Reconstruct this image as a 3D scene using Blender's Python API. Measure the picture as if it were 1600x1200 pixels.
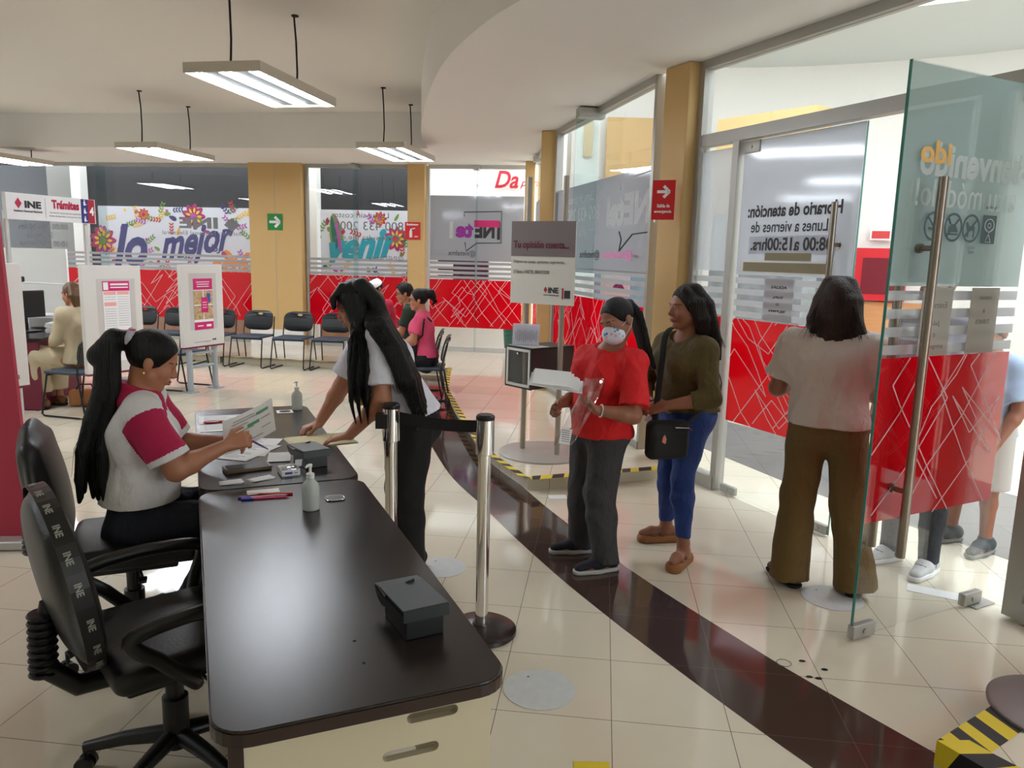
import bpy, bmesh, math, random
import numpy as np
from mathutils import Vector, Matrix, Euler
for o in list(bpy.data.objects): bpy.data.objects.remove(o)
SC = bpy.context.scene
COL = SC.collection
PI = math.pi

# ---------------------------------------------------------------- camera, world, exposure
cam_d = bpy.data.cameras.new('camera'); cam = bpy.data.objects.new('camera', cam_d); COL.objects.link(cam)
cam_d.sensor_fit = 'HORIZONTAL'; cam_d.sensor_width = 36.0
cam_d.lens = 36.0 * 1185 / 1600
cam_d.clip_start = 0.05; cam_d.clip_end = 200
_p, _r = math.radians(9.5), math.radians(1.45)
_f = Vector((0, math.cos(_p), -math.sin(_p))); _rt = Vector((1, 0, 0)); _u = _rt.cross(_f)
_r2 = _rt*math.cos(_r) + _u*math.sin(_r); _u2 = _u*math.cos(_r) - _rt*math.sin(_r)
cam.matrix_world = Matrix(((_r2.x, _u2.x, -_f.x, 0), (_r2.y, _u2.y, -_f.y, 0), (_r2.z, _u2.z, -_f.z, 1.68), (0, 0, 0, 1)))
SC.camera = cam
world = bpy.data.worlds.new('overcast_sky'); SC.world = world; world.use_nodes = True
world.node_tree.nodes['Background'].inputs[0].default_value = (0.86, 0.93, 1.0, 1)
world.node_tree.nodes['Background'].inputs[1].default_value = 3.2
SC.view_settings.view_transform = 'Standard'; SC.view_settings.look = 'None'
SC.view_settings.gamma = 1; SC.view_settings.use_curve_mapping = False
SC.view_settings.exposure = 0.72
TUBE_STRENGTH = 34.0

# ---------------------------------------------------------------- materials
def lin(c):
    return tuple(((v/255)/12.92 if v/255 <= 0.04045 else ((v/255+0.055)/1.055)**2.4) for v in c)
def mat(name, rgb, rough=0.5, metal=0.0, bump=None, var=None, spec=None, coat=0, sheen=0, emit=None, trans=0, alpha=1, sss=0):
    m = bpy.data.materials.new(name); m.use_nodes = True
    nt = m.node_tree; b = nt.nodes['Principled BSDF']
    c = lin(rgb) + (1,)
    b.inputs['Base Color'].default_value = c
    b.inputs['Roughness'].default_value = rough; b.inputs['Metallic'].default_value = metal
    if spec is not None: b.inputs['Specular IOR Level'].default_value = spec
    if coat: b.inputs['Coat Weight'].default_value = coat; b.inputs['Coat Roughness'].default_value = 0.08
    if sheen: b.inputs['Sheen Weight'].default_value = sheen
    if trans: b.inputs['Transmission Weight'].default_value = trans
    if alpha < 1: b.inputs['Alpha'].default_value = alpha
    if sss:
        b.inputs['Subsurface Weight'].default_value = sss
        b.inputs['Subsurface Radius'].default_value = (0.8, 0.3, 0.15); b.inputs['Subsurface Scale'].default_value = 0.01
    if emit:
        b.inputs['Emission Color'].default_value = lin(emit[0]) + (1,); b.inputs['Emission Strength'].default_value = emit[1]
    tc = None
    if bump or var: tc = nt.nodes.new('ShaderNodeTexCoord')
    if var:   # (scale, amount[, stretch])
        mp = nt.nodes.new('ShaderNodeMapping'); nt.links.new(tc.outputs['Object'], mp.inputs[0])
        st = var[2] if len(var) > 2 else (1, 1, 1); mp.inputs['Scale'].default_value = st
        n = nt.nodes.new('ShaderNodeTexNoise'); n.inputs['Scale'].default_value = var[0]; n.inputs['Detail'].default_value = 5
        nt.links.new(mp.outputs[0], n.inputs[0])
        mx = nt.nodes.new('ShaderNodeMix'); mx.data_type = 'RGBA'
        k = var[1]
        mx.inputs[6].default_value = tuple(max(0, v*(1-k)) for v in c[:3]) + (1,)
        mx.inputs[7].default_value = tuple(min(1, v*(1+k)) for v in c[:3]) + (1,)
        nt.links.new(n.outputs[0], mx.inputs[0]); nt.links.new(mx.outputs[2], b.inputs['Base Color'])
    if bump:  # (scale, strength[, stretch])
        mp = nt.nodes.new('ShaderNodeMapping'); nt.links.new(tc.outputs['Object'], mp.inputs[0])
        st = bump[2] if len(bump) > 2 else (1, 1, 1); mp.inputs['Scale'].default_value = st
        n = nt.nodes.new('ShaderNodeTexNoise'); n.inputs['Scale'].default_value = bump[0]; n.inputs['Detail'].default_value = 4
        nt.links.new(mp.outputs[0], n.inputs[0])
        bp = nt.nodes.new('ShaderNodeBump'); bp.inputs['Strength'].default_value = bump[1]; bp.inputs['Distance'].default_value = bump[3] if len(bump) > 3 else 0.01
        nt.links.new(n.outputs[0], bp.inputs['Height']); nt.links.new(bp.outputs[0], b.inputs['Normal'])
    return m
def film(name, rgb, through=0.5, rough=0.5, clear=0.0):
    """adhesive vinyl film: diffuse from the front, lets light through from behind"""
    m = bpy.data.materials.new(name); m.use_nodes = True; nt = m.node_tree; nt.nodes.clear()
    out = nt.nodes.new('ShaderNodeOutputMaterial')
    d = nt.nodes.new('ShaderNodeBsdfDiffuse'); t = nt.nodes.new('ShaderNodeBsdfTranslucent')
    c = lin(rgb) + (1,); d.inputs[0].default_value = c; t.inputs[0].default_value = c
    mx = nt.nodes.new('ShaderNodeMixShader'); mx.inputs[0].default_value = through
    nt.links.new(d.outputs[0], mx.inputs[1]); nt.links.new(t.outputs[0], mx.inputs[2]); last = mx
    if clear:
        tr = nt.nodes.new('ShaderNodeBsdfTransparent'); m2 = nt.nodes.new('ShaderNodeMixShader'); m2.inputs[0].default_value = clear
        nt.links.new(last.outputs[0], m2.inputs[1]); nt.links.new(tr.outputs[0], m2.inputs[2]); last = m2
    g = nt.nodes.new('ShaderNodeBsdfGlossy'); g.inputs['Roughness'].default_value = 0.08
    m3 = nt.nodes.new('ShaderNodeMixShader'); m3.inputs[0].default_value = 0.05
    nt.links.new(last.outputs[0], m3.inputs[1]); nt.links.new(g.outputs[0], m3.inputs[2])
    nt.links.new(m3.outputs[0], out.inputs[0]); return m
def glass(name, tint=(0.93, 0.97, 0.96), refl=1.0):
    """thin architectural glass: transparent with Fresnel reflection"""
    m = bpy.data.materials.new(name); m.use_nodes = True; nt = m.node_tree; nt.nodes.clear()
    out = nt.nodes.new('ShaderNodeOutputMaterial')
    tr = nt.nodes.new('ShaderNodeBsdfTransparent'); tr.inputs[0].default_value = tint + (1,)
    g = nt.nodes.new('ShaderNodeBsdfGlossy'); g.inputs['Roughness'].default_value = 0.0
    lw = nt.nodes.new('ShaderNodeLayerWeight'); lw.inputs[0].default_value = 0.5
    pw = nt.nodes.new('ShaderNodeMath'); pw.operation = 'POWER'; pw.inputs[1].default_value = 4.0
    nt.links.new(lw.outputs['Facing'], pw.inputs[0])
    ml = nt.nodes.new('ShaderNodeMath'); ml.operation = 'MULTIPLY_ADD'; ml.inputs[1].default_value = 0.8*refl; ml.inputs[2].default_value = 0.035*refl
    nt.links.new(pw.outputs[0], ml.inputs[0])
    mx = nt.nodes.new('ShaderNodeMixShader'); nt.links.new(ml.outputs[0], mx.inputs[0])
    nt.links.new(tr.outputs[0], mx.inputs[1]); nt.links.new(g.outputs[0], mx.inputs[2])
    nt.links.new(mx.outputs[0], out.inputs[0]); return m
M = {}
M['ceil'] = mat('painted_ceiling', (230, 226, 218), 0.9)
M['ceil_low'] = mat('painted_soffit', (234, 231, 226), 0.9)
M['wall'] = mat('white_wall_paint', (232, 230, 224), 0.85)
M['ochre'] = mat('ochre_pillar_paint', (206, 170, 112), 0.6, bump=(60, 0.05))
M['alu'] = mat('brushed_aluminium', (172, 170, 164), 0.4, 0.3)
M['alu_light'] = mat('light_aluminium', (205, 205, 202), 0.4, 0.4)
M['steel'] = mat('brushed_steel', (150, 138, 126), 0.28, 0.9)
M['chrome'] = mat('chrome', (225, 222, 220), 0.08, 1.0)
M['glass'] = glass('clear_glass', (0.975, 0.988, 0.988))
M['glass_door'] = glass('greenish_door_glass', (0.985, 0.996, 0.993), 1.0)
M['glass_edge'] = mat('green_glass_edge', (60, 130, 118), 0.15, spec=0.6)
M['fin'] = glass('glass_fin', (0.88, 0.95, 0.94), 1.0)
M['frost'] = film('frosted_film', (222, 224, 229), 0.55)
M['frost_stripe'] = film('frosted_stripe_film', (222, 222, 224), 0.55)
M['frost_w'] = film('grey_frosted_film', (192, 193, 198), 0.5)
M['stripe_w'] = film('grey_stripe_film', (198, 198, 200), 0.5)
M['red'] = film('red_vinyl', (236, 14, 44), 0.6)
M['lines'] = film('white_line_vinyl', (250, 235, 240), 0.6)
M['txt_white'] = film('white_vinyl_letters', (250, 250, 250), 0.7)
M['txt_dark'] = mat('dark_letters', (45, 42, 46), 0.6)
M['txt_grey'] = mat('grey_letters', (120, 120, 122), 0.6)
M['pink'] = mat('pink_ink', (205, 30, 110), 0.6)
M['paper'] = mat('paper', (238, 238, 238), 0.8)
M['black'] = mat('black_plastic', (18, 18, 19), 0.38)
M['blackm'] = mat('matte_black', (14, 14, 15), 0.75)
M['white'] = mat('white_laminate', (228, 228, 224), 0.45)
M['tape_y'] = mat('yellow_tape', (226, 200, 40), 0.5)
M['tape_k'] = mat('black_tape', (26, 26, 26), 0.5)

# ---------------------------------------------------------------- object helpers
def link(name, me, m=None, parent=None, smooth=False):
    if m is not None:
        me.materials.clear()
        for q in (m if isinstance(m, (list, tuple)) else [m]): me.materials.append(q)
    if smooth:
        me.polygons.foreach_set('use_smooth', [True]*len(me.polygons))
    o = bpy.data.objects.new(name, me); COL.objects.link(o)
    if parent: o.parent = parent
    return o
def tag(o, label=None, cat=None, group=None, kind=None):
    if label: o['label'] = label
    if cat: o['category'] = cat
    if group: o['group'] = group
    if kind: o['kind'] = kind
    return o
def thing(name, label, cat, loc=(0, 0, 0), rz=0, group=None, kind=None):
    o = bpy.data.objects.new(name, None); o.empty_display_size = 0.1; COL.objects.link(o)
    o.location = loc; o.rotation_euler = (0, 0, rz)
    return tag(o, label, cat, group, kind)
def struct(name, loc=(0, 0, 0), rz=0):
    return thing(name, None, None, loc, rz, None, 'structure')
def copy_tree(o, parent=None):
    c = o.copy(); COL.objects.link(c); c.parent = parent
    for ch in o.children: copy_tree(ch, c)
    return c
class MB:
    def __init__(s): s.v = []; s.f = []; s.mi = []
    def add(s, vs, fs, mi=0):
        n = len(s.v); s.v += [tuple(v) for v in vs]; s.f += [tuple(n+i for i in f) for f in fs]; s.mi += [mi]*len(fs); return s
    def box(s, c, d, rz=0, rx=0, ry=0, mi=0):
        R = Euler((rx, ry, rz)).to_matrix(); c = Vector(c); vs = []
        for z in (-1, 1):
            for x, y in ((-1, -1), (1, -1), (1, 1), (-1, 1)):
                vs.append(c + R @ Vector((x*d[0]/2, y*d[1]/2, z*d[2]/2)))
        return s.add(vs, [(3, 2, 1, 0), (4, 5, 6, 7), (0, 1, 5, 4), (1, 2, 6, 5), (2, 3, 7, 6), (3, 0, 4, 7)], mi)
    def rbox(s, c, d, r=0.01, seg=3, rz=0, rx=0, ry=0, mi=0):
        bm = bmesh.new(); bmesh.ops.create_cube(bm, size=1)
        bmesh.ops.scale(bm, vec=d, verts=bm.verts)
        bmesh.ops.bevel(bm, geom=list(bm.edges), offset=min(r, min(d)*0.49), segments=seg, profile=0.5, affect='EDGES')
        R = Euler((rx, ry, rz)).to_matrix(); c = Vector(c)
        vs = [c + R @ v.co for v in bm.verts]; fs = [[v.index for v in f.verts] for f in bm.faces]; bm.free()
        return s.add(vs, fs, mi)
    def cyl(s, a, b, r0, r1=None, n=16, cap=True, mi=0):
        return s.tube([a, b], [r0, r0 if r1 is None else r1], n, cap, mi)
    def tube(s, pts, r, n=10, cap=True, mi=0, flat=None):
        pts = [Vector(p) for p in pts]; rs = r if isinstance(r, (list, tuple)) else [r]*len(pts)
        vs = []; fs = []; prev = None
        for i, p in enumerate(pts):
            t = (pts[min(i+1, len(pts)-1)] - pts[max(i-1, 0)]).normalized()
            if prev is None:
                a = t.orthogonal().normalized() if abs(t.z) > 0.95 else t.cross(Vector((0, 0, 1))).normalized()
            else:
                a = (prev - t*prev.dot(t)).normalized()
            prev = a; b = t.cross(a)
            fb = flat if flat else 1.0
            for k in range(n):
                an = 2*PI*k/n; vs.append(p + (a*math.cos(an) + b*math.sin(an)*fb)*rs[i])
        for i in range(len(pts)-1):
            for k in range(n):
                k2 = (k+1) % n; fs.append((i*n+k, i*n+k2, (i+1)*n+k2, (i+1)*n+k))
        if cap: fs.append(tuple(range(n-1, -1, -1))); fs.append(tuple(range((len(pts)-1)*n, len(pts)*n)))
        return s.add(vs, fs, mi)
    def lathe(s, prof, c=(0, 0, 0), n=24, mi=0, sx=1, sy=1):
        vs = []; fs = []
        for r, z in prof:
            for k in range(n):
                a = 2*PI*k/n; vs.append((c[0]+r*math.cos(a)*sx, c[1]+r*math.sin(a)*sy, c[2]+z))
        for i in range(len(prof)-1):
            for k in range(n):
                k2 = (k+1) % n; fs.append((i*n+k, i*n+k2, (i+1)*n+k2, (i+1)*n+k))
        fs.append(tuple(range(n-1, -1, -1))); fs.append(tuple(range((len(prof)-1)*n, len(prof)*n)))
        return s.add(vs, fs, mi)
    def prism(s, poly, z0, z1, mi=0, axis='z', off=0):
        """poly in (x,y) extruded z0..z1 (axis z), or in (x,z) extruded y z0..z1 (axis y)"""
        n = len(poly)
        if axis == 'z': vs = [(x, y, z0) for x, y in poly] + [(x, y, z1) for x, y in poly]
        elif axis == 'y': vs = [(x, z1, y) for x, y in poly] + [(x, z0, y) for x, y in poly]
        else: vs = [(z0, x, y) for x, y in poly] + [(z1, x, y) for x, y in poly]
        fs = [tuple(range(n-1, -1, -1)), tuple(range(n, 2*n))] + [(i, (i+1) % n, n+(i+1) % n, n+i) for i in range(n)]
        return s.add(vs, fs, mi)
    def build(s, name, m, parent=None, smooth=False, bevel=0, loc=None):
        me = bpy.data.meshes.new(name); me.from_pydata(s.v, [], s.f)
        if any(s.mi): me.polygons.foreach_set('material_index', s.mi)
        if bevel:
            bm = bmesh.new(); bm.from_mesh(me)
            bmesh.ops.bevel(bm, geom=[e for e in bm.edges if len(e.link_faces) == 2 and e.calc_face_angle(0) > 0.6], offset=bevel, segments=2, profile=0.5, affect='EDGES')
            bm.to_mesh(me); bm.free()
        ms = m if isinstance(m, (list, tuple)) else [m]
        mi = (list(s.mi) if not bevel else [p.material_index for p in me.polygons]) if len(ms) > 1 else None
        for q in ms: me.materials.append(q)
        if mi: me.polygons.foreach_set('material_index', mi)
        if smooth:
            me.polygons.foreach_set('use_smooth', [True]*len(me.polygons))
            try: me.set_sharp_from_angle(angle=math.radians(40))
            except Exception: pass
        me.update()
        o = bpy.data.objects.new(name, me); COL.objects.link(o)
        if parent: o.parent = parent
        if loc: o.location = loc
        return o
def mirror_flip(vs, fs): return vs, [tuple(reversed(f)) for f in fs]
_fontcache = {}
def text_raw(s, bold=0.0, shear=0.0, spacing=1.0):
    key = (s, bold, shear, spacing)
    if key in _fontcache: return _fontcache[key]
    cu = bpy.data.curves.new('t', 'FONT'); cu.body = s; cu.size = 1; cu.offset = bold; cu.shear = shear; cu.space_character = spacing
    cu.fill_mode = 'FRONT'; cu.resolution_u = 3
    o = bpy.data.objects.new('t', cu); COL.objects.link(o)
    dg = bpy.context.evaluated_depsgraph_get(); me = bpy.data.meshes.new_from_object(o.evaluated_get(dg))
    v = [tuple(x.co) for x in me.vertices]; f = [tuple(p.vertices) for p in me.polygons]
    bpy.data.objects.remove(o); bpy.data.curves.remove(cu); bpy.data.meshes.remove(me)
    _fontcache[key] = (v, f); return v, f
def text_mb(mb, s, org, ex, ey, width=None, height=None, bold=0.0, shear=0.0, mirror=False, thick=0.0006, mi=0, spacing=1.0, center=False):
    """lay text on a plane: org = lower-left corner, ex/ey unit vectors (as READ side), width/height in metres of its bounding box"""
    v, f = text_raw(s, bold, shear, spacing)
    if not v: return
    xs = [p[0] for p in v]; ys = [p[1] for p in v]; x0, x1, y0, y1 = min(xs), max(xs), min(ys), max(ys)
    sx = width/(x1-x0) if width else None; sy = height/(y1-y0) if height else None
    if sx is None: sx = sy
    if sy is None: sy = sx
    ex = Vector(ex).normalized(); ey = Vector(ey).normalized(); n = ex.cross(ey); org = Vector(org)
    wtot = (x1-x0)*sx
    vs = []
    for p in v:
        u = (p[0]-x0)*sx; w = (p[1]-y0)*sy
        if mirror: u = wtot-u
        if center: u -= wtot/2
        vs.append(org + ex*u + ey*w + n*thick)
    fs = [tuple(reversed(q)) for q in f] if mirror else list(f)
    # give it real thickness: side walls along boundary edges
    base = [p - n*thick for p in vs]; N = len(vs)
    ec = {}
    for q in fs:
        for i in range(len(q)):
            a, b = q[i], q[(i+1) % len(q)]; ec[(a, b)] = 1
    sides = [(b, a, a+N, b+N) for (a, b) in ec if (b, a) not in ec]
    mb.add(vs + base, fs + sides, mi)
def text_obj(name, s, org, ex, ey, m, parent=None, **k):
    mb = MB(); text_mb(mb, s, org, ex, ey, **k); return mb.build(name, m, parent)
X3 = (1, 0, 0); Z3 = (0, 0, 1)
# ================================================================ ROOM
TU = Vector((0.993, -0.115)); TV = Vector((0.115, 0.993)); TS = 0.43
def tile_mat(name, rgb, joint, rough=0.07, amount=0.05):
    m = mat(name, rgb, rough, var=(3.0, amount)); nt = m.node_tree; b = nt.nodes['Principled BSDF']
    geo = nt.nodes.new('ShaderNodeNewGeometry')
    fac = None
    for vec, off in ((TU, 0.04*0.993 - 3.2*0.115), (TV, 0.216*0.115 + 3.449*0.993)):
        d = nt.nodes.new('ShaderNodeVectorMath'); d.operation = 'DOT_PRODUCT'; d.inputs[1].default_value = (vec.x, vec.y, 0)
        nt.links.new(geo.outputs['Position'], d.inputs[0])
        a = nt.nodes.new('ShaderNodeMath'); a.operation = 'SUBTRACT'; a.inputs[1].default_value = off; nt.links.new(d.outputs['Value'], a.inputs[0])
        p = nt.nodes.new('ShaderNodeMath'); p.operation = 'PINGPONG'; p.inputs[1].default_value = TS/2; nt.links.new(a.outputs[0], p.inputs[0])
        l = nt.nodes.new('ShaderNodeMath'); l.operation = 'LESS_THAN'; l.inputs[1].default_value = 0.0014; nt.links.new(p.outputs[0], l.inputs[0])
        if fac is None: fac = l
        else:
            mx = nt.nodes.new('ShaderNodeMath'); mx.operation = 'MAXIMUM'; nt.links.new(fac.outputs[0], mx.inputs[0]); nt.links.new(l.outputs[0], mx.inputs[1]); fac = mx
    src = b.inputs['Base Color'].links[0].from_socket
    mc = nt.nodes.new('ShaderNodeMix'); mc.data_type = 'RGBA'; nt.links.new(fac.outputs[0], mc.inputs[0]); nt.links.new(src, mc.inputs[6])
    mc.inputs[7].default_value = lin(joint) + (1,); nt.links.new(mc.outputs[2], b.inputs['Base Color'])
    # slight waviness of polished tiles
    tc = nt.nodes.new('ShaderNodeTexNoise'); tc.inputs['Scale'].default_value = 2.2; nt.links.new(geo.outputs['Position'], tc.inputs[0])
    bp = nt.nodes.new('ShaderNodeBump'); bp.inputs['Strength'].default_value = 0.06; bp.inputs['Distance'].default_value = 0.02
    nt.links.new(tc.outputs[0], bp.inputs['Height']); nt.links.new(bp.outputs[0], b.inputs['Normal'])
    return m
M['tile'] = tile_mat('cream_polished_tile', (224, 215, 194), (112, 102, 88))
M['tile_dark'] = tile_mat('dark_brown_polished_tile', (72, 56, 50), (100, 86, 76))
M['tile_grey'] = tile_mat('grey_polished_tile', (120, 116, 112), (90, 86, 82))

def catmull(pts, n=6):
    out = []
    P = [Vector(p) for p in pts]; P = [2*P[0]-P[1]] + P + [2*P[-1]-P[-2]]
    for i in range(1, len(P)-2):
        for k in range(n):
            t = k/n; a, b, c, d = P[i-1], P[i], P[i+1], P[i+2]
            out.append(0.5*((2*b)+(c-a)*t+(2*a-5*b+4*c-d)*t*t+(3*b-a-3*c+d)*t**3))
    out.append(P[-2]); return out

mb = MB(); mb.box((4, 8, -0.05), (40, 36, 0.1)); fl = mb.build('floor', M['tile']); tag(fl, kind='structure')
# dark curved band inlaid in the floor
low = [(-1.40, 10.6), (-1.30, 9.3), (-1.08, 8.0), (-0.838, 7.1), (-0.479, 5.74), (-0.18, 4.97), (0.066, 4.33), (0.344, 3.68), (0.64, 3.08), (0.954, 2.49), (1.25, 2.0), (1.62, 1.45)]
up = [(-0.88, 10.6), (-0.80, 9.3), (-0.60, 8.0), (-0.36, 7.0), (0.0, 5.75), (0.2, 5.13), (0.387, 4.64), (0.59, 4.14), (0.788, 3.71), (1.134, 3.05), (1.248, 2.85), (1.452, 2.52), (1.75, 2.05), (2.05, 1.6)]
lw_ = [tuple(p) for p in catmull(low)]; up_ = [tuple(p) for p in catmull(up)]
n = 60
def resample(pl, n):
    L = [0]
    for a, b in zip(pl, pl[1:]): L.append(L[-1]+(Vector(b)-Vector(a)).length)
    out = []
    for i in range(n):
        t = L[-1]*i/(n-1); j = max(k for k in range(len(L)) if L[k] <= t+1e-9); j = min(j, len(pl)-2)
        f = (t-L[j])/max(1e-9, L[j+1]-L[j]); out.append(Vector(pl[j]).lerp(Vector(pl[j+1]), f))
    return out
a_, b_ = resample(lw_, n), resample(up_, n)
mb = MB(); vs = [(p.x, p.y, 0.0015) for p in a_] + [(p.x, p.y, 0.0015) for p in b_] + [(p.x, p.y, -0.02) for p in a_] + [(p.x, p.y, -0.02) for p in b_]
fs = []
for i in range(n-1):
    fs += [(i, n+i, n+i+1, i+1), (2*n+i, i, i+1, 2*n+i+1), (n+i, 3*n+i, 3*n+i+1, n+i+1)]
mb.add(vs, [tuple(reversed(f)) for f in fs]); o = mb.build('trim_1', M['tile_dark']); tag(o, kind='structure')
# grey band outside in the mall
mb = MB(); q = [(2.2, 5.6), (3.5, 3.2), (4.6, 1.6), (6.0, 1.8), (4.6, 4.2), (3.0, 6.9), (1.5, 9.2), (0.9, 9.0)]
mb.prism(q, -0.02, 0.0015); o = mb.build('trim_2', M['tile_grey']); tag(o, kind='structure')

# walls of the office that close it off
Wd = Vector((0.989, -0.148, 0)); Wn = Vector((0.148, 0.989, 0)); W0 = Vector((-9.5, 13.925, 0)); Wrz = math.atan2(-0.148, 0.989)
mb = MB(); mb.box((-9.6, 5.4, 1.9), (0.2, 17.2, 3.8)); tag(mb.build('wall_left', M['wall']), kind='structure')
mb = MB(); mb.box((-1.8, -3.1, 1.9), (15.8, 0.2, 3.8)); tag(mb.build('wall_front', M['wall']), kind='structure')
outer = [(-9.5, -3), (5.55, -3), (2.50, 3.53), (1.39, 5.91), (1.13, 6.25), (0.48, 9.04), (0.33, 11.9), (0.14, 12.49), (-9.5, 13.94)]
mb = MB(); mb.prism(outer, 3.6, 3.72); tag(mb.build('ceiling', M['ceil']), kind='structure')
cur = [(-1.235, 10.80), (-1.18, 9.6), (-0.92, 7.75), (-0.605, 6.17), (-0.26, 5.13), (0.053, 4.5), (0.47, 3.75), (0.95, 2.95), (1.6, 2.1), (2.4, 1.2), (3.2, 0.2), (3.7, -1.2), (3.8, -3.0)]
cs = [tuple(p) for p in catmull(cur)]
poly = [(-9.5, 12.045)] + cs + outer[1:]
poly = [poly[0]] + cs + [(5.55, -3), (2.50, 3.53), (1.39, 5.91), (1.13, 6.25), (0.48, 9.04), (0.33, 11.9), (0.14, 12.49), (-9.5, 13.94)]
mb = MB()
from mathutils.geometry import tessellate_polygon
tri = tessellate_polygon([[Vector((x, y, 0)) for x, y in poly]])
N = len(poly); vs = [(x, y, 3.12) for x, y in poly] + [(x, y, 3.6) for x, y in poly]
def upn(t):
    a, b, c = [Vector(poly[i]) for i in t]; return (b-a).cross(c-a) if False else ((b.x-a.x)*(c.y-a.y)-(b.y-a.y)*(c.x-a.x))
fs = []
for t in tri:
    t = tuple(t) if upn(t) > 0 else tuple(reversed(t))
    fs.append(tuple(reversed(t))); fs.append(tuple(i+N for i in t))
mb.add(vs, fs + [(i, (i+1) % N, N+(i+1) % N, N+i) for i in range(N)])
tag(mb.build('trim_3', M['ceil_low']), kind='structure')      # dropped curved soffit

# step platform along the glass walls, with hazard tape on its edge
edge = [(-0.87, 10.72), (-0.80, 9.6), (-0.745, 8.93), (-0.505, 7.62), (-0.2, 6.2), (0.134, 5.35)]
ec_ = [tuple(p) for p in catmull(edge, 5)]
plat = [(-9.45, 12.24)] + ec_ + [(1.20, 5.74), (1.36, 5.90), (1.12, 6.25), (0.47, 9.02), (0.32, 11.9), (0.13, 12.45), (-9.45, 13.9)]
tri = tessellate_polygon([[Vector((x, y, 0)) for x, y in plat]]); N = len(plat)
def prism_tess(mb, poly, z0, z1, mi=0):
    tri = tessellate_polygon([[Vector((x, y, 0)) for x, y in poly]]); N = len(poly)
    vs = [(x, y, z0) for x, y in poly] + [(x, y, z1) for x, y in poly]; fs = []
    for t in tri:
        a, b, c = [Vector(poly[i]) for i in t]
        t = tuple(t) if ((b.x-a.x)*(c.y-a.y)-(b.y-a.y)*(c.x-a.x)) > 0 else tuple(reversed(t))
        fs.append(tuple(reversed(t))); fs.append(tuple(i+N for i in t))
    mb.add(vs, fs + [(i, (i+1) % N, N+(i+1) % N, N+i) for i in range(N)], mi)
mb = MB(); prism_tess(mb, plat, -0.01, 0.1); tag(mb.build('trim_4', M['tile']), kind='structure')
P2 = [(1.468, 2.338), (1.55, 2.19), (2.05, 1.5), (3.2, 1.9), (2.60, 3.10), (2.3, 2.90)]
mb = MB(); prism_tess(mb, P2, -0.01, 0.1); tag(mb.build('trim_5', M['tile']), kind='structure')

def hazard(name, path, label, top=0.055, face=0.05, z=0.1, w=0.09, kind=None, tilt=0.05, seed=1):
    """yellow/black striped tape folded over an edge; inside of the step on the left of the path"""
    random.seed(seed)
    pts = [Vector(p) for p in path]; L = [0]
    for a, b in zip(pts, pts[1:]): L.append(L[-1]+(b-a).length)
    def at(t):
        t = max(0, min(L[-1], t)); j = min(max(k for k in range(len(L)) if L[k] <= t+1e-9), len(pts)-2)
        f = (t-L[j])/(L[j+1]-L[j]); d = (pts[j+1]-pts[j]).normalized(); return pts[j].lerp(pts[j+1], f), Vector((-d.y, d.x))
    mb = MB(); t = 0; i = 0
    while t < L[-1]:
        t2 = min(L[-1], t + w*random.uniform(0.75, 1.25)); row = []
        for tt in (t, t2):
            a, nn = at(tt + tilt); b, n2 = at(tt); c, n3 = at(tt - tilt*0.8)
            row.append([Vector((*(a + nn*top), z+0.0015)), Vector((*(b - n2*0.002), z+0.0015)), Vector((*(c - n3*0.0022), z-face))])
        (a, b, c), (d, e, f) = row
        mb.add([a, b, c, d, e, f], [(0, 1, 4, 3), (1, 2, 5, 4)], i % 2)
        t = t2; i += 1
    o = mb.build(name, [M['tape_y'], M['tape_k']]); tag(o, label, 'tape'); return o
hazard('hazard_tape', list(reversed(ec_)), 'yellow and black hazard tape along the curved edge of the low step')
hazard('hazard_tape', [(1.20, 5.74), (0.134, 5.35)], 'yellow and black hazard tape on the short step edge behind the woman in red', seed=2, top=0.09, z=0.1025)
hazard('hazard_tape', list([(-0.87, 10.72), (-9.45, 12.24)]), 'yellow and black hazard tape along the step behind the row of black chairs', seed=3, w=0.16, face=0.06)
hazard('hazard_tape', [(2.3, 2.90), (1.468, 2.338)][::1], 'yellow and black hazard tape on the far corner-step edge at lower right', seed=4, top=0.13, w=0.07)
hazard('hazard_tape', [(1.468, 2.338), (1.55, 2.19), (2.05, 1.5)][::1], 'worn yellow and black hazard tape on the near corner-step edge at lower right', seed=5, top=0.10, face=0.088, w=0.075, z=0.1032)

# ---------------------------------------------------------------- pillars
def pillar(name, c, d, rz, z0=0, z1=3.12, seam=False):
    mb = MB(); mb.box((0, 0, (z0+z1)/2), (d[0], d[1], z1-z0))
    if seam: mb.box((0.0, -d[1]/2-0.001, (z0+z1)/2), (0.006, 0.004, z1-z0), mi=1)
    o = mb.build(name, [M['ochre'], M['alu']], bevel=0.012 if not seam else 0); o.location = (c[0], c[1], 0); o.rotation_euler = (0, 0, rz); tag(o, kind='structure'); return o
def wpt(s, off=0): return W0 + Wd*s + Wn*off
Brz = math.atan2(-0.907, 0.4208)
bd = Vector((0.4208, -0.907)); bn = Vector((0.907, 0.4208))
k0 = Vector((1.235, 5.82)); cc = k0 - bd*0.15 + bn*0.115
pillar('wall_pillar', cc, (0.30, 0.23), Brz, 0.0)
a = wpt(5.56, 0.0); pillar('wall_pillar', a, (0.92, 0.34), Wrz, 0.1, seam=True)
a = wpt(7.98, 0.0); pillar('wall_pillar', a, (0.29, 0.30), Wrz, 0.1)
pillar('wall_pillar', (0.375, 9.17), (0.17, 0.26), -0.2, 0.1)
pillar('wall_pillar', (0.20, 12.0), (0.15, 0.24), 0.0, 0.1)
for i, o in enumerate([o for o in bpy.data.objects if o.name.startswith('wall_pillar')]): o.name = 'wall_pillar_%d' % (i+1)

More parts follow.
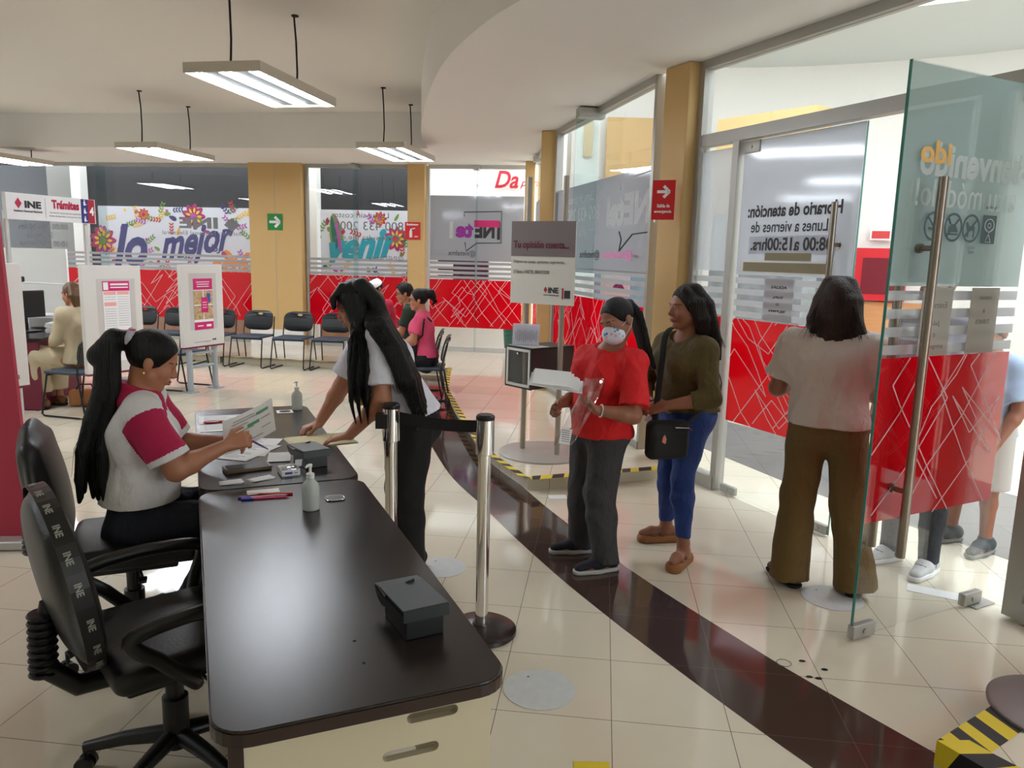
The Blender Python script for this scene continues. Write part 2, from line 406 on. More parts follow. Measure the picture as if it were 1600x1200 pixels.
# ---------------------------------------------------------------- glazing
def zigzag(mb, x0, x1, z0, z1, y, seed, nl=7, w=0.007, slope=1.25, ph=0.0):
    rnd = random.Random(seed); segs = []
    W_ = x1-x0; H_ = z1-z0
    for fam in (1, -1):
        for i in range(nl):
            x = x0 + W_*(i+rnd.uniform(0.1, 0.9))/nl - fam*0.3; z = z0 + rnd.uniform(-0.1, 0.25)*H_; d = fam; pts = [(x, z)]
            for k in range(6):
                h = rnd.uniform(0.25, 0.75)*H_; bend = rnd.uniform(-0.035, 0.035)
                dz = h if (k % 2 == 0 or rnd.random() < 0.45) else -h*0.6
                dx = d*abs(h)/slope*rnd.uniform(0.8, 1.15)
                if rnd.random() < 0.55: d = -d
                xm, zm = x+dx/2+bend, z+dz/2+bend; x += dx; z += dz; pts += [(xm, zm), (x, z)]
            segs += list(zip(pts, pts[1:]))
    for (ax, az), (bx, bz) in segs:
        t0, t1 = 0.0, 1.0; ok = True
        for p, q, lo, hi in ((ax, bx, x0, x1), (az, bz, z0, z1)):
            dlt = q-p
            if abs(dlt) < 1e-6:
                if p < lo or p > hi: ok = False
                continue
            a, b = (lo-p)/dlt, (hi-p)/dlt
            if a > b: a, b = b, a
            t0 = max(t0, a); t1 = min(t1, b)
        if not ok or t1-t0 < 0.02: continue
        A = Vector((ax+(bx-ax)*t0, y, az+(bz-az)*t0)); Bp = Vector((ax+(bx-ax)*t1, y, az+(bz-az)*t1))
        d = (Bp-A); L = d.length
        if L < 0.01: continue
        mb.box((A+Bp)/2, (L, 0.0008, w), ry=-math.atan2(d.z, d.x))
def bands(par, x0, x1, seed, red=(0.55, 1.29), stripes=True, frost=None, y=-0.008, gaps=(), nl=None, bright=False):
    mb = MB(); mb.box(((x0+x1)/2, y, sum(red)/2), (x1-x0, 0.0012, red[1]-red[0])); mb.build('red_film', M['red'], par)
    mb = MB(); zigzag(mb, x0, x1, red[0], red[1], y-0.0016, seed, nl or max(3, int((x1-x0)*4))); mb.build('line_pattern', M['lines'], par)
    if stripes:
        mb = MB()
        for k in range(4):
            z = red[1] + 0.035 + k*0.078
            mb.box(((x0+x1)/2, y, z+0.0), (x1-x0, 0.0012, 0.042))
        mb.build('frosted_stripes', M['frost_stripe' if bright else 'stripe_w'], par)
    if frost:
        mb = MB(); mb.box(((x0+x1)/2, y, sum(frost)/2), (x1-x0, 0.0012, frost[1]-frost[0])); mb.build('frosted_film', M['frost_w'], par)
def pane(par, x0, x1, z0, z1, m=None, t=0.010, name='glass_pane', edges=False):
    mb = MB(); mb.box(((x0+x1)/2, 0, (z0+z1)/2), (x1-x0, t, z1-z0)); mb.build(name, m or M['glass'], par)
def frame(par, boxes, m=None, name='frame'):
    mb = MB()
    for c, d in boxes: mb.box(c, d)
    return mb.build(name, m or M['alu'], par)

# back wall: three glazed bays
w1 = struct('window_1', tuple(W0), Wrz)
pane(w1, 0.0, 2.34, 0.18, 3.06); pane(w1, 2.36, 5.10, 0.18, 3.06)
mb = MB(); mb.box((2.35, -0.12, 1.6), (0.02, 0.25, 2.95)); mb.build('glass_fin', M['fin'], w1)
frame(w1, [((2.55, 0, 3.09), (5.1, 0.08, 0.06)), ((2.55, 0, 0.14), (5.1, 0.08, 0.08)), ((5.08, 0, 1.6), (0.04, 0.07, 3.0))])
bands(w1, 0.0, 5.06, 11, red=(0.48, 1.30), nl=15)
mb = MB()
text_mb(mb, 'Lunes a viernes de', (0.62, -0.012, 2.10), X3, Z3, width=0.95, height=0.10, mirror=True)
text_mb(mb, '08:00 a 15:00 hrs', (0.60, -0.012, 1.96), X3, Z3, width=0.98, height=0.10, mirror=True, bold=0.02)
text_mb(mb, 'Sábado de', (0.76, -0.012, 1.81), X3, Z3, width=0.52, height=0.10, mirror=True)
text_mb(mb, '10:00 a 14:00 hrs', (0.60, -0.012, 1.66), X3, Z3, width=0.95, height=0.10, mirror=True, bold=0.02)
text_mb(mb, 'INE', (3.72, -0.012, 2.03), X3, Z3, width=0.72, height=0.19, mirror=True, bold=0.04)
text_mb(mb, 'Instituto Nacional Electoral', (3.40, -0.012, 1.92), X3, Z3, width=1.5, height=0.07, mirror=True)
mb.prism([(4.55, 2.10), (4.70, 1.99), (4.85, 2.10), (4.70, 2.22)], -0.0124, -0.0118, axis='y')
mb.build('lettering', M['txt_grey'], w1)
w2 = struct('window_2', tuple(wpt(6.03)), Wrz)
pane(w2, 0.04, 0.90, 0.18, 3.06); pane(w2, 0.92, 1.80, 0.18, 3.06)
mb = MB(); mb.box((0.91, -0.10, 1.6), (0.02, 0.2, 2.95)); mb.build('glass_fin', M['fin'], w2)
frame(w2, [((0.92, 0, 3.09), (1.8, 0.08, 0.06)), ((0.92, 0, 0.14), (1.8, 0.08, 0.08)), ((0.03, 0, 1.6), (0.04, 0.07, 3.0)), ((0.90, -0.1, 3.07), (0.09, 0.22, 0.07))])
bands(w2, 0.05, 1.80, 12, red=(0.46, 1.30), nl=9)
mb = MB()
text_mb(mb, 'Llama sin costo', (0.5, -0.012, 2.26), X3, Z3, width=0.95, height=0.09, mirror=True)
text_mb(mb, '800 433 2000', (0.5, -0.012, 2.06), X3, Z3, width=1.2, height=0.14, mirror=True)
text_mb(mb, 'o consulta ine.mx', (0.5, -0.012, 1.90), X3, Z3, width=1.15, height=0.08, mirror=True)
text_mb(mb, '@INEMexico', (1.1, -0.012, 1.56), X3, Z3, width=0.6, height=0.09, mirror=True)
mb.build('lettering', M['txt_grey'], w2)
w3 = struct('window_3', tuple(wpt(8.13)), Wrz)
pane(w3, 0.02, 0.83, 0.18, 3.06); pane(w3, 0.85, 1.60, 0.18, 3.06)
mb = MB(); mb.box((0.84, -0.05, 1.6), (0.016, 0.1, 2.95)); mb.build('glass_fin', M['fin'], w3)
frame(w3, [((0.82, 0, 3.09), (1.6, 0.08, 0.06)), ((0.82, 0, 0.14), (1.6, 0.08, 0.08)), ((0.02, 0, 1.6), (0.05, 0.07, 3.0)), ((0.82, -0.03, 3.07), (0.09, 0.12, 0.07))], M['alu_light'])
bands(w3, 0.05, 1.60, 13, red=(0.50, 1.29), frost=(1.60, 2.64), nl=9)
mb = MB(); text_mb(mb, 'I', (1.17, -0.012, 1.95), X3, Z3, width=0.05, height=0.28, bold=0.05, mirror=True)
text_mb(mb, 'NE', (0.80, -0.0125, 1.97), X3, Z3, width=0.33, height=0.24, bold=0.05, mirror=True)
text_mb(mb, '@inetelmx', (0.36, -0.012, 1.66), X3, Z3, width=0.46, height=0.11, mirror=True)
mb.tube([(0.62, -0.013, 2.31), (0.62, -0.013, 2.38), (1.24, -0.013, 2.40), (1.24, -0.013, 1.90), (0.84, -0.013, 1.89), (0.66, -0.013, 1.76), (0.64, -0.013, 1.90)], 0.008, 6)
mb.build('lettering', M['txt_dark'], w3)
mb = MB(); text_mb(mb, 'te', (0.48, -0.012, 1.97), X3, Z3, width=0.30, height=0.24, bold=0.05, mirror=True); mb.build('lettering', mat('violet_vinyl', (140, 30, 140), 0.6), w3)
mb = MB(); mb.box((1.00, -0.0135, 2.20), (0.42, 0.001, 0.11)); mb.build('lettering', M['pink'], w3)
mb = MB(); text_mb(mb, 'l', (0.38, -0.012, 1.96), X3, Z3, width=0.06, height=0.27, bold=0.05, mirror=True); mb.build('lettering', M['txt_white'], w3)

# right glass wall A (between the far and near ochre pillars)
A0 = Vector((0.47, 9.02, 0)); Ad = (Vector((1.12, 6.25, 0))-A0).normalized(); Arz = math.atan2(Ad.y, Ad.x)
w4 = struct('window_4', tuple(A0), Arz)
pane(w4, 0.05, 1.38, 0.16, 3.06); pane(w4, 1.40, 2.80, 0.16, 3.06)
mb = MB(); mb.box((1.39, -0.12, 1.6), (0.016, 0.24, 2.95)); mb.build('glass_fin', M['fin'], w4)
frame(w4, [((1.4, 0, 3.09), (2.85, 0.09, 0.06)), ((1.4, 0, 0.13), (2.85, 0.10, 0.07)), ((0.03, 0, 1.6), (0.06, 0.08, 3.0)), ((2.82, 0, 1.6), (0.05, 0.08, 3.0)), ((1.4, -0.1, 3.06), (0.12, 0.26, 0.09))])
bands(w4, 0.06, 2.80, 14, red=(0.50, 1.29), frost=(1.57, 2.44), nl=9)
mb = MB()
text_mb(mb, 'INEtel', (1.72, -0.012, 1.98), X3, Z3, width=1.15, height=0.28, bold=0.05, mirror=True)
text_mb(mb, 'Llama sin costo', (0.50, -0.012, 2.26), X3, Z3, width=0.85, height=0.09, mirror=True, bold=0.01)
text_mb(mb, '800 433 2000', (0.36, -0.012, 2.06), X3, Z3, width=1.15, height=0.15, mirror=True, bold=0.02)
text_mb(mb, 'consulta ine.mx', (0.42, -0.012, 1.92), X3, Z3, width=1.0, height=0.09, mirror=True)
mb.tube([(2.06, -0.013, 2.30), (2.06, -0.013, 2.38), (2.75, -0.013, 2.40)], 0.006, 6)
mb.build('lettering', M['txt_white'], w4)
mb = MB()
mb.tube([(2.75, -0.013, 1.91), (2.40, -0.013, 1.90), (2.10, -0.013, 1.76), (2.14, -0.013, 1.86), (2.08, -0.013, 1.93)], 0.006, 6)
text_mb(mb, '@inetelmx', (0.95, -0.012, 1.67), X3, Z3, width=0.62, height=0.10, mirror=True)
mb.build('lettering', M['txt_dark'], w4)
mb = MB(); text_mb(mb, '@inetelmx', (1.66, -0.012, 1.67), X3, Z3, width=0.75, height=0.10, mirror=True, bold=0.01)
mb.lathe([(0.055, 0), (0.055, 0.001)], (2.50, -0.012, 1.72), 20); mb.build('lettering', mat('pink_vinyl', (250, 130, 200), 0.5), w4)
# tiny strip of glazing between the two far pillars
w7 = struct('window_7', (0.30, 11.9, 0), math.atan2(-2.7, 0.1))
pane(w7, 0.1, 2.55, 0.16, 3.06); frame(w7, [((1.3, 0, 3.09), (2.6, 0.08, 0.06)), ((1.3, 0, 0.13), (2.6, 0.08, 0.07)), ((0.8, -0.05, 3.05), (0.1, 0.12, 0.08))], M['alu_light'])
bands(w7, 0.1, 2.55, 15, red=(0.5, 1.29), frost=(1.60, 2.5))

# entrance wall B: sidelight, transom, two glass doors, window beyond
B0 = Vector((1.36, 5.88, 0)); Brz = math.atan2(-2.38, 1.11)
w5 = struct('window_5', tuple(B0), Brz)
pane(w5, 0.03, 3.4, 2.60, 3.06, name='transom_pane'); pane(w5, 0.06, 0.40, 0.10, 2.50)
frame(w5, [((1.7, 0, 3.09), (3.4, 0.09, 0.06)), ((1.7, 0, 2.555), (3.4, 0.08, 0.085)), ((0.03, 0, 1.55), (0.06, 0.09, 3.02)), ((0.44, 0, 1.27), (0.06, 0.08, 2.5)), ((0.22, 0, 0.05), (0.44, 0.10, 0.10))])
bands(w5, 0.06, 0.40, 16, red=(0.55, 1.29), frost=None, nl=3, bright=True)
mb = MB(); mb.box((0.235, -0.008, 2.05), (0.34, 0.0012, 0.86)); mb.build('frosted_film', film('thin_frosted_film', (215, 218, 222), 0.5, clear=0.35), w5)
w6 = struct('window_6', tuple(B0), Brz)
pane(w6, 2.72, 4.6, 0.12, 2.50); frame(w6, [((2.66, 0, 1.27), (0.085, 0.10, 2.5)), ((3.7, 0, 0.06), (2.0, 0.10, 0.10)), ((2.735, 0, 1.27), (0.04, 0.05, 2.5))])
bands(w6, 2.78, 4.6, 17, red=(0.56, 1.29), frost=(1.60, 2.5))
# ---------------------------------------------------------------- doors
def handle_bar(par, x, z0, z1, y, r=0.019, standoffs=(), yg=0.0):
    mb = MB(); mb.cyl((x, y, z0), (x, y, z1), r, n=20)
    for z in standoffs: mb.cyl((x, y, z), (x, yg, z), 0.012, n=14); mb.cyl((x, yg-0.012 if y < yg else yg+0.012, z), (x, yg, z), 0.02, n=16)
    return mb.build('handle', M['steel'], par, smooth=True)
def patch(par, x0, x1, z0, z1, name='patch_fitting'):
    mb = MB(); mb.rbox(((x0+x1)/2, 0, (z0+z1)/2), (x1-x0, 0.036, z1-z0), 0.004); mb.cyl(((x0+x1)/2, -0.024, (z0+z1)/2), ((x0+x1)/2, 0.024, (z0+z1)/2), 0.012, n=14)
    mb.build(name, M['alu'], par, smooth=True)
bd3 = Vector((0.4227, -0.9063, 0))
d1 = struct('door_1', tuple(B0 + bd3*0.50), Brz + 0.01)
pane(d1, 0.0, 0.99, 0.012, 2.50, M['glass'])
mb = MB(); mb.box((0.992, 0, 1.256), (0.003, 0.011, 2.488)); mb.build('glass_edge', M['glass_edge'], d1)
bands(d1, 0.0, 0.99, 21, red=(0.55, 1.29), nl=5, bright=True)
mb = MB(); mb.box((0.495, -0.008, 2.05), (0.99, 0.0012, 0.90)); mb.build('frosted_film', M['frost'], d1)
patch(d1, -0.01, 0.15, 2.42, 2.50); patch(d1, 0.85, 0.985, 0.012, 0.07); patch(d1, 0.0, 0.15, 0.012, 0.07)
handle_bar(d1, 0.87, 0.50, 2.05, -0.07, standoffs=(0.72, 1.80))
handle_bar(d1, 0.87, 0.50, 2.05, 0.07, standoffs=(0.72, 1.80))
mb = MB()
text_mb(mb, 'Horario de atención:', (0.08, -0.012, 1.985), X3, Z3, width=0.80, height=0.085, mirror=True, bold=0.03)
text_mb(mb, 'Lunes a viernes de', (0.12, -0.012, 1.885), X3, Z3, width=0.66, height=0.075, mirror=True, bold=0.01)
text_mb(mb, '08:00 a15:00hrs.', (0.13, -0.0135, 1.765), X3, Z3, width=0.70, height=0.085, mirror=True, bold=0.02)
mb.build('lettering', M['txt_dark'], d1)
mb = MB(); mb.box((0.48, -0.0112, 1.80), (0.74, 0.001, 0.12)); mb.box((0.485, -0.0105, 1.58), (0.80, 0.001, 0.0)) if False else None
mb.build('paper_strip', mat('pale_blue_paper', (205, 212, 228), 0.8), d1)
mb = MB(); mb.box((0.45, -0.0112, 1.655), (0.80, 0.001, 0.085)); mb.build('paper_strip', M['paper'], d1)
mb = MB(); mb.box((0.45, -0.0124, 1.655), (0.76, 0.001, 0.062)); mb.box((0.47, -0.0124, 1.725), (0.40, 0.001, 0.05)); mb.build('masking_tape', mat('brown_masking_tape', (150, 140, 115), 0.8, var=(60, 0.15, (40, 1, 1))), d1)
def note(par, x0, x1, z0, z1, y, lines, m=None, mirror=False, name='paper_notice', tm=None, tmat=None, font=None):
    mb = MB(); mb.box(((x0+x1)/2, y, (z0+z1)/2), (x1-x0, 0.001, z1-z0)); o = mb.build(name, m or M['paper'], par)
    t = MB()
    for s, zf, wf, hf in lines:
        ww = (x1-x0)*wf; text_mb(t, s, ((x0+x1)/2-ww/2, y-0.0012, z0+(z1-z0)*zf), X3, Z3, width=ww, height=(z1-z0)*hf, mirror=mirror, bold=0.03, shear=0.25)
    if t.v: t.build('printed_text', tmat or M['txt_dark'], o)
    return o
M['notice'] = film('taped_paper_notice', (206, 204, 208), 0.45)
note(d1, 0.29, 0.55, 1.30, 1.585, -0.012, [('SALIDA', 0.76, 0.55, 0.07), ('JALE', 0.52, 0.38, 0.07), ('O', 0.37, 0.1, 0.06), ('EMPUJE', 0.20, 0.6, 0.07)], M['notice'])
# near door, swung into the room; its outside face is the mirrored side
D0 = Vector((2.40, 3.64, 0)); Dd = Vector((1.565-2.40, 3.21-3.64, 0)).normalized(); Drz = math.atan2(Dd.y, Dd.x)
# the camera looks at the +y side of this leaf (x runs from hinge to free edge)
d2 = struct('door_2', tuple(D0), Drz)
pane(d2, 0.0, 0.938, 0.012, 2.50, M['glass_door'])
mb = MB(); mb.box((0.941, 0, 1.256), (0.004, 0.0125, 2.488)); mb.build('glass_edge', M['glass_edge'], d2)
def Yp(v): return v
mb = MB(); mb.box((0.469, -0.008, 0.92), (0.938, 0.0012, 0.74)); mb.build('red_film', M['red'], d2)
mb = MB(); zigzag(mb, 0.0, 0.938, 0.55, 1.29, 0.0062, 23, 4, w=0.006); mb.build('line_pattern', M['lines'], d2)
mb = MB()
for k in range(4): mb.box((0.469, -0.008, 1.325+k*0.078), (0.938, 0.0012, 0.042))
mb.build('frosted_stripes', M['frost_stripe'], d2)
mb = MB(); mb.box((0.469, -0.008, 2.05), (0.938, 0.0012, 0.90)); mb.build('frosted_film', film('door_frosted_film', (204, 218, 217), 0.6), d2)
patch(d2, 0.80, 0.945, 0.012, 0.075); patch(d2, 0.0, 0.14, 0.012, 0.075); patch(d2, 0.0, 0.15, 2.43, 2.50)
handle_bar(d2, 0.765, 0.40, 2.05, 0.075, standoffs=(0.70, 1.76), r=0.020)
handle_bar(d2, 0.765, 0.40, 2.05, -0.075, standoffs=(0.70, 1.76), r=0.020)
# camera side is +y: read direction from there runs -x; letters appear mirrored, so they read along +x
nX = (-1, 0, 0)
mb = MB(); text_mb(mb, 'Bienvenido', (0.83, 0.0075, 2.06), nX, Z3, width=0.78, height=0.14, bold=0.03, mirror=True)
text_mb(mb, 'a tu módulo!', (0.835, 0.0075, 1.935), nX, Z3, width=0.70, height=0.115, mirror=True)
mb.build('lettering', M['txt_white'], d2)
mb = MB(); text_mb(mb, 'ido', (0.832, 0.0082, 2.11), nX, Z3, width=0.20, height=0.095, bold=0.03, mirror=True); mb.build('lettering', mat('orange_vinyl', (226, 176, 96), 0.5), d2)
mb = MB(); Y = 0.0075
def ring(mb, cx, cz, r, w, y=Y, n=28, sx=1):
    vs = []; fs = []
    for k in range(n):
        a = 2*PI*k/n
        for rr in (r, r-w): vs.append((cx+rr*math.cos(a)*sx, y, cz+rr*math.sin(a)))
    for k in range(n):
        k2 = (k+1) % n; fs.append((2*k, 2*k+1, 2*k2+1, 2*k2))
    m_ = len(vs); vs += [(x, yy+0.001, z) for x, yy, z in vs]; fs2 = [tuple(reversed([i+m_ for i in f])) for f in fs]
    sides = []
    for k in range(n):
        k2 = (k+1) % n; sides += [(2*k, 2*k2, 2*k2+m_, 2*k+m_), (2*k+1, 2*k+1+m_, 2*k2+1+m_, 2*k2+1)]
    mb.add(vs, fs + fs2 + sides)
for i, cx in enumerate((0.70, 0.565, 0.44)):
    ring(mb, cx, 1.855, 0.062, 0.010)
    mb.box((cx, Y, 1.855), (0.115, 0.0012, 0.010), ry=PI/4 if i else -PI/4)
# pictogram shapes: cigarette, ice cream cone / food, dog
mb.box((0.70, Y, 1.845), (0.06, 0.0012, 0.012)); mb.tube([(0.68, Y, 1.86), (0.675, Y, 1.875), (0.69, Y, 1.885)], 0.003, 6)
mb.prism([(0.53, 1.835), (0.60, 1.835), (0.595, 1.855), (0.58, 1.87), (0.55, 1.868)], Y, Y+0.001, axis='y'); mb.box((0.565, Y, 1.826), (0.075, 0.0012, 0.007)); mb.tube([(0.585, Y, 1.87), (0.60, Y, 1.895)], 0.004, 6)
mb.prism([(0.415, 1.865), (0.452, 1.865), (0.468, 1.885), (0.478, 1.878), (0.470, 1.858), (0.462, 1.84), (0.462, 1.815), (0.454, 1.815), (0.452, 1.845), (0.424, 1.845), (0.422, 1.815), (0.414, 1.815)], Y, Y+0.001, axis='y')
mb.rbox((0.31, Y, 1.855), (0.10, 0.0014, 0.125), 0.0006)
text_mb(mb, 'Accesibilidad', (0.345, Y, 1.945), nX, Z3, width=0.075, height=0.014, mirror=True); text_mb(mb, 'FOTO', (0.44, Y, 1.765), nX, Z3, width=0.04, height=0.012, mirror=True); text_mb(mb, 'FREE', (0.44, Y, 1.745), nX, Z3, width=0.04, height=0.012, mirror=True)
mb.build('pictograms', mat('slate_vinyl', (78, 98, 104), 0.5), d2)
mb = MB(); ring(mb, 0.31, 1.873, 0.030, 0.004, Y+0.0012, 24, 1.2); ring(mb, 0.31, 1.873, 0.012, 0.003, Y+0.0012)
mb.tube([(0.275, Y+0.0015, 1.865), (0.31, Y+0.0015, 1.84), (0.345, Y+0.0015, 1.865)], 0.0016, 6); mb.tube([(0.29, Y+0.0015, 1.80), (0.31, Y+0.0015, 1.835), (0.33, Y+0.0015, 1.80), (0.29, Y+0.0015, 1.80)], 0.0016, 6)
mb.build('pictogram_lines', M['txt_white'], d2)
M['notice2'] = film('backlit_paper_notice', (205, 202, 194), 0.55)
for (a, b, L) in ((0.505, 0.715, [('Entrada', 0.70, 0.62, 0.09), ('Jale', 0.42, 0.3, 0.09), ('o', 0.27, 0.06, 0.06), ('empuje', 0.08, 0.66, 0.09)]), (0.165, 0.375, [('HORARIO', 0.82, 0.44, 0.05), ('&', 0.62, 0.08, 0.06), ('TURNOS', 0.45, 0.5, 0.07)])):
    mb = MB(); mb.box(((a+b)/2, 0.0066, 1.445), (b-a, 0.001, 0.30)); o = mb.build('paper_notice', M['notice2'], d2)
    t = MB()
    for s, zf, wf, hf in L:
        ww = (b-a)*wf; text_mb(t, s, ((a+b)/2+ww/2, 0.0076, 1.295+0.30*zf), nX, Z3, width=ww, height=0.3*hf, mirror=True)
    t.build('printed_text', mat('faint_print', (130, 128, 122), 0.8), o)

# ---------------------------------------------------------------- the mall outside
H2 = Vector(W0) + Wn*1.1
hb = struct('wall_mall', tuple(H2), Wrz)
mb = MB(); mb.box((3.2, 0.10, 1.6), (9.0, 0.1, 4.4)); mb.build('dark_hoarding', mat('dark_hoarding', (40, 40, 44), 0.6), hb)
mb = MB(); mb.box((1.04, -0.06, 1.6), (0.20, 0.2, 4.4)); mb.build('column', M['wall'], hb); mb = MB(); mb.box((5.69, -0.05, 1.6), (0.26, 0.2, 4.4)); mb.build('column', M['wall'], hb)
mb = MB(); mb.box((0.69, -0.04, 1.6), (0.52, 0.2, 4.4)); mb.build('column', mat('grey_column', (128, 126, 122), 0.7), hb)
mb = MB(); mb.box((9.7, 0.10, 1.8), (3.9, 0.1, 4.6)); mb.build('white_wall', M['wall'], hb)
mb = MB(); mb.box((3.3, 0.02, 0.25), (8.6, 0.2, 0.7)); mb.build('stone_plinth', mat('brown_marble', (170, 130, 105), 0.3, var=(6, 0.4)), hb)
mb = MB(); mb.box((8.55, -0.2, 1.42), (0.9, 0.1, 0.55)); mb.build('dark_panel', mat('plum_panel', (60, 15, 50), 0.5), hb)
mb = MB()
for k in range(3): mb.box((8.17 + 0.0*k, -0.27, 1.26+k*0.12), (0.42, 0.01, 0.085))
mb.build('poster', M['paper'], hb)
t = MB(); text_mb(t, 'Da', (9.05, -0.02, 2.86), X3, Z3, width=0.42, height=0.30, shear=0.3, bold=0.02); text_mb(t, 'phne', (9.50, -0.02, 2.86), X3, Z3, width=0.42, height=0.16, shear=0.3, bold=0.01)
t.build('shop_lettering', mat('crimson_letters', (190, 20, 45), 0.4), hb)
# the flowered banner
ban = thing('floral_banner', 'white banner printed with flowers and large script words, outside the back windows', 'banner', tuple(H2 + Wn*(0.02)), Wrz)
mb = MB(); mb.box((4.6, 0, 1.42), (6.5, 0.02, 2.06)); mb.build('banner_sheet', mat('banner_white', (206, 206, 212), 0.7), ban)
bc = {'navy': (50, 48, 110), 'orange': (225, 130, 40), 'teal': (20, 150, 165), 'magenta': (165, 30, 95), 'green': (105, 140, 50), 'dgreen': (30, 95, 85), 'red': (185, 45, 50), 'lilac': (175, 70, 160), 'yellow': (225, 175, 50)}
bm_ = {k: mat('ink_'+k, v, 0.7) for k, v in bc.items()}
ink = {k: MB() for k in bc}
t = ink['navy']; text_mb(t, 'lo', (1.64, -0.013, 1.32), X3, Z3, width=0.70, height=0.80, shear=0.3, bold=0.035)
text_mb(t, 'mejor', (2.62, -0.013, 1.27), X3, Z3, width=1.5, height=0.72, shear=0.35, bold=0.035)
t.v = [(x, y, z + (x-2.6)*0.16 if x > 2.55 else z) for x, y, z in t.v]
text_mb(ink['orange'], 'está', (3.62, -0.014, 1.12), X3, Z3, width=0.82, height=0.52, shear=0.3, bold=0.035)
text_mb(ink['orange'], 'por', (4.47, -0.014, 1.02), X3, Z3, width=0.7, height=0.42, shear=0.3, bold=0.035)
t = ink['teal']; n0 = len(t.v); text_mb(t, 'venir', (5.98, -0.014, 1.47), X3, Z3, width=1.35, height=0.52, shear=0.35, bold=0.045)
t.v = [(x, y, z+(x-5.98)*0.13) for x, y, z in t.v]
rb = random.Random(5)
def leaf(c, x, z, L, w, a, y=-0.012):
    pts = []
    for k in range(12):
        t_ = 2*PI*k/12; px, pz = math.cos(t_)*L/2, math.sin(t_)*w/2*(1-0.3*math.cos(t_)); pts.append((x+px*math.cos(a)-pz*math.sin(a), z+px*math.sin(a)+pz*math.cos(a)))
    ink[c].prism(pts, y-0.001, y, axis='y')
def flower(x, z, r, c1, c2, c3, y=-0.012):
    for k in range(9):
        a = k*2*PI/9; leaf(c1, x+math.cos(a)*r*0.62, z+math.sin(a)*r*0.62, r*0.8, r*0.5, a, y)
        leaf(c2, x+math.cos(a)*r*0.5, z+math.sin(a)*r*0.5, r*0.4, r*0.2, a, y-0.0015)
    leaf(c3, x, z, r*0.55, r*0.55, 0, y-0.003)
flower(1.42, 1.80, 0.28, 'magenta', 'yellow', 'green'); flower(3.32, 2.28, 0.24, 'magenta', 'yellow', 'lilac'); flower(7.25, 1.95, 0.22, 'magenta', 'yellow', 'red')
flower(2.3, 2.3, 0.12, 'red', 'orange', 'magenta'); flower(6.95, 2.30, 0.13, 'red', 'orange', 'lilac'); flower(2.75, 1.15, 0.18, 'red', 'magenta', 'yellow')
leaf('orange', 4.0, 1.55, 0.3, 0.16, -0.8); leaf('magenta', 3.92, 1.58, 0.16, 0.09, -0.8, -0.015)
leaf('green', 6.12, 2.02, 0.75, 0.26, 1.72); leaf('dgreen', 6.08, 2.02, 0.65, 0.10, 1.72, -0.0135); leaf('lilac', 6.16, 2.02, 0.7, 0.06, 1.72, -0.015)
for k in range(230):
    x = rb.uniform(1.38, 7.75); z = rb.uniform(0.8, 2.4); c = rb.choice(['navy', 'green', 'dgreen', 'red', 'lilac', 'magenta', 'green', 'lilac', 'yellow'])
    if 1.6 < x < 4.3 and 1.45 < z < 2.05 and rb.random() < 0.75: continue
    if 6.0 < x < 7.3 and 1.45 < z < 2.0: continue
    if rb.random() < 0.35:
        a = rb.uniform(0, PI)
        for j in range(8):
            sd_ = 1 if j % 2 else -1; jj = (j//2)*0.055; a2 = a+sd_*0.8; leaf(c, x+math.cos(a)*jj+math.cos(a2)*0.035, z+math.sin(a)*jj+math.sin(a2)*0.035, 0.065, 0.028, a2, -0.0125)
    else: leaf(c, x, z, rb.uniform(0.05, 0.17), rb.uniform(0.04, 0.09), rb.uniform(0, PI), -0.0125)
for c, m_ in ink.items():
    if m_.v: m_.build('printed_motif', bm_[c], ban)
# mall building behind the entrance: curved white gallery, storefront and far wall
g = struct('wall_gallery')
def arc(cx, cy, r, a0, a1, n=28): return [(cx+r*math.cos(math.radians(a0+(a1-a0)*k/n)), cy+r*math.sin(math.radians(a0+(a1-a0)*k/n))) for k in range(n+1)]
ai = arc(2.0, 4.0, 7.2, -45, 100); ao = arc(2.0, 4.0, 7.45, -45, 100)
mb = MB(); N = len(ai)
def shell(mb, pa, pb, z0, z1, mi=0):
    N = len(pa); vs = [(x, y, z0) for x, y in pa] + [(x, y, z1) for x, y in pa] + [(x, y, z0) for x, y in pb] + [(x, y, z1) for x, y in pb]; fs = []
    for i in range(N-1): fs += [(i, N+i, N+i+1, i+1), (2*N+i, 2*N+i+1, 3*N+i+1, 3*N+i), (N+i, 3*N+i, 3*N+i+1, N+i+1), (i, i+1, 2*N+i+1, 2*N+i)]
    mb.add(vs, fs, mi)
shell(mb, ai, ao, 0, 6.2); mb.build('curved_wall', M['wall'], g)
mb = MB(); shell(mb, arc(2, 4, 4.9, -45, 100), arc(2, 4, 7.2, -45, 100), 4.35, 4.55); mb.build('gallery_soffit', mat('mall_soffit', (214, 219, 218), 0.8), g)
mb = MB(); mb.box((0, 0, 2.8), (1.28, 0.3, 1.1)); o = mb.build('ochre_panel', M['ochre'], g); o.location = (2.88, 9.0, 0); o.rotation_euler = (0, 0, -0.896)
mb = MB(); mb.box((0, 0, 1.12), (1.26, 0.28, 2.24)); o = mb.build('shop_counter_wall', mat('shop_grey2', (128, 132, 134), 0.4, var=(5, 0.8)), g); o.location = (2.88, 9.0, 0); o.rotation_euler = (0, 0, -0.896)
mb = MB(); mb.box((0, 0, 2.75), (1.3, 0.12, 1.74)); o = mb.build('ochre_panel', M['ochre'], g); o.location = (1.88, 11.0, 0)
mb = MB(); mb.box((0, 0, 3.35), (0.12, 0.12, 0.5)); o = mb.build('ochre_column', M['ochre'], g); o.location = (0.98, 11.1, 0)
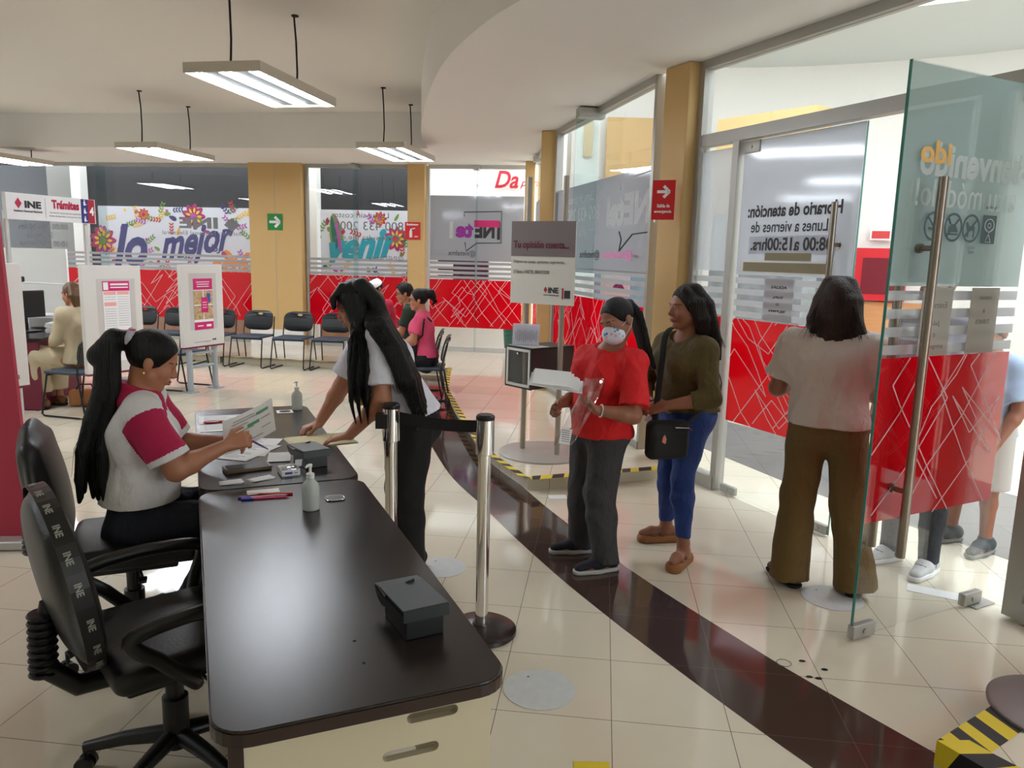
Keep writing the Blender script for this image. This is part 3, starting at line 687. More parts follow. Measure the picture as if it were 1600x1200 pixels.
# storefronts seen in the clear strips
mb = MB(); mb.box((0, 0, 0.75), (2.0, 0.1, 1.5)); o = mb.build('shop_front', mat('shop_grey', (110, 116, 122), 0.4, var=(5, 0.8)), g); o.location = (4.0, 10.75, 0.0); o.rotation_euler = (0, 0, -0.28)
mb = MB(); mb.box((0, 0, 0.6), (1.2, 0.1, 1.2)); o = mb.build('wood_panel', mat('warm_wood', (200, 140, 90), 0.5, var=(4, 0.2, (1, 1, 12))), g); o.location = (5.15, 10.35, 0); o.rotation_euler = (0, 0, -0.45)
gs = thing('hanging_green_sign', 'green and white striped shop sign across the corridor, seen through the open glass door', 'sign', (6.2, 7.0, 0), -1.05)
mb = MB(); mb.box((0, 0, 1.52), (1.3, 0.06, 0.52)); mb.build('sign_board', mat('pale_sign', (214, 226, 222), 0.5), gs)
mb = MB()
for z in (1.72, 1.52, 1.40): mb.box((0, -0.035, z), (1.3, 0.01, 0.04 if z != 1.52 else 0.11))
mb.build('green_stripes', mat('sign_green', (60, 165, 110), 0.5), gs)
mb = MB(); text_mb(mb, '-800-D-OUA', (-0.55, -0.041, 1.495), X3, Z3, width=0.8, height=0.06, mirror=True, bold=0.03); mb.build('lettering', M['paper'], gs)
mb = MB(); mb.cyl((0, 0, 0), (0, 0, 1.3), 0.03); mb.lathe([(0.22, 0), (0.22, 0.02), (0.05, 0.03)], (0, 0, 0)); mb.build('post', M['alu'], gs)
fx = thing('hose_cabinet', 'red fire hose cabinet on the white wall beyond the doors', 'cabinet', (4.95, 10.40, 1.57), -0.435)
mb = MB(); mb.box((0, 0, 0), (0.64, 0.16, 0.70)); mb.build('cabinet_body', mat('fire_red', (205, 30, 40), 0.4), fx)
mb = MB(); mb.box((0.0, -0.085, -0.02), (0.46, 0.01, 0.48)); mb.build('door_pane', mat('dark_red_glass', (120, 40, 50), 0.15), fx)
fs_ = thing('fire_sign', 'small red and white fire sign above the red cabinet beyond the doors', 'sign', (4.93, 10.46, 2.10), -0.435)
mb = MB(); mb.box((0, 0, 0), (0.26, 0.01, 0.14)); mb.build('sign_plate', M['paper'], fs_)
mb = MB(); mb.box((0, -0.007, 0), (0.22, 0.004, 0.10)); mb.build('sign_face', mat('fire_red2', (205, 60, 60), 0.4), fs_)
# ---------------------------------------------------------------- luminaires
M['tube'] = mat('lit_fluorescent_tube', (255, 255, 255), 0.5, emit=((236, 244, 255), TUBE_STRENGTH))
M['lum'] = mat('luminaire_sheet_metal', (196, 188, 172), 0.5)
def luminaire(x, y, rz, label):
    t = thing('ceiling_light', label, 'light', (x, y, 2.9), rz, 'hanging ceiling lights')
    mb = MB(); Wd_, L_ = 0.58, 1.25
    mb.box((0, -L_/2, 0.035), (Wd_, 0.012, 0.07)); mb.box((0, L_/2, 0.035), (Wd_, 0.012, 0.07)); mb.box((-Wd_/2, 0, 0.035), (0.012, L_, 0.07)); mb.box((Wd_/2, 0, 0.035), (0.012, L_, 0.07))
    mb.box((0, 0, 0.066), (Wd_, L_, 0.008))
    mb.build('housing', M['lum'], t)
    mb = MB()
    for k in (-0.135, 0.09): mb.box((k+0.02, 0, 0.022), (0.14, L_-0.03, 0.012))
    mb.build('reflector', mat('ribbed_reflector', (120, 124, 120), 0.6) if 'ribbed_reflector' not in bpy.data.materials else bpy.data.materials['ribbed_reflector'], t)
    for k in (-0.235, -0.005, 0.225):
        mb = MB(); mb.box((k, 0, 0.012), (0.052, L_-0.04, 0.022)); mb.build('tube', M['tube'], t)
    for yy in (-0.5, 0.5):
        mb = MB(); mb.tube([(0, yy, 0.07), (0.01, yy, 0.25), (-0.005, yy+0.02, 0.5), (-0.01, yy, 0.70)], 0.008, 8); mb.lathe([(0.03, 0.69), (0.03, 0.70)], (0, yy, 0), 12); mb.build('cable', M['blackm'], t)
    return t
l0 = luminaire(-1.96, 6.17, -0.19, 'nearest hanging three-tube light, with the whole housing in view')
for x, y, lb in [(-4.62, 10.35, 'hanging three-tube light above the poster stands near the back wall'), (-1.50, 9.82, 'hanging three-tube light in front of the narrow ochre pillar'), (-7.6, 11.6, 'hanging three-tube light cut off by the left edge of the photo'),
             (-5.2, 6.6, None), (-5.2, 2.2, None), (-8.0, 8.0, None)]:
    c = copy_tree(l0); c.location = (x, y, 2.9)
    c['label'] = lb or 'hanging three-tube ceiling light outside the view of the photo'

# ---------------------------------------------------------------- desks
M['desk'] = mat('dark_wenge_laminate', (36, 28, 25), 0.26, spec=0.4, bump=(120, 0.02, (1, 12, 1)), var=(20, 0.2, (1, 20, 1)))
M['desk_edge'] = mat('dark_brown_edge_band', (48, 30, 26), 0.3)
M['beige'] = mat('beige_laminate', (212, 200, 170), 0.6)
DRZ = math.atan2(0.393, 0.92)
def rounded(w, l, r, n=6):
    out = []
    for cx, cy, a0 in ((w-r, r, -90), (w-r, l-r, 0), (r, l-r, 90), (r, r, 180)):
        for k in range(n+1):
            a = math.radians(a0+90*k/n); out.append((cx+r*math.cos(a), cy+r*math.sin(a)))
    return out
def desk(loc, label, L=1.63, W=0.63):
    t = thing('desk', label, 'desk', loc, DRZ)
    mb = MB(); mb.prism(rounded(W, L, 0.075), 0.722, 0.75); mb.build('desktop', M['desk'], t, bevel=0.003)
    mb = MB(); mb.prism(rounded(W+0.004, L+0.004, 0.077), 0.716, 0.744); o = mb.build('edge_band', M['desk_edge'], t); o.location = (-0.002, -0.002, 0)
    for y in (0.05, L-0.08):
        # side panel with two slots
        x0, x1 = 0.03, W-0.03; mb = MB(); yy = y
        holes = [(0.40, 0.52, 0.655, 0.68), (0.345, 0.475, 0.575, 0.60)]
        def slotpoly(a, b, z0, z1): 
            r = (z1-z0)/2; zc = (z0+z1)/2; o = []
            for k in range(7): an = -PI/2+PI*k/6; o.append((b-r+r*math.cos(an), zc+r*math.sin(an)))
            for k in range(7): an = PI/2+PI*k/6; o.append((a+r+r*math.cos(an), zc+r*math.sin(an)))
            return o
        outerp = [(x0, 0.0), (x1, 0.0), (x1, 0.718), (x0, 0.718)]
        hs = [slotpoly(*h) for h in holes]
        loops = [[Vector((p[0], 0, p[1])) for p in outerp]] + [[Vector((p[0], 0, p[1])) for p in h] for h in hs]
        tri = tessellate_polygon(loops); flat = [p for lp in loops for p in lp]; Nn = len(flat)
        vs = [(p.x, yy, p.z) for p in flat] + [(p.x, yy+0.02, p.z) for p in flat]; fs = []
        for tr in tri: fs.append(tuple(tr)); fs.append(tuple(reversed([i+Nn for i in tr])))
        st = 0
        for lp in loops:
            m_ = len(lp)
            for i in range(m_): a, b = st+i, st+(i+1) % m_; fs.append((a, b, b+Nn, a+Nn))
            st += m_
        mb.add(vs, fs); mb.build('side_panel', M['beige'], t)
    for yy_ in (0.058, L-0.07):
        mb = MB(); mb.box((0.045, yy_, 0.36), (0.03, 0.028, 0.716)); mb.build('leg_trim', M['desk_edge'], t)
    mb = MB(); mb.box((W-0.05, L/2, 0.46), (0.018, L-0.2, 0.50)); mb.build('modesty_panel', M['beige'], t)
    return t
desk((-0.562, 1.325, 0), 'dark brown laminate desk nearest the camera, with a beige slotted side panel')
desk((-1.206, 2.835, 0), 'dark brown desk behind the nearest one, covered with papers, where the two women meet')
def dk(u, v, d=1, z=0.75):
    O = (-0.562, 1.325) if d == 1 else (-1.206, 2.835)
    return (O[0]+0.92*u-0.393*v, O[1]+0.393*u+0.92*v, z)
# grommets
for (u, v, d, lb) in ((0.479, 1.387, 1, 'black cable grommet set in the nearest desk top'),):
    mb = MB(); mb.prism(rounded(0.07, 0.06, 0.02), 0, 0.004); o = mb.build('cable_grommet', M['black'], bevel=0.001); o.location = dk(u-0.035, v-0.03, d); o.rotation_euler.z = DRZ; tag(o, lb, 'grommet')
    mb = MB(); rp = [(x, y, 0.0042) for x, y in rounded(0.07, 0.06, 0.02)]; mb.tube(rp + rp[:1], 0.0018, 6, cap=False); mb.build('rim', M['chrome'], o)
gp = thing('cable_grommet', 'white and black cable grommet at the far end of the paper-covered desk', 'grommet', dk(0.45, 1.42, 2), DRZ)
mb = MB(); mb.box((0.035, 0.03, 0.0015), (0.09, 0.08, 0.003)); mb.build('white_plate', M['paper'], gp)
mb = MB(); mb.prism(rounded(0.062, 0.045, 0.018), 0.003, 0.005); o = mb.build('cap', M['blackm'], gp); o.location = (0.005, 0.008, 0)
# screw holes in desk
for v, lb in ((0.281, 'small screw hole in the near desk top, the farther of two by the black box'), (0.173, 'small screw hole in the near desk top, the nearer of two by the black box')):
    mb = MB(); mb.lathe([(0.004, -0.001), (0.004, 0.0006)], (0, 0, 0), 10); o = mb.build('screw_hole', M['blackm']); o.location = dk(0.332, v); tag(o, lb, 'hole', 'screw holes in the near desk')
# sanitizer bottles
M['gel'] = mat('translucent_bottle', (214, 220, 214), 0.25, trans=0.35)
def bottle(loc, label, s=1.0):
    t = thing('pump_bottle', label, 'bottle', loc, 0.3, 'sanitizer pump bottles')
    mb = MB(); mb.lathe([(0.026, 0), (0.031, 0.004), (0.032, 0.02), (0.032, 0.085), (0.028, 0.102), (0.015, 0.118), (0.0125, 0.122), (0.0125, 0.125)], n=28, sx=1.0, sy=0.8); mb.build('bottle_body', M['gel'], t, smooth=True)
    mb = MB(); mb.lathe([(0.015, 0.124), (0.015, 0.14), (0.009, 0.142), (0.005, 0.146), (0.005, 0.165), (0.008, 0.167), (0.008, 0.175)], n=20); mb.tube([(0, 0, 0.171), (-0.01, -0.012, 0.173), (-0.017, -0.022, 0.168)], [0.006, 0.005, 0.003], 8); mb.build('pump', M['white'], t, smooth=True)
    t.scale = (s, s, s); return t
bottle(dk(0.375, 1.29, 1), 'sanitizer pump bottle standing on the nearest desk', 0.98)
bottle(dk(0.562, 1.50, 2), 'sanitizer pump bottle at the far end of the paper-covered desk', 0.98)
# metal boxes with sloping flap lid
M['boxm'] = mat('powder_coated_black', (20, 23, 24), 0.42)
M['boxtop'] = mat('dark_grey_lid', (44, 50, 52), 0.42)
def sigbox(loc, rz, label):
    t = thing('metal_box', label, 'box', loc, rz, 'black sloping boxes on the desks')
    mb = MB(); mb.prism([(0.0, 0), (0.155, 0), (0.155, 0.055), (0.0, 0.068)], 0, 0.10, axis='x'); mb.build('box_body', M['boxm'], t, bevel=0.003)
    mb = MB()  # lid: a plate that covers the top, lips over the near side and curls down at the far end
    prof = [(-0.006, 0.050), (-0.006, 0.077), (0.0, 0.080), (0.17, 0.073), (0.215, 0.066), (0.215, 0.0625), (0.17, 0.069), (0.0, 0.0745), (-0.002, 0.072), (-0.002, 0.050)]
    tri = tessellate_polygon([[Vector((p[0], p[1], 0)) for p in prof]]); Nn = len(prof)
    vs = [(-0.008, p[0], p[1]) for p in prof] + [(0.112, p[0], p[1]) for p in prof]; fs = []
    for tr in tri: fs.append(tuple(tr)); fs.append(tuple(reversed([i+Nn for i in tr])))
    mb.add(vs, fs + [(i, (i+1) % Nn, Nn+(i+1) % Nn, Nn+i) for i in range(Nn)]); mb.build('lid', M['boxtop'], t)
    mb = MB(); mb.prism([(-0.0, 0.068), (0.155, 0.055), (0.215, 0.060), (0.19, 0.036), (0.158, 0.028)], -0.008, -0.004, axis='x'); mb.build('side_flap', M['boxm'], t)
    mb = MB(); mb.lathe([(0.007, 0), (0.007, 0.004), (0.0045, 0.006)], (0.068, 0.165, 0.071), 14); mb.box((0.078, 0.168, 0.0755), (0.02, 0.006, 0.006), rz=0.5); mb.build('knob', M['black'], t, smooth=True)
    return t
sigbox(dk(0.448, 0.235, 1), DRZ+0.10, 'black metal box with sloping lid alone on the near desk')
sigbox(dk(0.43, 0.19, 2), DRZ+0.22, 'black metal box with grey lid between the folder and the staples box')
# ---- papers and small things
def sheet(name, u, v, w, l, a, label, m=None, d=2, z=0.0004, cat='paper', group=None, lines=0, th=0.0008, lm=None):
    x, y, z0 = dk(u, v, d); t = thing(name, label, cat, (x, y, z0+z), DRZ+a, group)
    mb = MB(); mb.box((0, 0, th/2), (w, l, th)); mb.build('sheet', m or M['paper'], t)
    if lines:
        mb = MB(); r = random.Random(int(u*1000+v*77))
        for k in range(lines): 
            ww = w*r.uniform(0.35, 0.8); mb.box((-w*0.42+ww/2, l*0.42-l*0.84*k/lines, th+0.0002), (ww, l/lines*0.18, 0.0003))
        mb.build('printed_lines', lm or M['txt_grey'], t)
    return t
sheet('form_sheet', 0.175, 1.34, 0.31, 0.21, 0.0, 'printed form lying under the red scissors', lines=9)
sheet('form_sheet', 0.17, 1.13, 0.31, 0.18, 0.03, 'printed form with grey box edge lying in front of the red scissors', z=0.0014, lines=5)
sheet('form_sheet', 0.24, 0.66, 0.22, 0.34, -0.35, 'printed form fanned out under the worker\'s hands', z=0.0004, lines=12)
sheet('form_sheet', 0.20, 0.58, 0.22, 0.30, -0.65, 'top printed form of the fan under the worker\'s hands', z=0.0018, lines=12)
sheet('receipt_slip', 0.345, 0.42, 0.10, 0.16, -0.15, 'blank slip between the phone and the black box', z=0.0034)
M['manila'] = mat('manila_card', (226, 214, 168), 0.8)
t = thing('manila_folder', 'cream manila folder under the standing woman\'s hands', 'folder', dk(0.57, 0.68, 2), DRZ+0.12)
mb = MB(); mb.box((0, 0, 0.0012), (0.31, 0.24, 0.002)); mb.build('back_cover', M['manila'], t)
mb = MB(); mb.box((0.0, 0.004, 0.0035), (0.30, 0.22, 0.0014)); mb.build('inner_sheets', M['paper'], t)
mb = MB(); mb.box((0.004, 0, 0.0058), (0.30, 0.235, 0.0012), rz=0.01); mb.build('front_cover', M['manila'], t)
# ink pad / phone
t = thing('leather_wallet', 'brown flat ink pad case beside the small cards', 'case', dk(0.195, 0.26, 2), DRZ+0.15)
mb = MB(); mb.rbox((0, 0, 0.009), (0.19, 0.085, 0.018), 0.004); mb.build('case_body', mat('brown_case', (92, 74, 52), 0.4), t, smooth=True)
mb = MB(); mb.rbox((0, 0, 0.0185), (0.17, 0.066, 0.002), 0.001); mb.build('pad', mat('dark_pad', (46, 36, 30), 0.6), t)
# staples box
t = thing('staples_box', 'open white box of staples beside the black metal box', 'box', dk(0.355, 0.155, 2), DRZ+0.1)
mb = MB(); w, l, h = 0.075, 0.09, 0.026
mb.box((0, 0, 0.001), (w, l, 0.002)); mb.box((-w/2, 0, h/2), (0.0015, l, h)); mb.box((w/2, 0, h/2), (0.0015, l, h)); mb.box((0, -l/2, h/2), (w, 0.0015, h)); mb.box((0, l/2, h/2), (w, 0.0015, h)); mb.build('tray', M['paper'], t)
mb = MB(); r = random.Random(3)
for k in range(16): mb.box((r.uniform(-0.025, 0.025), r.uniform(-0.03, 0.03), 0.010+r.uniform(0, 0.01)), (0.04, 0.008, 0.006), rz=r.uniform(-1, 1))
mb.build('staples', M['chrome'], t)
mb = MB(); mb.box((w/2+0.012, l/2-0.01, 0.03), (0.03, 0.001, 0.04), rx=0.5); mb.build('raised_flap', M['paper'], t)
mb = MB(); mb.lathe([(0.008, 0), (0.008, 0.0008)], (0.02, -l/2-0.001, 0.012), 14); mb.box((-0.01, -l/2-0.0012, 0.012), (0.03, 0.0006, 0.01)); mb.build('printed_label', mat('blue_print', (60, 90, 170), 0.5), t)
for (u, v, a, w, l, lb) in ((0.118, 0.085, 0.1, 0.085, 0.055, 'small white card stack left of the others, below the brown case'), (0.235, 0.10, 0.35, 0.095, 0.05, 'small white card stack beside the staples box'),):
    t = thing('card_stack', lb, 'cards', dk(u, v, 2), DRZ+a)
    for k in range(4):
        mb = MB(); mb.box((0.002*k, -0.0015*k, 0.0007+k*0.0012), (w, l, 0.001), rz=(k-1.5)*0.05); mb.build('card', M['paper'], t)
t = thing('card_stack', 'white card stack above the pens on the near desk', 'cards', dk(0.232, 1.555, 1), DRZ)
for k in range(5):
    mb = MB(); mb.box((0, -0.001*k, 0.0007+k*0.0012), (0.12, 0.05, 0.001)); mb.build('card', M['paper'], t)
def pen(p, q, body, capc, label, d=1, r=0.0042):
    a = Vector(dk(*p, d)); b = Vector(dk(*q, d)); ang = math.atan2(b.y-a.y, b.x-a.x); L = (b-a).length
    t = thing('pen', label, 'pen', (a.x, a.y, 0.75), ang, 'pens on the near desk')
    mb = MB(); mb.cyl((0.03, 0, r), (L-0.012, 0, r), r*0.9, n=12); mb.cyl((L-0.012, 0, r), (L, 0, r), r*0.8, 0.001, n=12); mb.build('barrel', body, t, smooth=True)
    mb = MB(); mb.cyl((0, 0, r), (0.045, 0, r), r*1.15, n=12); mb.box((0.02, r, r*2), (0.038, 0.002, 0.0025)); mb.build('cap', capc, t, smooth=True)
Mo = mat('orange_plastic', (225, 110, 40), 0.35); Mr = mat('red_plastic', (215, 30, 45), 0.35); Mb = mat('blue_plastic', (35, 40, 150), 0.35); Mw = mat('pinkish_plastic', (225, 160, 190), 0.35); Mv = mat('purple_plastic', (95, 40, 135), 0.35); Mp = mat('magenta_plastic', (215, 20, 90), 0.35)
pen((0.335, 1.492), (0.165, 1.545), Mo, Mr, 'orange pen with red cap, topmost of the three on the near desk')
pen((0.145, 1.475), (0.320, 1.455), Mp, Mb, 'blue-capped pen with a pink barrel on the near desk')
pen((0.135, 1.497), (0.315, 1.485), Mw, Mv, 'pale pen with purple cap, between the other two on the near desk')
# scissors
t = thing('scissors', 'scissors with red and black handle lying on a form', 'scissors', dk(0.04, 1.24, 2, 0.7525), DRZ+0.05)
mb = MB(); mb.tube([(math.cos(a)*0.036+0.04, math.sin(a)*0.017, 0.006) for a in [2*PI*k/16 for k in range(17)]], 0.006, 8, cap=False); mb.tube([(0.075, 0, 0.006), (0.105, 0.0, 0.006)], [0.009, 0.006], 8); mb.build('handle', mat('red_handle', (165, 25, 45), 0.35), t, smooth=True)
mb = MB(); mb.prism([(0.015, -0.011), (0.06, -0.012), (0.068, 0), (0.06, 0.012), (0.015, 0.011), (0.008, 0)], 0.001, 0.010); mb.build('grip_inlay', M['black'], t)
mb = MB(); mb.prism([(0.10, -0.006), (0.21, -0.001), (0.21, 0.001), (0.10, 0.006)], 0.004, 0.007); mb.build('blades', M['chrome'], t)
t = thing('stapler', 'small green and white slip under the held form', 'slip', dk(0.25, 0.92, 2, 0.7502), DRZ+0.3)
mb = MB(); mb.box((0, 0, 0.0006), (0.14, 0.10, 0.001)); mb.build('sheet', M['paper'], t); t.name = 'form_slip'
mb = MB(); mb.box((0.02, 0.02, 0.0014), (0.06, 0.015, 0.0004)); mb.build('green_block', mat('green_print', (70, 150, 100), 0.6), t)

# ---------------------------------------------------------------- stanchions and belt
def stanchion(x, y, label):
    t = thing('queue_post', label, 'post', (x, y, 0), 0.05)
    mb = MB(); mb.lathe([(0.155, 0), (0.16, 0.006), (0.158, 0.022), (0.14, 0.032), (0.04, 0.042), (0.036, 0.05)], n=40); mb.build('base', mat('dark_cast_base', (62, 56, 56), 0.25, 0.6), t, smooth=True)
    mb = MB(); mb.cyl((0, 0, 0.04), (0, 0, 0.84), 0.0285, n=32); mb.build('pole', M['chrome'], t, smooth=True)
    mb = MB(); mb.lathe([(0.030, 0.83), (0.040, 0.835), (0.040, 0.985), (0.030, 0.99)], n=32); mb.build('belt_head', M['chrome'], t, smooth=True)
    mb = MB(); mb.lathe([(0.0395, 0.986), (0.041, 0.99), (0.041, 1.0), (0.034, 1.008)], n=32); mb.build('cap', M['black'], t, smooth=True)
    return t
stanchion(-0.111, 3.205, 'chrome queue post on the right, with its round dark base in view')
s2 = stanchion(-0.55, 3.40, 'chrome queue post on the left, standing beside the desk edge')
mb = MB(); mb.box((-0.04, -0.018, 0.93), (0.052, 0.052, 0.066)); mb.build('belt_clip', M['black'], s2)
a = Vector((-0.151, 3.222, 0.95)); b = Vector((-0.51, 3.385, 0.945)); mb = MB()
N = 8; vs = []; fs = []
for k in range(N+1):
    p = a.lerp(b, k/N); p.z -= 0.010*math.sin(PI*k/N)
    for zz, yy in ((0.027, 0.001), (0.027, -0.001), (-0.027, -0.001), (-0.027, 0.001)): vs.append((p.x, p.y+yy, p.z+zz))
for k in range(N):
    for j in range(4): fs.append((4*k+j, 4*k+(j+1) % 4, 4*k+4+(j+1) % 4, 4*k+4+j))
mb.add(vs, fs + [(3, 2, 1, 0), (4*N, 4*N+1, 4*N+2, 4*N+3)]); o = mb.build('barrier_belt', M['blackm']); tag(o, 'black belt stretched between the two chrome queue posts', 'belt')

# ---------------------------------------------------------------- opinion sign with comment box
sg = thing('opinion_sign_stand', 'two-post stand with the grey and white sign Tu opinión cuenta', 'sign', (0.235, 6.05, 0.1), -0.0)
mb = MB(); mb.lathe([(0.36, 0), (0.36, 0.012), (0.35, 0.016)], (0.03, 0, 0), 48); mb.build('base', mat('light_grey_steel', (176, 172, 164), 0.4, 0.3), sg, smooth=True)
for x, y in ((-0.135, 0.08), (0.14, -0.10)):
    mb = MB(); mb.cyl((x, y, 0.015), (x, y, 2.20), 0.022, n=20); mb.build('post', mat('beige_grey_post', (168, 160, 148), 0.4, 0.3), sg, smooth=True)
brz = math.atan2(-0.18, 0.275)
pn = thing('sign_panel_mount', None, None, (0.0, -0.06, 0), brz*0.0); pn.parent = sg; pn.name = 'sign_panel'
bx = Vector((0.84, -0.543, 0)) 
def sgp(u, y=0, z=0): return (u, y, z)
bpv = []
mb = MB(); mb.box((0, 0, 1.54), (0.56, 0.012, 0.64)); p_ = mb.build('sign_panel_face', mat('off_white_panel', (212, 210, 202), 0.5), sg); p_.name = 'panel'
bpy.data.objects.remove(pn)
p_.location = (-0.02, -0.06, 0); p_.rotation_euler.z = -0.52
mb = MB(); mb.box((0, -0.0075, 1.725), (0.56, 0.003, 0.27)); mb.build('taupe_band', mat('taupe_print', (118, 108, 108), 0.5), p_)
mb = MB(); text_mb(mb, 'Tu opinión cuenta...', (-0.26, -0.0105, 1.635), X3, Z3, width=0.49, height=0.075, bold=0.03); mb.build('lettering', mat('wine_print', (96, 26, 46), 0.5), p_)
mb = MB(); text_mb(mb, 'Déjanos tus quejas, opiniones, sugerencias...', (-0.255, -0.0075, 1.53), X3, Z3, width=0.46, height=0.03)
text_mb(mb, 'O llama a INETEL 8004332000', (-0.255, -0.0075, 1.455), X3, Z3, width=0.32, height=0.028)
text_mb(mb, 'INE', (0.06, -0.0075, 1.31), X3, Z3, width=0.09, height=0.045, bold=0.04); text_mb(mb, 'Instituto Nacional Electoral', (0.02, -0.0075, 1.29), X3, Z3, width=0.13, height=0.010, bold=0.03)
mb.box((0.225, -0.0075, 1.305), (0.05, 0.002, 0.06)); mb.build('lettering', M['txt_dark'], p_)
mb = MB(); mb.prism([(0.02, 1.335), (0.035, 1.312), (0.05, 1.335), (0.035, 1.360)], -0.0085, -0.0065, axis='y'); mb.box((0.185, -0.0075, 1.31), (0.012, 0.002, 0.085)); mb.build('emblem', mat('wine_print2', (170, 30, 55), 0.5), p_)
# comment box fixed on the posts
cb = thing('comment_box', 'dark suggestion box with a glazed end, hung on the two-post sign', 'box', (0.150, 5.86, 0.655), 0.715)
Mcb = mat('dark_plum_laminate', (46, 34, 40), 0.4)
w, l, h = 0.46, 0.30, 0.325
mb = MB()   # x: depth of the box, glazed end at x=0
mb.box((w/2, l/2, 0.006), (w, l, 0.012)); mb.box((w/2, l/2, h-0.006), (w, l, 0.012)); mb.box((w-0.006, l/2, h/2), (0.012, l, h)); mb.box((w/2, 0.006, h/2), (w, 0.012, h)); mb.box((w/2, l-0.006, h/2), (w, 0.012, h)); mb.build('box_body', Mcb, cb)
mb = MB()
for c, d in (((-0.006, l/2, 0.022), (0.012, l-0.02, 0.020)), ((-0.006, l/2, h-0.022), (0.012, l-0.02, 0.020)), ((-0.006, 0.020, h/2), (0.012, 0.020, h-0.03)), ((-0.006, l-0.020, h/2), (0.012, 0.020, h-0.03))): mb.box(c, d)
mb.build('door_frame', M['alu_light'], cb)
mb = MB()
for c, d in (((-0.004, l/2, 0.004), (0.014, l+0.01, 0.014)), ((-0.004, l/2, h-0.004), (0.014, l+0.01, 0.014)), ((-0.004, 0.002, h/2), (0.014, 0.014, h)), ((-0.004, l-0.002, h/2), (0.014, 0.014, h))): mb.box(c, d)
mb.build('black_edging', M['black'], cb)
mb = MB(); mb.box((-0.006, l/2, h/2), (0.004, l-0.05, h-0.06)); mb.build('door_pane', M['glass'], cb)
mb = MB(); mb.box((0.10, l/2, h+0.003), (0.18, l-0.01, 0.004)); mb.build('top_lining', M['alu_light'], cb)
mb = MB(); mb.cyl((-0.02, l/2, h-0.05), (0.0, l/2, h-0.05), 0.008, n=12); mb.build('lock', M['chrome'], cb)
fh = thing('form_holder', 'clear holder with printed comment forms standing on the suggestion box', 'holder', (0.10, 6.06, 0.985), -0.25)
mb = MB(); mb.box((0, 0.01, 0.085), (0.22, 0.002, 0.17), rx=-0.12); mb.build('forms', mat('lilac_paper', (226, 222, 238), 0.7), fh)
mb = MB()
for k in range(11): mb.box((-0.085+k*0.017, 0.006, 0.075), (0.003, 0.001, 0.10*(0.6+0.4*math.sin(k*2.1)**2)), rx=-0.12)
mb.build('printed_lines', M['txt_grey'], fh)
mb = MB(); mb.box((0, -0.004, 0.08), (0.23, 0.002, 0.16), rx=-0.12); mb.box((0, -0.01, 0.004), (0.23, 0.06, 0.003)); mb.build('clear_shell', M['glass'], fh)
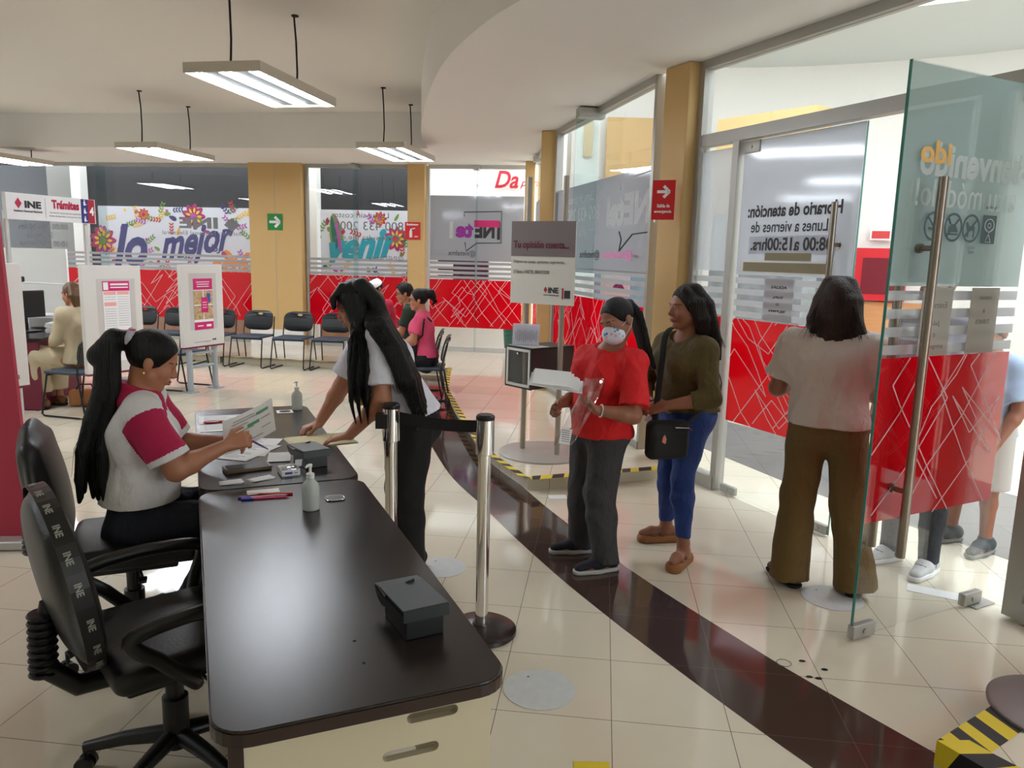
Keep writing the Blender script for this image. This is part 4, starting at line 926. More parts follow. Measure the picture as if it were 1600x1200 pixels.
# ================================================================ SIGNED-DISTANCE MODELLING
def V(*a): return np.array(a if len(a) > 1 else a[0], dtype=np.float64)
def nrm(v): v = V(v); return v/np.linalg.norm(v)
class SDF:
    def __init__(s): s.p = []; s.ch = []
    def cap(s, a, b, ra, rb=None, k=0.02, flat=None, cut=None):
        s.p.append(('cap', V(a), V(b), ra, ra if rb is None else rb, k, flat, cut)); return s
    def ell(s, c, r, R=None, k=0.02, cut=None):
        s.p.append(('ell', V(c), V(r), np.eye(3) if R is None else R, 0, k, None, cut)); return s
    def sub(s, c, r, R=None, k=0.005):
        s.p.append(('sub', V(c), V(r), np.eye(3) if R is None else R, 0, k, None, None)); return s
    def box(s, c, r, R=None, k=0.01, rad=0.01, cut=None):
        s.p.append(('box', V(c), V(r), np.eye(3) if R is None else R, rad, k, None, cut)); return s
    def chain(s, pts, rs, k=0.02, flat=None):
        for i in range(len(pts)-1): s.cap(pts[i], pts[i+1], rs[i], rs[i+1], k, flat)
        s.ch.append((pts, rs)); return s
    @staticmethod
    def dist(pr, P):
        t = pr[0]
        if t == 'cap':
            a, b, ra, rb, flat = pr[1], pr[2], pr[3], pr[4], pr[6]
            ba = b-a; L2 = max(ba@ba, 1e-9); pa = P-a; h = np.clip((pa@ba)/L2, 0, 1); q = pa - h[..., None]*ba
            r = ra + (rb-ra)*h
            if flat is not None:
                sv = nrm(flat[0]); sv = sv - ba*(sv@ba)/L2; sv = sv/np.linalg.norm(sv)
                q = q + (q@sv)[..., None]*sv*(1/flat[1]-1); d = np.linalg.norm(q, axis=-1) - r; d = d*max(0.75, flat[1])
            else: d = np.linalg.norm(q, axis=-1) - r
        elif t in ('ell', 'sub'):
            q = (P-pr[1])@pr[3]; k0 = np.linalg.norm(q/pr[2], axis=-1); k1 = np.linalg.norm(q/(pr[2]*pr[2]), axis=-1)+1e-9; d = k0*(k0-1)/k1
        else:
            q = np.abs((P-pr[1])@pr[3]) - (pr[2]-pr[4]); d = np.linalg.norm(np.maximum(q, 0), axis=-1) + np.minimum(q.max(axis=-1), 0) - pr[4]
        if pr[7]:
            for c, n in pr[7]: d = np.maximum(d, (P-V(c))@nrm(n))
        return d
    def bounds(s):
        lo = V(1e9, 1e9, 1e9); hi = -lo
        for pr in s.p:
            if pr[0] == 'sub': continue
            if pr[0] == 'cap': r = max(pr[3], pr[4])+0.01; l = np.minimum(pr[1], pr[2])-r; h = np.maximum(pr[1], pr[2])+r
            else: r = np.linalg.norm(pr[2]) if pr[0] == 'box' else pr[2].max(); l = pr[1]-r; h = pr[1]+r
            lo = np.minimum(lo, l); hi = np.maximum(hi, h)
        return lo, hi
    def grid(s, h, cuts=(), disp=None, carve=None):
        lo, hi = s.bounds(); lo = lo-3*h; hi = hi+3*h
        nx, ny, nz = [int(math.ceil(v)) for v in (hi-lo)/h]
        f = np.full((nx, ny, nz), 0.06, dtype=np.float32)
        ax = [lo[i]+h*np.arange(n) for i, n in enumerate((nx, ny, nz))]
        for pr in s.p:
            if pr[0] == 'cap': r = max(pr[3], pr[4]); l = np.minimum(pr[1], pr[2])-r; u = np.maximum(pr[1], pr[2])+r
            else: r = np.linalg.norm(pr[2]) if pr[0] == 'box' else pr[2].max(); l = pr[1]-r; u = pr[1]+r
            m = pr[5]+0.012; i0 = np.maximum(0, np.floor((l-m-lo)/h).astype(int)); i1 = np.minimum((nx, ny, nz), np.ceil((u+m-lo)/h).astype(int)+1)
            if (i1 <= i0).any(): continue
            sl = tuple(slice(a, b) for a, b in zip(i0, i1))
            G = np.stack(np.meshgrid(ax[0][sl[0]], ax[1][sl[1]], ax[2][sl[2]], indexing='ij'), -1)
            d = s.dist(pr, G); o = f[sl]; k = max(pr[5], 1e-4)
            if pr[0] == 'sub':
                o2 = np.maximum(o, -d)
            else:
                hh = np.clip(0.5+0.5*(o-d)/k, 0, 1); o2 = o*(1-hh)+d*hh - k*hh*(1-hh)
            f[sl] = o2
        if disp or cuts:
            G = np.stack(np.meshgrid(*ax, indexing='ij'), -1)
            if disp:
                nb = np.abs(f) < 0.03; f[nb] += disp(G[nb]).astype(np.float32)
            for c, n in cuts: f = np.maximum(f, ((G-V(c))@nrm(n)).astype(np.float32))
        f[0] = f[-1] = 0.05; f[:, 0] = f[:, -1] = 0.05; f[:, :, 0] = f[:, :, -1] = 0.05
        return f, lo, h
def nets(f, lo, h):
    nx, ny, nz = f.shape; S = f < 0
    c = [S[i:nx-1+i, j:ny-1+j, k:nz-1+k] for i in (0, 1) for j in (0, 1) for k in (0, 1)]
    cnt = sum(x.astype(np.int8) for x in c); mask = (cnt > 0) & (cnt < 8)
    idx = -np.ones(mask.shape, dtype=np.int64); ijk = np.argwhere(mask); idx[mask] = np.arange(len(ijk))
    acc = np.zeros((len(ijk), 3)); n = np.zeros(len(ijk)); I, J, K = ijk.T
    cor = [(i, j, k) for i in (0, 1) for j in (0, 1) for k in (0, 1)]
    fv = {c_: f[I+c_[0], J+c_[1], K+c_[2]].astype(np.float64) for c_ in cor}
    for a in cor:
        for ax in range(3):
            if a[ax] == 0:
                b = list(a); b[ax] = 1; b = tuple(b); fa, fb = fv[a], fv[b]; m = (fa < 0) != (fb < 0)
                t = np.where(m, fa/(np.where(m, fa-fb, 1)), 0); p = np.array(a, float)[None] + 0; p = np.repeat(p, len(ijk), 0); p[:, ax] += t
                acc[m] += p[m]; n[m] += 1
    vs = lo + h*(ijk + acc/n[:, None])
    quads = []
    for ax in range(3):
        sl0 = [slice(None)]*3; sl1 = [slice(None)]*3; sl0[ax] = slice(0, -1); sl1[ax] = slice(1, None)
        A, B = S[tuple(sl0)], S[tuple(sl1)]; e = np.argwhere(A != B); e = e[(e > 0)[:, [x for x in range(3) if x != ax]].all(1)]
        o1, o2 = [x for x in range(3) if x != ax]
        lim = np.array(mask.shape); ok = (e[:, ax] < lim[ax]) & (e[:, o1] < lim[o1]) & (e[:, o2] < lim[o2]); e = e[ok]
        def g(d1, d2): q = e.copy(); q[:, o1] -= d1; q[:, o2] -= d2; return idx[q[:, 0], q[:, 1], q[:, 2]]
        q = np.stack([g(0, 0), g(1, 0), g(1, 1), g(0, 1)], 1); ins = A[e[:, 0], e[:, 1], e[:, 2]]
        flip = ins if ax != 1 else ~ins
        q[~flip] = q[~flip][:, ::-1]; quads.append(q)
    q = np.concatenate(quads); q = q[(q >= 0).all(1)]
    return vs, q
def sdf_obj(name, s, h, m, parent=None, origin=(0, 0, 0), cuts=(), disp=None, smooth=1, extra=None):
    f, lo, hh = s.grid(h, cuts, disp); vs, q = nets(f, lo, hh)
    vs = vs - V(origin)
    for _ in range(smooth):   # light Laplacian pass to remove grid steps
        acc = np.zeros_like(vs); cn = np.zeros(len(vs))
        for a, b in ((0, 1), (1, 2), (2, 3), (3, 0)):
            np.add.at(acc, q[:, a], vs[q[:, b]]); np.add.at(acc, q[:, b], vs[q[:, a]]); np.add.at(cn, q[:, a], 1); np.add.at(cn, q[:, b], 1)
        vs = vs*0.5 + 0.5*acc/np.maximum(cn, 1)[:, None]
    me = bpy.data.meshes.new(name); n0 = len(vs)
    fv = [tuple(v) for v in vs]; ff = [tuple(int(i) for i in r) for r in q]
    if extra is not None:
        o = V(origin); fv += [tuple(V(v)-o) for v in extra.v]; ff += [tuple(i+n0 for i in t) for t in extra.f]
    me.from_pydata(fv, [], ff)
    return link(name, me, m, parent, smooth=True)

def split_faces(ob, name, m, test):
    """cut the faces whose centre passes the test off into a child part of their own"""
    me = ob.data; nf = len(me.polygons); c = np.zeros(nf*3); me.polygons.foreach_get('center', c); c = c.reshape(-1, 3)
    k = test(c); vs = np.zeros(len(me.vertices)*3); me.vertices.foreach_get('co', vs); vs = vs.reshape(-1, 3); F = [tuple(p.vertices) for p in me.polygons]
    outs = []
    for sel in (k, ~k):
        fs = [F[i] for i in np.nonzero(sel)[0]]; used = sorted({i for f in fs for i in f}); mp = {j: i for i, j in enumerate(used)}
        n = bpy.data.meshes.new(name); n.from_pydata([tuple(vs[j]) for j in used], [], [tuple(mp[j] for j in f) for f in fs]); outs.append(n)
    ch = link(name, outs[0], m, ob, smooth=True); old = list(me.materials)
    outs[1].name = ob.name
    for q in old: outs[1].materials.append(q)
    outs[1].polygons.foreach_set('use_smooth', [True]*len(outs[1].polygons)); ob.data = outs[1]
    return ch

# ================================================================ PEOPLE
M['skin'] = mat('warm_brown_skin', (178, 120, 90), 0.5, var=(30, 0.08), sss=0.08)
M['skin_d'] = mat('deep_brown_skin', (150, 98, 74), 0.5, var=(30, 0.08), sss=0.08)
M['hair'] = mat('black_hair', (9, 8, 8), 0.42, spec=0.28, bump=(160, 1.0, (1, 1, 0.06)))
M['hair_br'] = mat('dark_brown_hair', (26, 16, 12), 0.45, spec=0.28, bump=(150, 1.0, (1, 1, 0.10)))
M['eyew'] = mat('eye_white', (190, 180, 170), 0.4); M['eyed'] = mat('dark_iris', (28, 18, 14), 0.2)
M['lip'] = mat('lips', (150, 74, 66), 0.45); M['nail'] = mat('nails', (190, 140, 120), 0.3)
def add_hand(s, w, d, n, side, curl=(0.5, 0.6, 0.5), spread=0.10, thumb=0.6, sc=1.0, k=0.004, fk=0.003):
    """w wrist, d direction to the fingers, n palm normal, side +1 right hand / -1 left hand"""
    w = V(w); d = nrm(d); n = V(n); n = nrm(n-d*(n@d)); t = np.cross(d, n)*side; tips = []
    for i, off in enumerate((0.030, 0.010, -0.010, -0.029)):
        kn = w + d*(0.088-0.004*abs(i-1))*sc + t*off*sc
        s.cap(w + d*0.012 + t*off*0.55*sc, kn, 0.0145*sc, 0.0120*sc, 0.012)
        L = (0.068, 0.076, 0.071, 0.056)[i]*sc; p = kn; ang = 0; fd = nrm(d + t*off*spread*25)
        for j, fr in enumerate((0.44, 0.31, 0.25)):
            ang += curl[j]; dd = fd*math.cos(ang) + n*math.sin(ang); q = p + dd*L*fr
            r0 = (0.0096, 0.0088, 0.0080, 0.0068)[j]*sc; r1 = (0.0088, 0.0080, 0.0068)[j]*sc
            s.cap(p, q, r0*(0.9 if i == 3 else 1), r1*(0.9 if i == 3 else 1), k if j == 0 else fk); p = q
        tips.append(p)
    p = w + d*0.020*sc + t*0.020*sc; td = nrm(d*0.62 + t*0.72 + n*0.35*thumb)
    for j, (L, r0, r1) in enumerate(((0.040, 0.0155, 0.0120), (0.032, 0.0115, 0.0098), (0.026, 0.0098, 0.0078))):
        q = p + td*L*sc; s.cap(p, q, r0*sc, r1*sc, 0.008 if j == 0 else 0.003); p = q; td = nrm(td + d*0.45 + n*0.28*thumb - t*0.25)
    tips.append(p); return tips
def head_frame(f, u=(0, 0, 1)):
    f = nrm(f); u = V(u); u = nrm(u-f*(u@f)); r = np.cross(f, u); return r, f, u
def face_pt(s, c, r, f, u, x, z):
    """where a ray from the front meets the head surface at face coordinates x,z"""
    y = np.linspace(0.14, 0.0, 141); P = c[None] + r[None]*x + u[None]*z + f[None]*y[:, None]
    best = None; D = np.full(len(y), 1e9)
    for pr in s.p:
        if pr[0] != 'sub': D = np.minimum(D, SDF.dist(pr, P))
    i = np.argmax(D < 0); return P[i]
def add_head(s, c, f, u, sc=1.0):
    r, f, u = head_frame(f, u); R = np.stack([r, f, u], 1); c = V(c)
    def P(x, y, z): return c + (r*x + f*y + u*z)*sc
    h = SDF()
    h.ell(P(0, -0.012, 0.028), V(0.074, 0.092, 0.086)*sc, R, 0.02)
    h.ell(P(0, 0.020, -0.028), V(0.062, 0.066, 0.078)*sc, R, 0.02)
    h.cap(P(-0.046, 0.006, -0.058), P(-0.014, 0.058, -0.094), 0.021*sc, 0.016*sc, 0.02); h.cap(P(0.046, 0.006, -0.058), P(0.014, 0.058, -0.094), 0.021*sc, 0.016*sc, 0.02)
    h.ell(P(0, 0.064, -0.094), V(0.022, 0.018, 0.017)*sc, R, 0.015)
    for x in (-1, 1):
        h.ell(P(x*0.036, 0.054, -0.030), V(0.026, 0.026, 0.026)*sc, R, 0.015)
        h.ell(P(x*0.011, 0.093, -0.034), V(0.009, 0.009, 0.007)*sc, R, 0.006)
        h.ell(P(x*0.030, 0.066, 0.001), V(0.017, 0.013, 0.011)*sc, R, 0.006)
        h.ell(P(x*0.076, -0.012, -0.012), V(0.008, 0.018, 0.031)*sc, R, 0.005); h.ell(P(x*0.080, -0.020, -0.006), V(0.008, 0.014, 0.022)*sc, R, 0.004)
    h.cap(P(-0.034, 0.074, 0.022), P(0.034, 0.074, 0.022), 0.013*sc, None, 0.012)
    h.cap(P(0, 0.082, 0.008), P(0, 0.101, -0.026), 0.0065*sc, 0.0105*sc, 0.008)
    h.ell(P(0, 0.082, -0.060), V(0.026, 0.013, 0.014)*sc, R, 0.010)
    s.p += h.p; return h, r, f, u, R
def fig(name, J, label, skin, shirt=None, pants=None, hair=None, h=0.006, fat=1.0, sc=1.0, face=True, group=None, hands=True, sleeve=None, neckline=None, shoes=None, skirt=None, extra_skin=None):
    """J: dict of joints in world coordinates"""
    J = {k: (V(v) if isinstance(v, (tuple, list, np.ndarray)) else v) for k, v in J.items()}
    base = J.get('base', V(J['P'][0], J['P'][1], 0)); root = thing(name, label, 'person', tuple(base), 0, group)
    fw = nrm(J['fw']); up = nrm(J['N']-J['P']); rt = nrm(np.cross(fw, up)); fw = np.cross(up, rt)
    P_, C_, N_, H_ = J['P'], J['C'], J['N'], J['H']; hw = J.get('hipw', 0.085)
    hips = {1: P_ + rt*hw - up*0.02, -1: P_ - rt*hw - up*0.02}
    W_ = P_*0.5 + C_*0.5 + (V(0, 0, 0))
    s = SDF()
    hd, r, f, u, R = add_head(s, H_, J['hf'], J.get('hu', (0, 0, 1)), sc*J.get('hs', 1.0))
    headf = (r, f, u, R)
    s.cap(N_ - up*0.02, H_ - u*0.055*sc - f*0.018*sc, 0.056*sc, 0.050*sc, 0.02)
    def torso(g, o=0.0, b=fat):
        R3 = np.stack([rt, fw, up], 1)
        g.cap(P_, W_, 0.150*b+o, 0.128*b+o, 0.06, (fw, 0.76)); g.cap(W_, C_, 0.128*b+o, 0.142*b+o, 0.06, (fw, 0.74))
        g.cap(C_ - rt*0.05, C_ + rt*0.05, 0.10*b+o, None, 0.05)
        for q in (1, -1):
            g.cap(C_ + rt*q*0.06 + up*0.03, J['S'+('R' if q > 0 else 'L')], 0.085*min(b, 1.1)+o, 0.054+o, 0.05)
        g.cap(J['SL'], N_ - up*0.03, 0.050+o, 0.055+o, 0.04); g.cap(J['SR'], N_ - up*0.03, 0.050+o, 0.055+o, 0.04)
        bu = J.get('bust', 0.0)
        if bu:
            for q in (1, -1): g.ell(C_ + rt*q*0.072 + fw*(0.075*b) - up*0.0, V(0.068, 0.062, 0.068)*bu+o, R3, 0.04)
        be = J.get('belly', 0.0)
        if be: g.ell(W_*0.6+P_*0.4 + fw*0.05*be, V(0.135, 0.105, 0.13)*be+o, R3, 0.06)
        bt = J.get('butt', 0.8)
        for q in (1, -1): g.ell(P_ + rt*q*0.07 - fw*0.055 - up*0.05, V(0.085, 0.085, 0.095)*bt+o, R3, 0.05)
    torso(s, -0.014, fat*0.97)
    arm = J.get('armr', 1.0); leg = J.get('legr', 1.0)
    for q in ('L', 'R'):
        S_, E_, Wr = J['S'+q], J['E'+q], J['W'+q]
        s.cap(S_, E_, 0.050*arm, 0.039*arm, 0.03); mid = E_*0.72+Wr*0.28; s.cap(E_, mid, 0.039*arm, 0.038*arm, 0.02); s.cap(mid, Wr, 0.037*arm, 0.0245*min(arm, 1.05), 0.02)
        if hands:
            hdv = J.get('hd'+q); hdv = hdv if hdv is not None else Wr-E_; add_hand(s, Wr, hdv, J.get('hn'+q, V(0, 0, -1)), 1 if q == 'R' else -1, J.get('cu'+q, (0.35, 0.45, 0.35)), thumb=J.get('th'+q, 0.6), sc=0.93*sc)
        sg = 1 if q == 'R' else -1; hp = hips[sg]; K_, A_ = J['K'+q], J['A'+q]
        s.cap(hp, K_, 0.072*leg, 0.044*leg, 0.03); mid = K_*0.7+A_*0.3; s.cap(K_, mid, 0.044*leg, 0.045*leg, 0.02); s.cap(mid, A_, 0.045*leg, 0.032, 0.02)
        ft = nrm(J['F'+q]); g0 = V(A_[0], A_[1], A_[2]-0.055); gz = g0
        s.cap(gz - ft*0.035 + V(0, 0, 0.005), gz + ft*0.09 + V(0, 0, -0.002), 0.032, 0.030, 0.02); s.cap(gz + ft*0.09, gz + ft*0.15 - V(0, 0, 0.008), 0.033, 0.020, 0.015); s.cap(A_, gz, 0.034, 0.034, 0.02)
    if extra_skin: extra_skin(s)
    sdf_obj('body', s, h, skin, root, base)
    B = dict(root=root, base=base, J=J, rt=rt, fw=fw, up=up, hips=hips, W=W_, head=headf, hd=hd, sc=sc*J.get('hs', 1.0), torso=torso, h=h, fat=fat, arm=arm, leg=leg)
    if face: make_face(B)
    return B
def make_face(B, mask=False):
    r, f, u, R = B['head']; c = B['J']['H']; sc = B['sc']; hd = B['hd']; root = B['root']; o = B['base']
    for x in (-1, 1):
        p = face_pt(hd, c, r, f, u, x*0.031*sc, 0.0)
        s = SDF(); s.ell(p - f*0.0045*sc, V(0.0120, 0.0060, 0.0045)*sc, R, 0.001); sdf_obj('eye', s, 0.0014, M['eyew'], root, o, smooth=0)
        s = SDF(); s.ell(p - f*0.0005*sc - u*0.0005, V(0.0058, 0.0030, 0.0046)*sc, R, 0.001); sdf_obj('iris', s, 0.0012, M['eyed'], root, o, smooth=0)
        mb = MB(); pts = [face_pt(hd, c, r, f, u, x*(0.031+dx)*sc, z*sc) + f*0.001 for dx, z in ((-0.014, 0.003), (0, 0.0075), (0.014, 0.003))]
        mb.tube([Vector(q - o) for q in pts], [0.0014, 0.0024, 0.0014], 6); mb.build('eyelashes', M['eyed'], root)
        mb = MB(); pts = [face_pt(hd, c, r, f, u, x*(0.032+dx)*sc, z*sc) - f*0.0005 for dx, z in ((-0.018, 0.021), (-0.006, 0.025), (0.008, 0.026), (0.021, 0.019))]
        mb.tube([Vector(q - o) for q in pts], [0.002, 0.0034, 0.003, 0.0012], 6); mb.build('eyebrow', M['hair_br'], root)
    s = SDF(); p = face_pt(hd, c, r, f, u, 0, -0.056*sc); s.ell(p - f*0.004*sc, V(0.023, 0.0085, 0.0055)*sc, R, 0.003)
    p = face_pt(hd, c, r, f, u, 0, -0.066*sc); s.ell(p - f*0.004*sc, V(0.019, 0.009, 0.0062)*sc, R, 0.003); sdf_obj('mouth', s, 0.0018, M['lip'], root, o, smooth=0)
def folds(amp=0.004, sx=14, seed=0, up=None):
    r = np.random.RandomState(seed); A = r.normal(size=(5, 3))*V(1, 1, 0.55)*sx; ph = r.uniform(0, 6, 5)
    def fn(G):
        v = np.zeros(len(G))
        for a, p in zip(A, ph): v += 1.0 - 2.2*np.abs(np.sin((G@a)*0.5 + p + 1.2*np.sin(G@a[[1, 2, 0]]*0.35)))**0.7
        return -amp*v/2.4
    return fn
def shirt(B, m, name='shirt', o=0.012, sleeve=0.85, hem=None, seed=1, neck=(0.075, 0.075), h=None, drop=0.0, loose=0.0, parts=False, amp=0.0055, slr=0.022, vneck=0.0, hemn=(0, 0, -1)):
    """sleeve: fraction of the upper arm covered (over 1 goes into the forearm); hem: world z"""
    J = B['J']; s = SDF(); B['torso'](s, o, B['fat'])
    up = B['up']; fw = B['fw']
    for q in ('L', 'R'):
        S_, E_, Wr = J['S'+q], J['E'+q], J['W'+q]; a = B['arm']
        if sleeve <= 1: e = S_ + (E_-S_)*sleeve; d = nrm(E_-S_); s.cap(S_, e + d*0.03, 0.054*a+o*0.8, 0.044*a+o+slr, 0.04, None, [(e, d)])
        else:
            s.cap(S_, E_, 0.055*a+o*0.8, 0.046*a+o, 0.04); e = E_ + (Wr-E_)*(sleeve-1); d = nrm(Wr-E_); s.cap(E_, e+d*0.02, 0.046*a+o, 0.038*a+o*0.7, 0.02, None, [(e, d)])
    if hem is not None:
        z0 = hem if not isinstance(hem, tuple) else hem[2]; hc = B['J'].get('hemc', J['P'])
        b = B['fat']; s.cap(J['P'], V(hc[0], hc[1], z0), 0.150*b+o+loose*0.5, 0.152*b+o+loose, 0.05, (fw, 0.80))
    rk = np.stack([B['rt'], fw, up], 1)
    if hem is not None:
        bt = J.get('butt', 0.8)
        for q in (1, -1): s.ell(J['P'] + B['rt']*q*0.07 - fw*0.055 - up*0.05, V(0.085, 0.085, 0.095)*bt+o+0.012, rk, 0.05)
    s.sub(J['N'] + up*0.035 + fw*0.03, (neck[0], neck[1], 0.055+vneck), rk)
    cuts = [] if hem is None else [(hem if isinstance(hem, tuple) else (0, 0, hem), hemn)]
    return sdf_obj(name, s, h or B['h'], m, B['root'], B['base'], cuts, folds(amp, 24, seed))
def pants(B, m, name='trousers', o=0.012, wide=0.0, top=None, seed=2, hemz=None, h=None, amp=0.005, hemo=0.0):
    J = B['J']; s = SDF(); up, fw, rt = B['up'], B['fw'], B['rt']; R3 = np.stack([rt, fw, up], 1); b = B['fat']
    s.cap(J['P']-up*0.02, J['P']+up*0.06, 0.150*b+o*0.5, 0.138*b+o*0.5, 0.05, (fw, 0.78))
    bt = J.get('butt', 0.8)
    for q in (1, -1): s.ell(J['P'] + rt*q*0.07 - fw*0.055 - up*0.05, V(0.085, 0.085, 0.095)*bt+o*0.8, R3, 0.05)
    lg = B['leg']; cut = None
    for q in ('L', 'R'):
        hp = B['hips'][1 if q == 'R' else -1]; K_, A_ = J['K'+q], J['A'+q]; d = nrm(A_-K_); e = A_ + d*(0.03 if hemz is None else hemz)
        s.cap(hp, K_, 0.086*lg+o, 0.053*lg+o+wide*0.7, 0.035); md = K_*0.7+e*0.3; s.cap(K_, md, 0.053*lg+o+wide*0.7, 0.052*lg+o+wide*0.8, 0.03); s.cap(md, e + d*0.02, 0.052*lg+o+wide*0.8, 0.038+o+wide+hemo, 0.02, None, [(e, d)])
    cuts = []
    if top is not None: cuts.append(((0, 0, top), (0, 0, 1)))
    return sdf_obj(name, s, h or B['h'], m, B['root'], B['base'], cuts, folds(amp, 22, seed))
def shoe(B, q, m, sole, kind='sneaker', sc=1.0, sole_h=0.024, name='shoe'):
    J = B['J']; A_ = J['A'+q]; ft = nrm(J['F'+q]); sd = V(ft[1], -ft[0], 0); base = V(A_[0], A_[1], A_[2]-0.085*sc); o = B['base']
    if A_[2]-0.085*sc < 0: base[2] = 0.0
    t = SDF(); g = base
    t.cap(g - ft*0.045 + V(0, 0, 0.050), g + ft*0.05 + V(0, 0, 0.052), 0.040*sc, 0.040*sc, 0.02); t.cap(g + ft*0.05 + V(0, 0, 0.05), g + ft*0.15*sc + V(0, 0, 0.036), 0.040*sc, 0.030*sc, 0.02, (V(0, 0, 1), 0.75))
    t.cap(g - ft*0.03 + V(0, 0, 0.06), g + V(0, 0, 0.095), 0.042*sc, 0.040*sc, 0.02)
    ob = sdf_obj(name, t, 0.0055, m, B['root'], o, [((0, 0, base[2]+sole_h*0.6), (0, 0, -1)), ((0, 0, base[2]+0.105), (0, 0, 1))])
    t = SDF(); t.cap(g - ft*0.045 + V(0, 0, 0.02), g + ft*0.05 + V(0, 0, 0.02), 0.043*sc, 0.044*sc, 0.02); t.cap(g + ft*0.05 + V(0, 0, 0.02), g + ft*0.155*sc + V(0, 0, 0.02), 0.045*sc, 0.034*sc, 0.02)
    sdf_obj('sole', t, 0.005, sole, ob, o, [((0, 0, base[2]+0.001), (0, 0, -1)), ((0, 0, base[2]+sole_h), (0, 0, 1))])
    return ob
def strandify(g, ex, n=6, seed=1, r=0.0013, out=0.96):
    rnd = random.Random(seed)
    for pts, rs in g.ch:
        if len(pts) < 4: continue
        P_ = [Vector(p) for p in catmull([tuple(p) for p in pts], 3)]
        for k in range(n):
            a = rnd.uniform(0, 2*PI); q = []; L = len(P_); w = rnd.uniform(-0.6, 0.6)
            for i, p in enumerate(P_):
                t = (P_[min(i+1, L-1)]-P_[max(i-1, 0)]).normalized(); e = t.orthogonal().normalized() if abs(t.z) < 0.9 else Vector((1, 0, 0)); e = (e - t*e.dot(t)).normalized(); b = t.cross(e)
                j = i/3; j0 = int(min(j, len(rs)-1)); j1 = min(j0+1, len(rs)-1); rr_ = rs[j0]+(rs[j1]-rs[j0])*(j-j0)
                q.append(p + (e*math.cos(a+w*i/L) + b*math.sin(a+w*i/L))*rr_*out)
            ex.tube(q, [r]*(L-2)+[r*0.7, r*0.2], 4)
def hair_cap(g, B, extra=0.012, back=0.0, front=0.02):
    """scalp layer of hair, leaving the face free"""
    r, f, u, R = B['head']; c = B['J']['H']; sc = B['sc']
    def P(x, y, z): return c + (r*x + f*y + u*z)*sc
    g.ell(P(0, -0.018, 0.032), V(0.080+extra*0.4, 0.094+extra*0.5, 0.088+extra*0.7)*sc, R, 0.015, [(P(0, 0.060, 0.052+front), nrm(f*0.9 - u*0.45)), (P(0, 0.02, -0.02), nrm(f*0.8 - u*0.75))])
    return P
def seat_leg(hipp, kn, an): return kn, an
def strands(mb, starts, path, n, r=0.004, seed=0, spread=0.03):
    """loose hair strands following a path"""
    rnd = random.Random(seed)
    for i in range(n):
        off = Vector((rnd.uniform(-1, 1), rnd.uniform(-1, 1), rnd.uniform(-0.3, 0.3)))*spread
        wob = Vector((rnd.uniform(-1, 1), rnd.uniform(-1, 1), 0))*spread*0.9; L = len(path); cut = rnd.uniform(0.75, 1.0)
        pts = []; 
        for k in range(L):
            t = k/(L-1)
            if t > cut: break
            pts.append(Vector(path[k]) + off*(0.35+0.65*t) + wob*math.sin(t*5+i)*t)
        if len(pts) > 2: mb.tube(pts, [r*(1-0.75*k/(len(pts)-1)) for k in range(len(pts))], 5)

# ---- seated worker at the desk -------------------------------------------------
uD = V(0.92, 0.393, 0); vD = V(-0.393, 0.92, 0)
M['navy'] = mat('dark_denim', (24, 30, 44), 0.8, bump=(13, 0.8, (1, 1, 0.6), 0.03)); M['polo_w'] = mat('white_polo_cloth', (222, 219, 219), 0.85, bump=(13, 0.8, (1, 1, 0.6), 0.03)); M['polo_m'] = mat('magenta_polo_cloth', (176, 18, 72), 0.8, bump=(150, 0.12))
Pw = V(-1.545, 3.03, 0.575)
Jw = dict(P=Pw, C=Pw + uD*0.02 + V(0, 0, 0.34), N=Pw + uD*0.030 + V(0, 0, 0.52), H=Pw + uD*0.085 + V(0, 0, 0.652), fw=uD, hf=uD*0.86 - V(0, 0, 0.42) + vD*0.02, hu=(0, 0, 1),
  SL=Pw + uD*0.05 + vD*0.175 + V(0, 0, 0.475), SR=Pw + uD*0.045 - vD*0.175 + V(0, 0, 0.47),
  ER=Pw + uD*0.155 - vD*0.225 + V(0, 0, 0.245), WR=Pw + uD*0.345 - vD*0.16 + V(0, 0, 0.315), EL=Pw + uD*0.16 + vD*0.20 + V(0, 0, 0.25), WL=Pw + uD*0.34 + vD*0.09 + V(0, 0, 0.275),
  hdR=uD*0.9 + vD*0.15 + V(0, 0, 0.22), hnR=vD*0.75 - V(0, 0, 0.45), hdL=uD*0.9 - vD*0.45 + V(0, 0, 0.02), hnL=-vD*0.8 - V(0, 0, 0.5), cuR=(0.75, 0.75, 0.45), cuL=(0.7, 0.7, 0.4),
  KR=Pw + uD*0.40 - vD*0.13 + V(0, 0, 0.005), KL=Pw + uD*0.42 + vD*0.10 + V(0, 0, 0.01), AR=(-1.36, 3.02, 0.13), AL=(-1.46, 3.27, 0.12), FR=uD, FL=uD, bust=1.0, belly=0.95, armr=1.12, legr=1.12)
B = fig('person', Jw, 'woman in a white and magenta polo seated at the desk, holding up a form', M['skin'], h=0.0052, fat=1.10)
ps = shirt(B, M['polo_w'], 'polo_shirt', amp=0.0045, sleeve=0.84, hem=0.655, seed=4, o=0.012, neck=(0.066, 0.07), slr=0.026, h=0.0045)
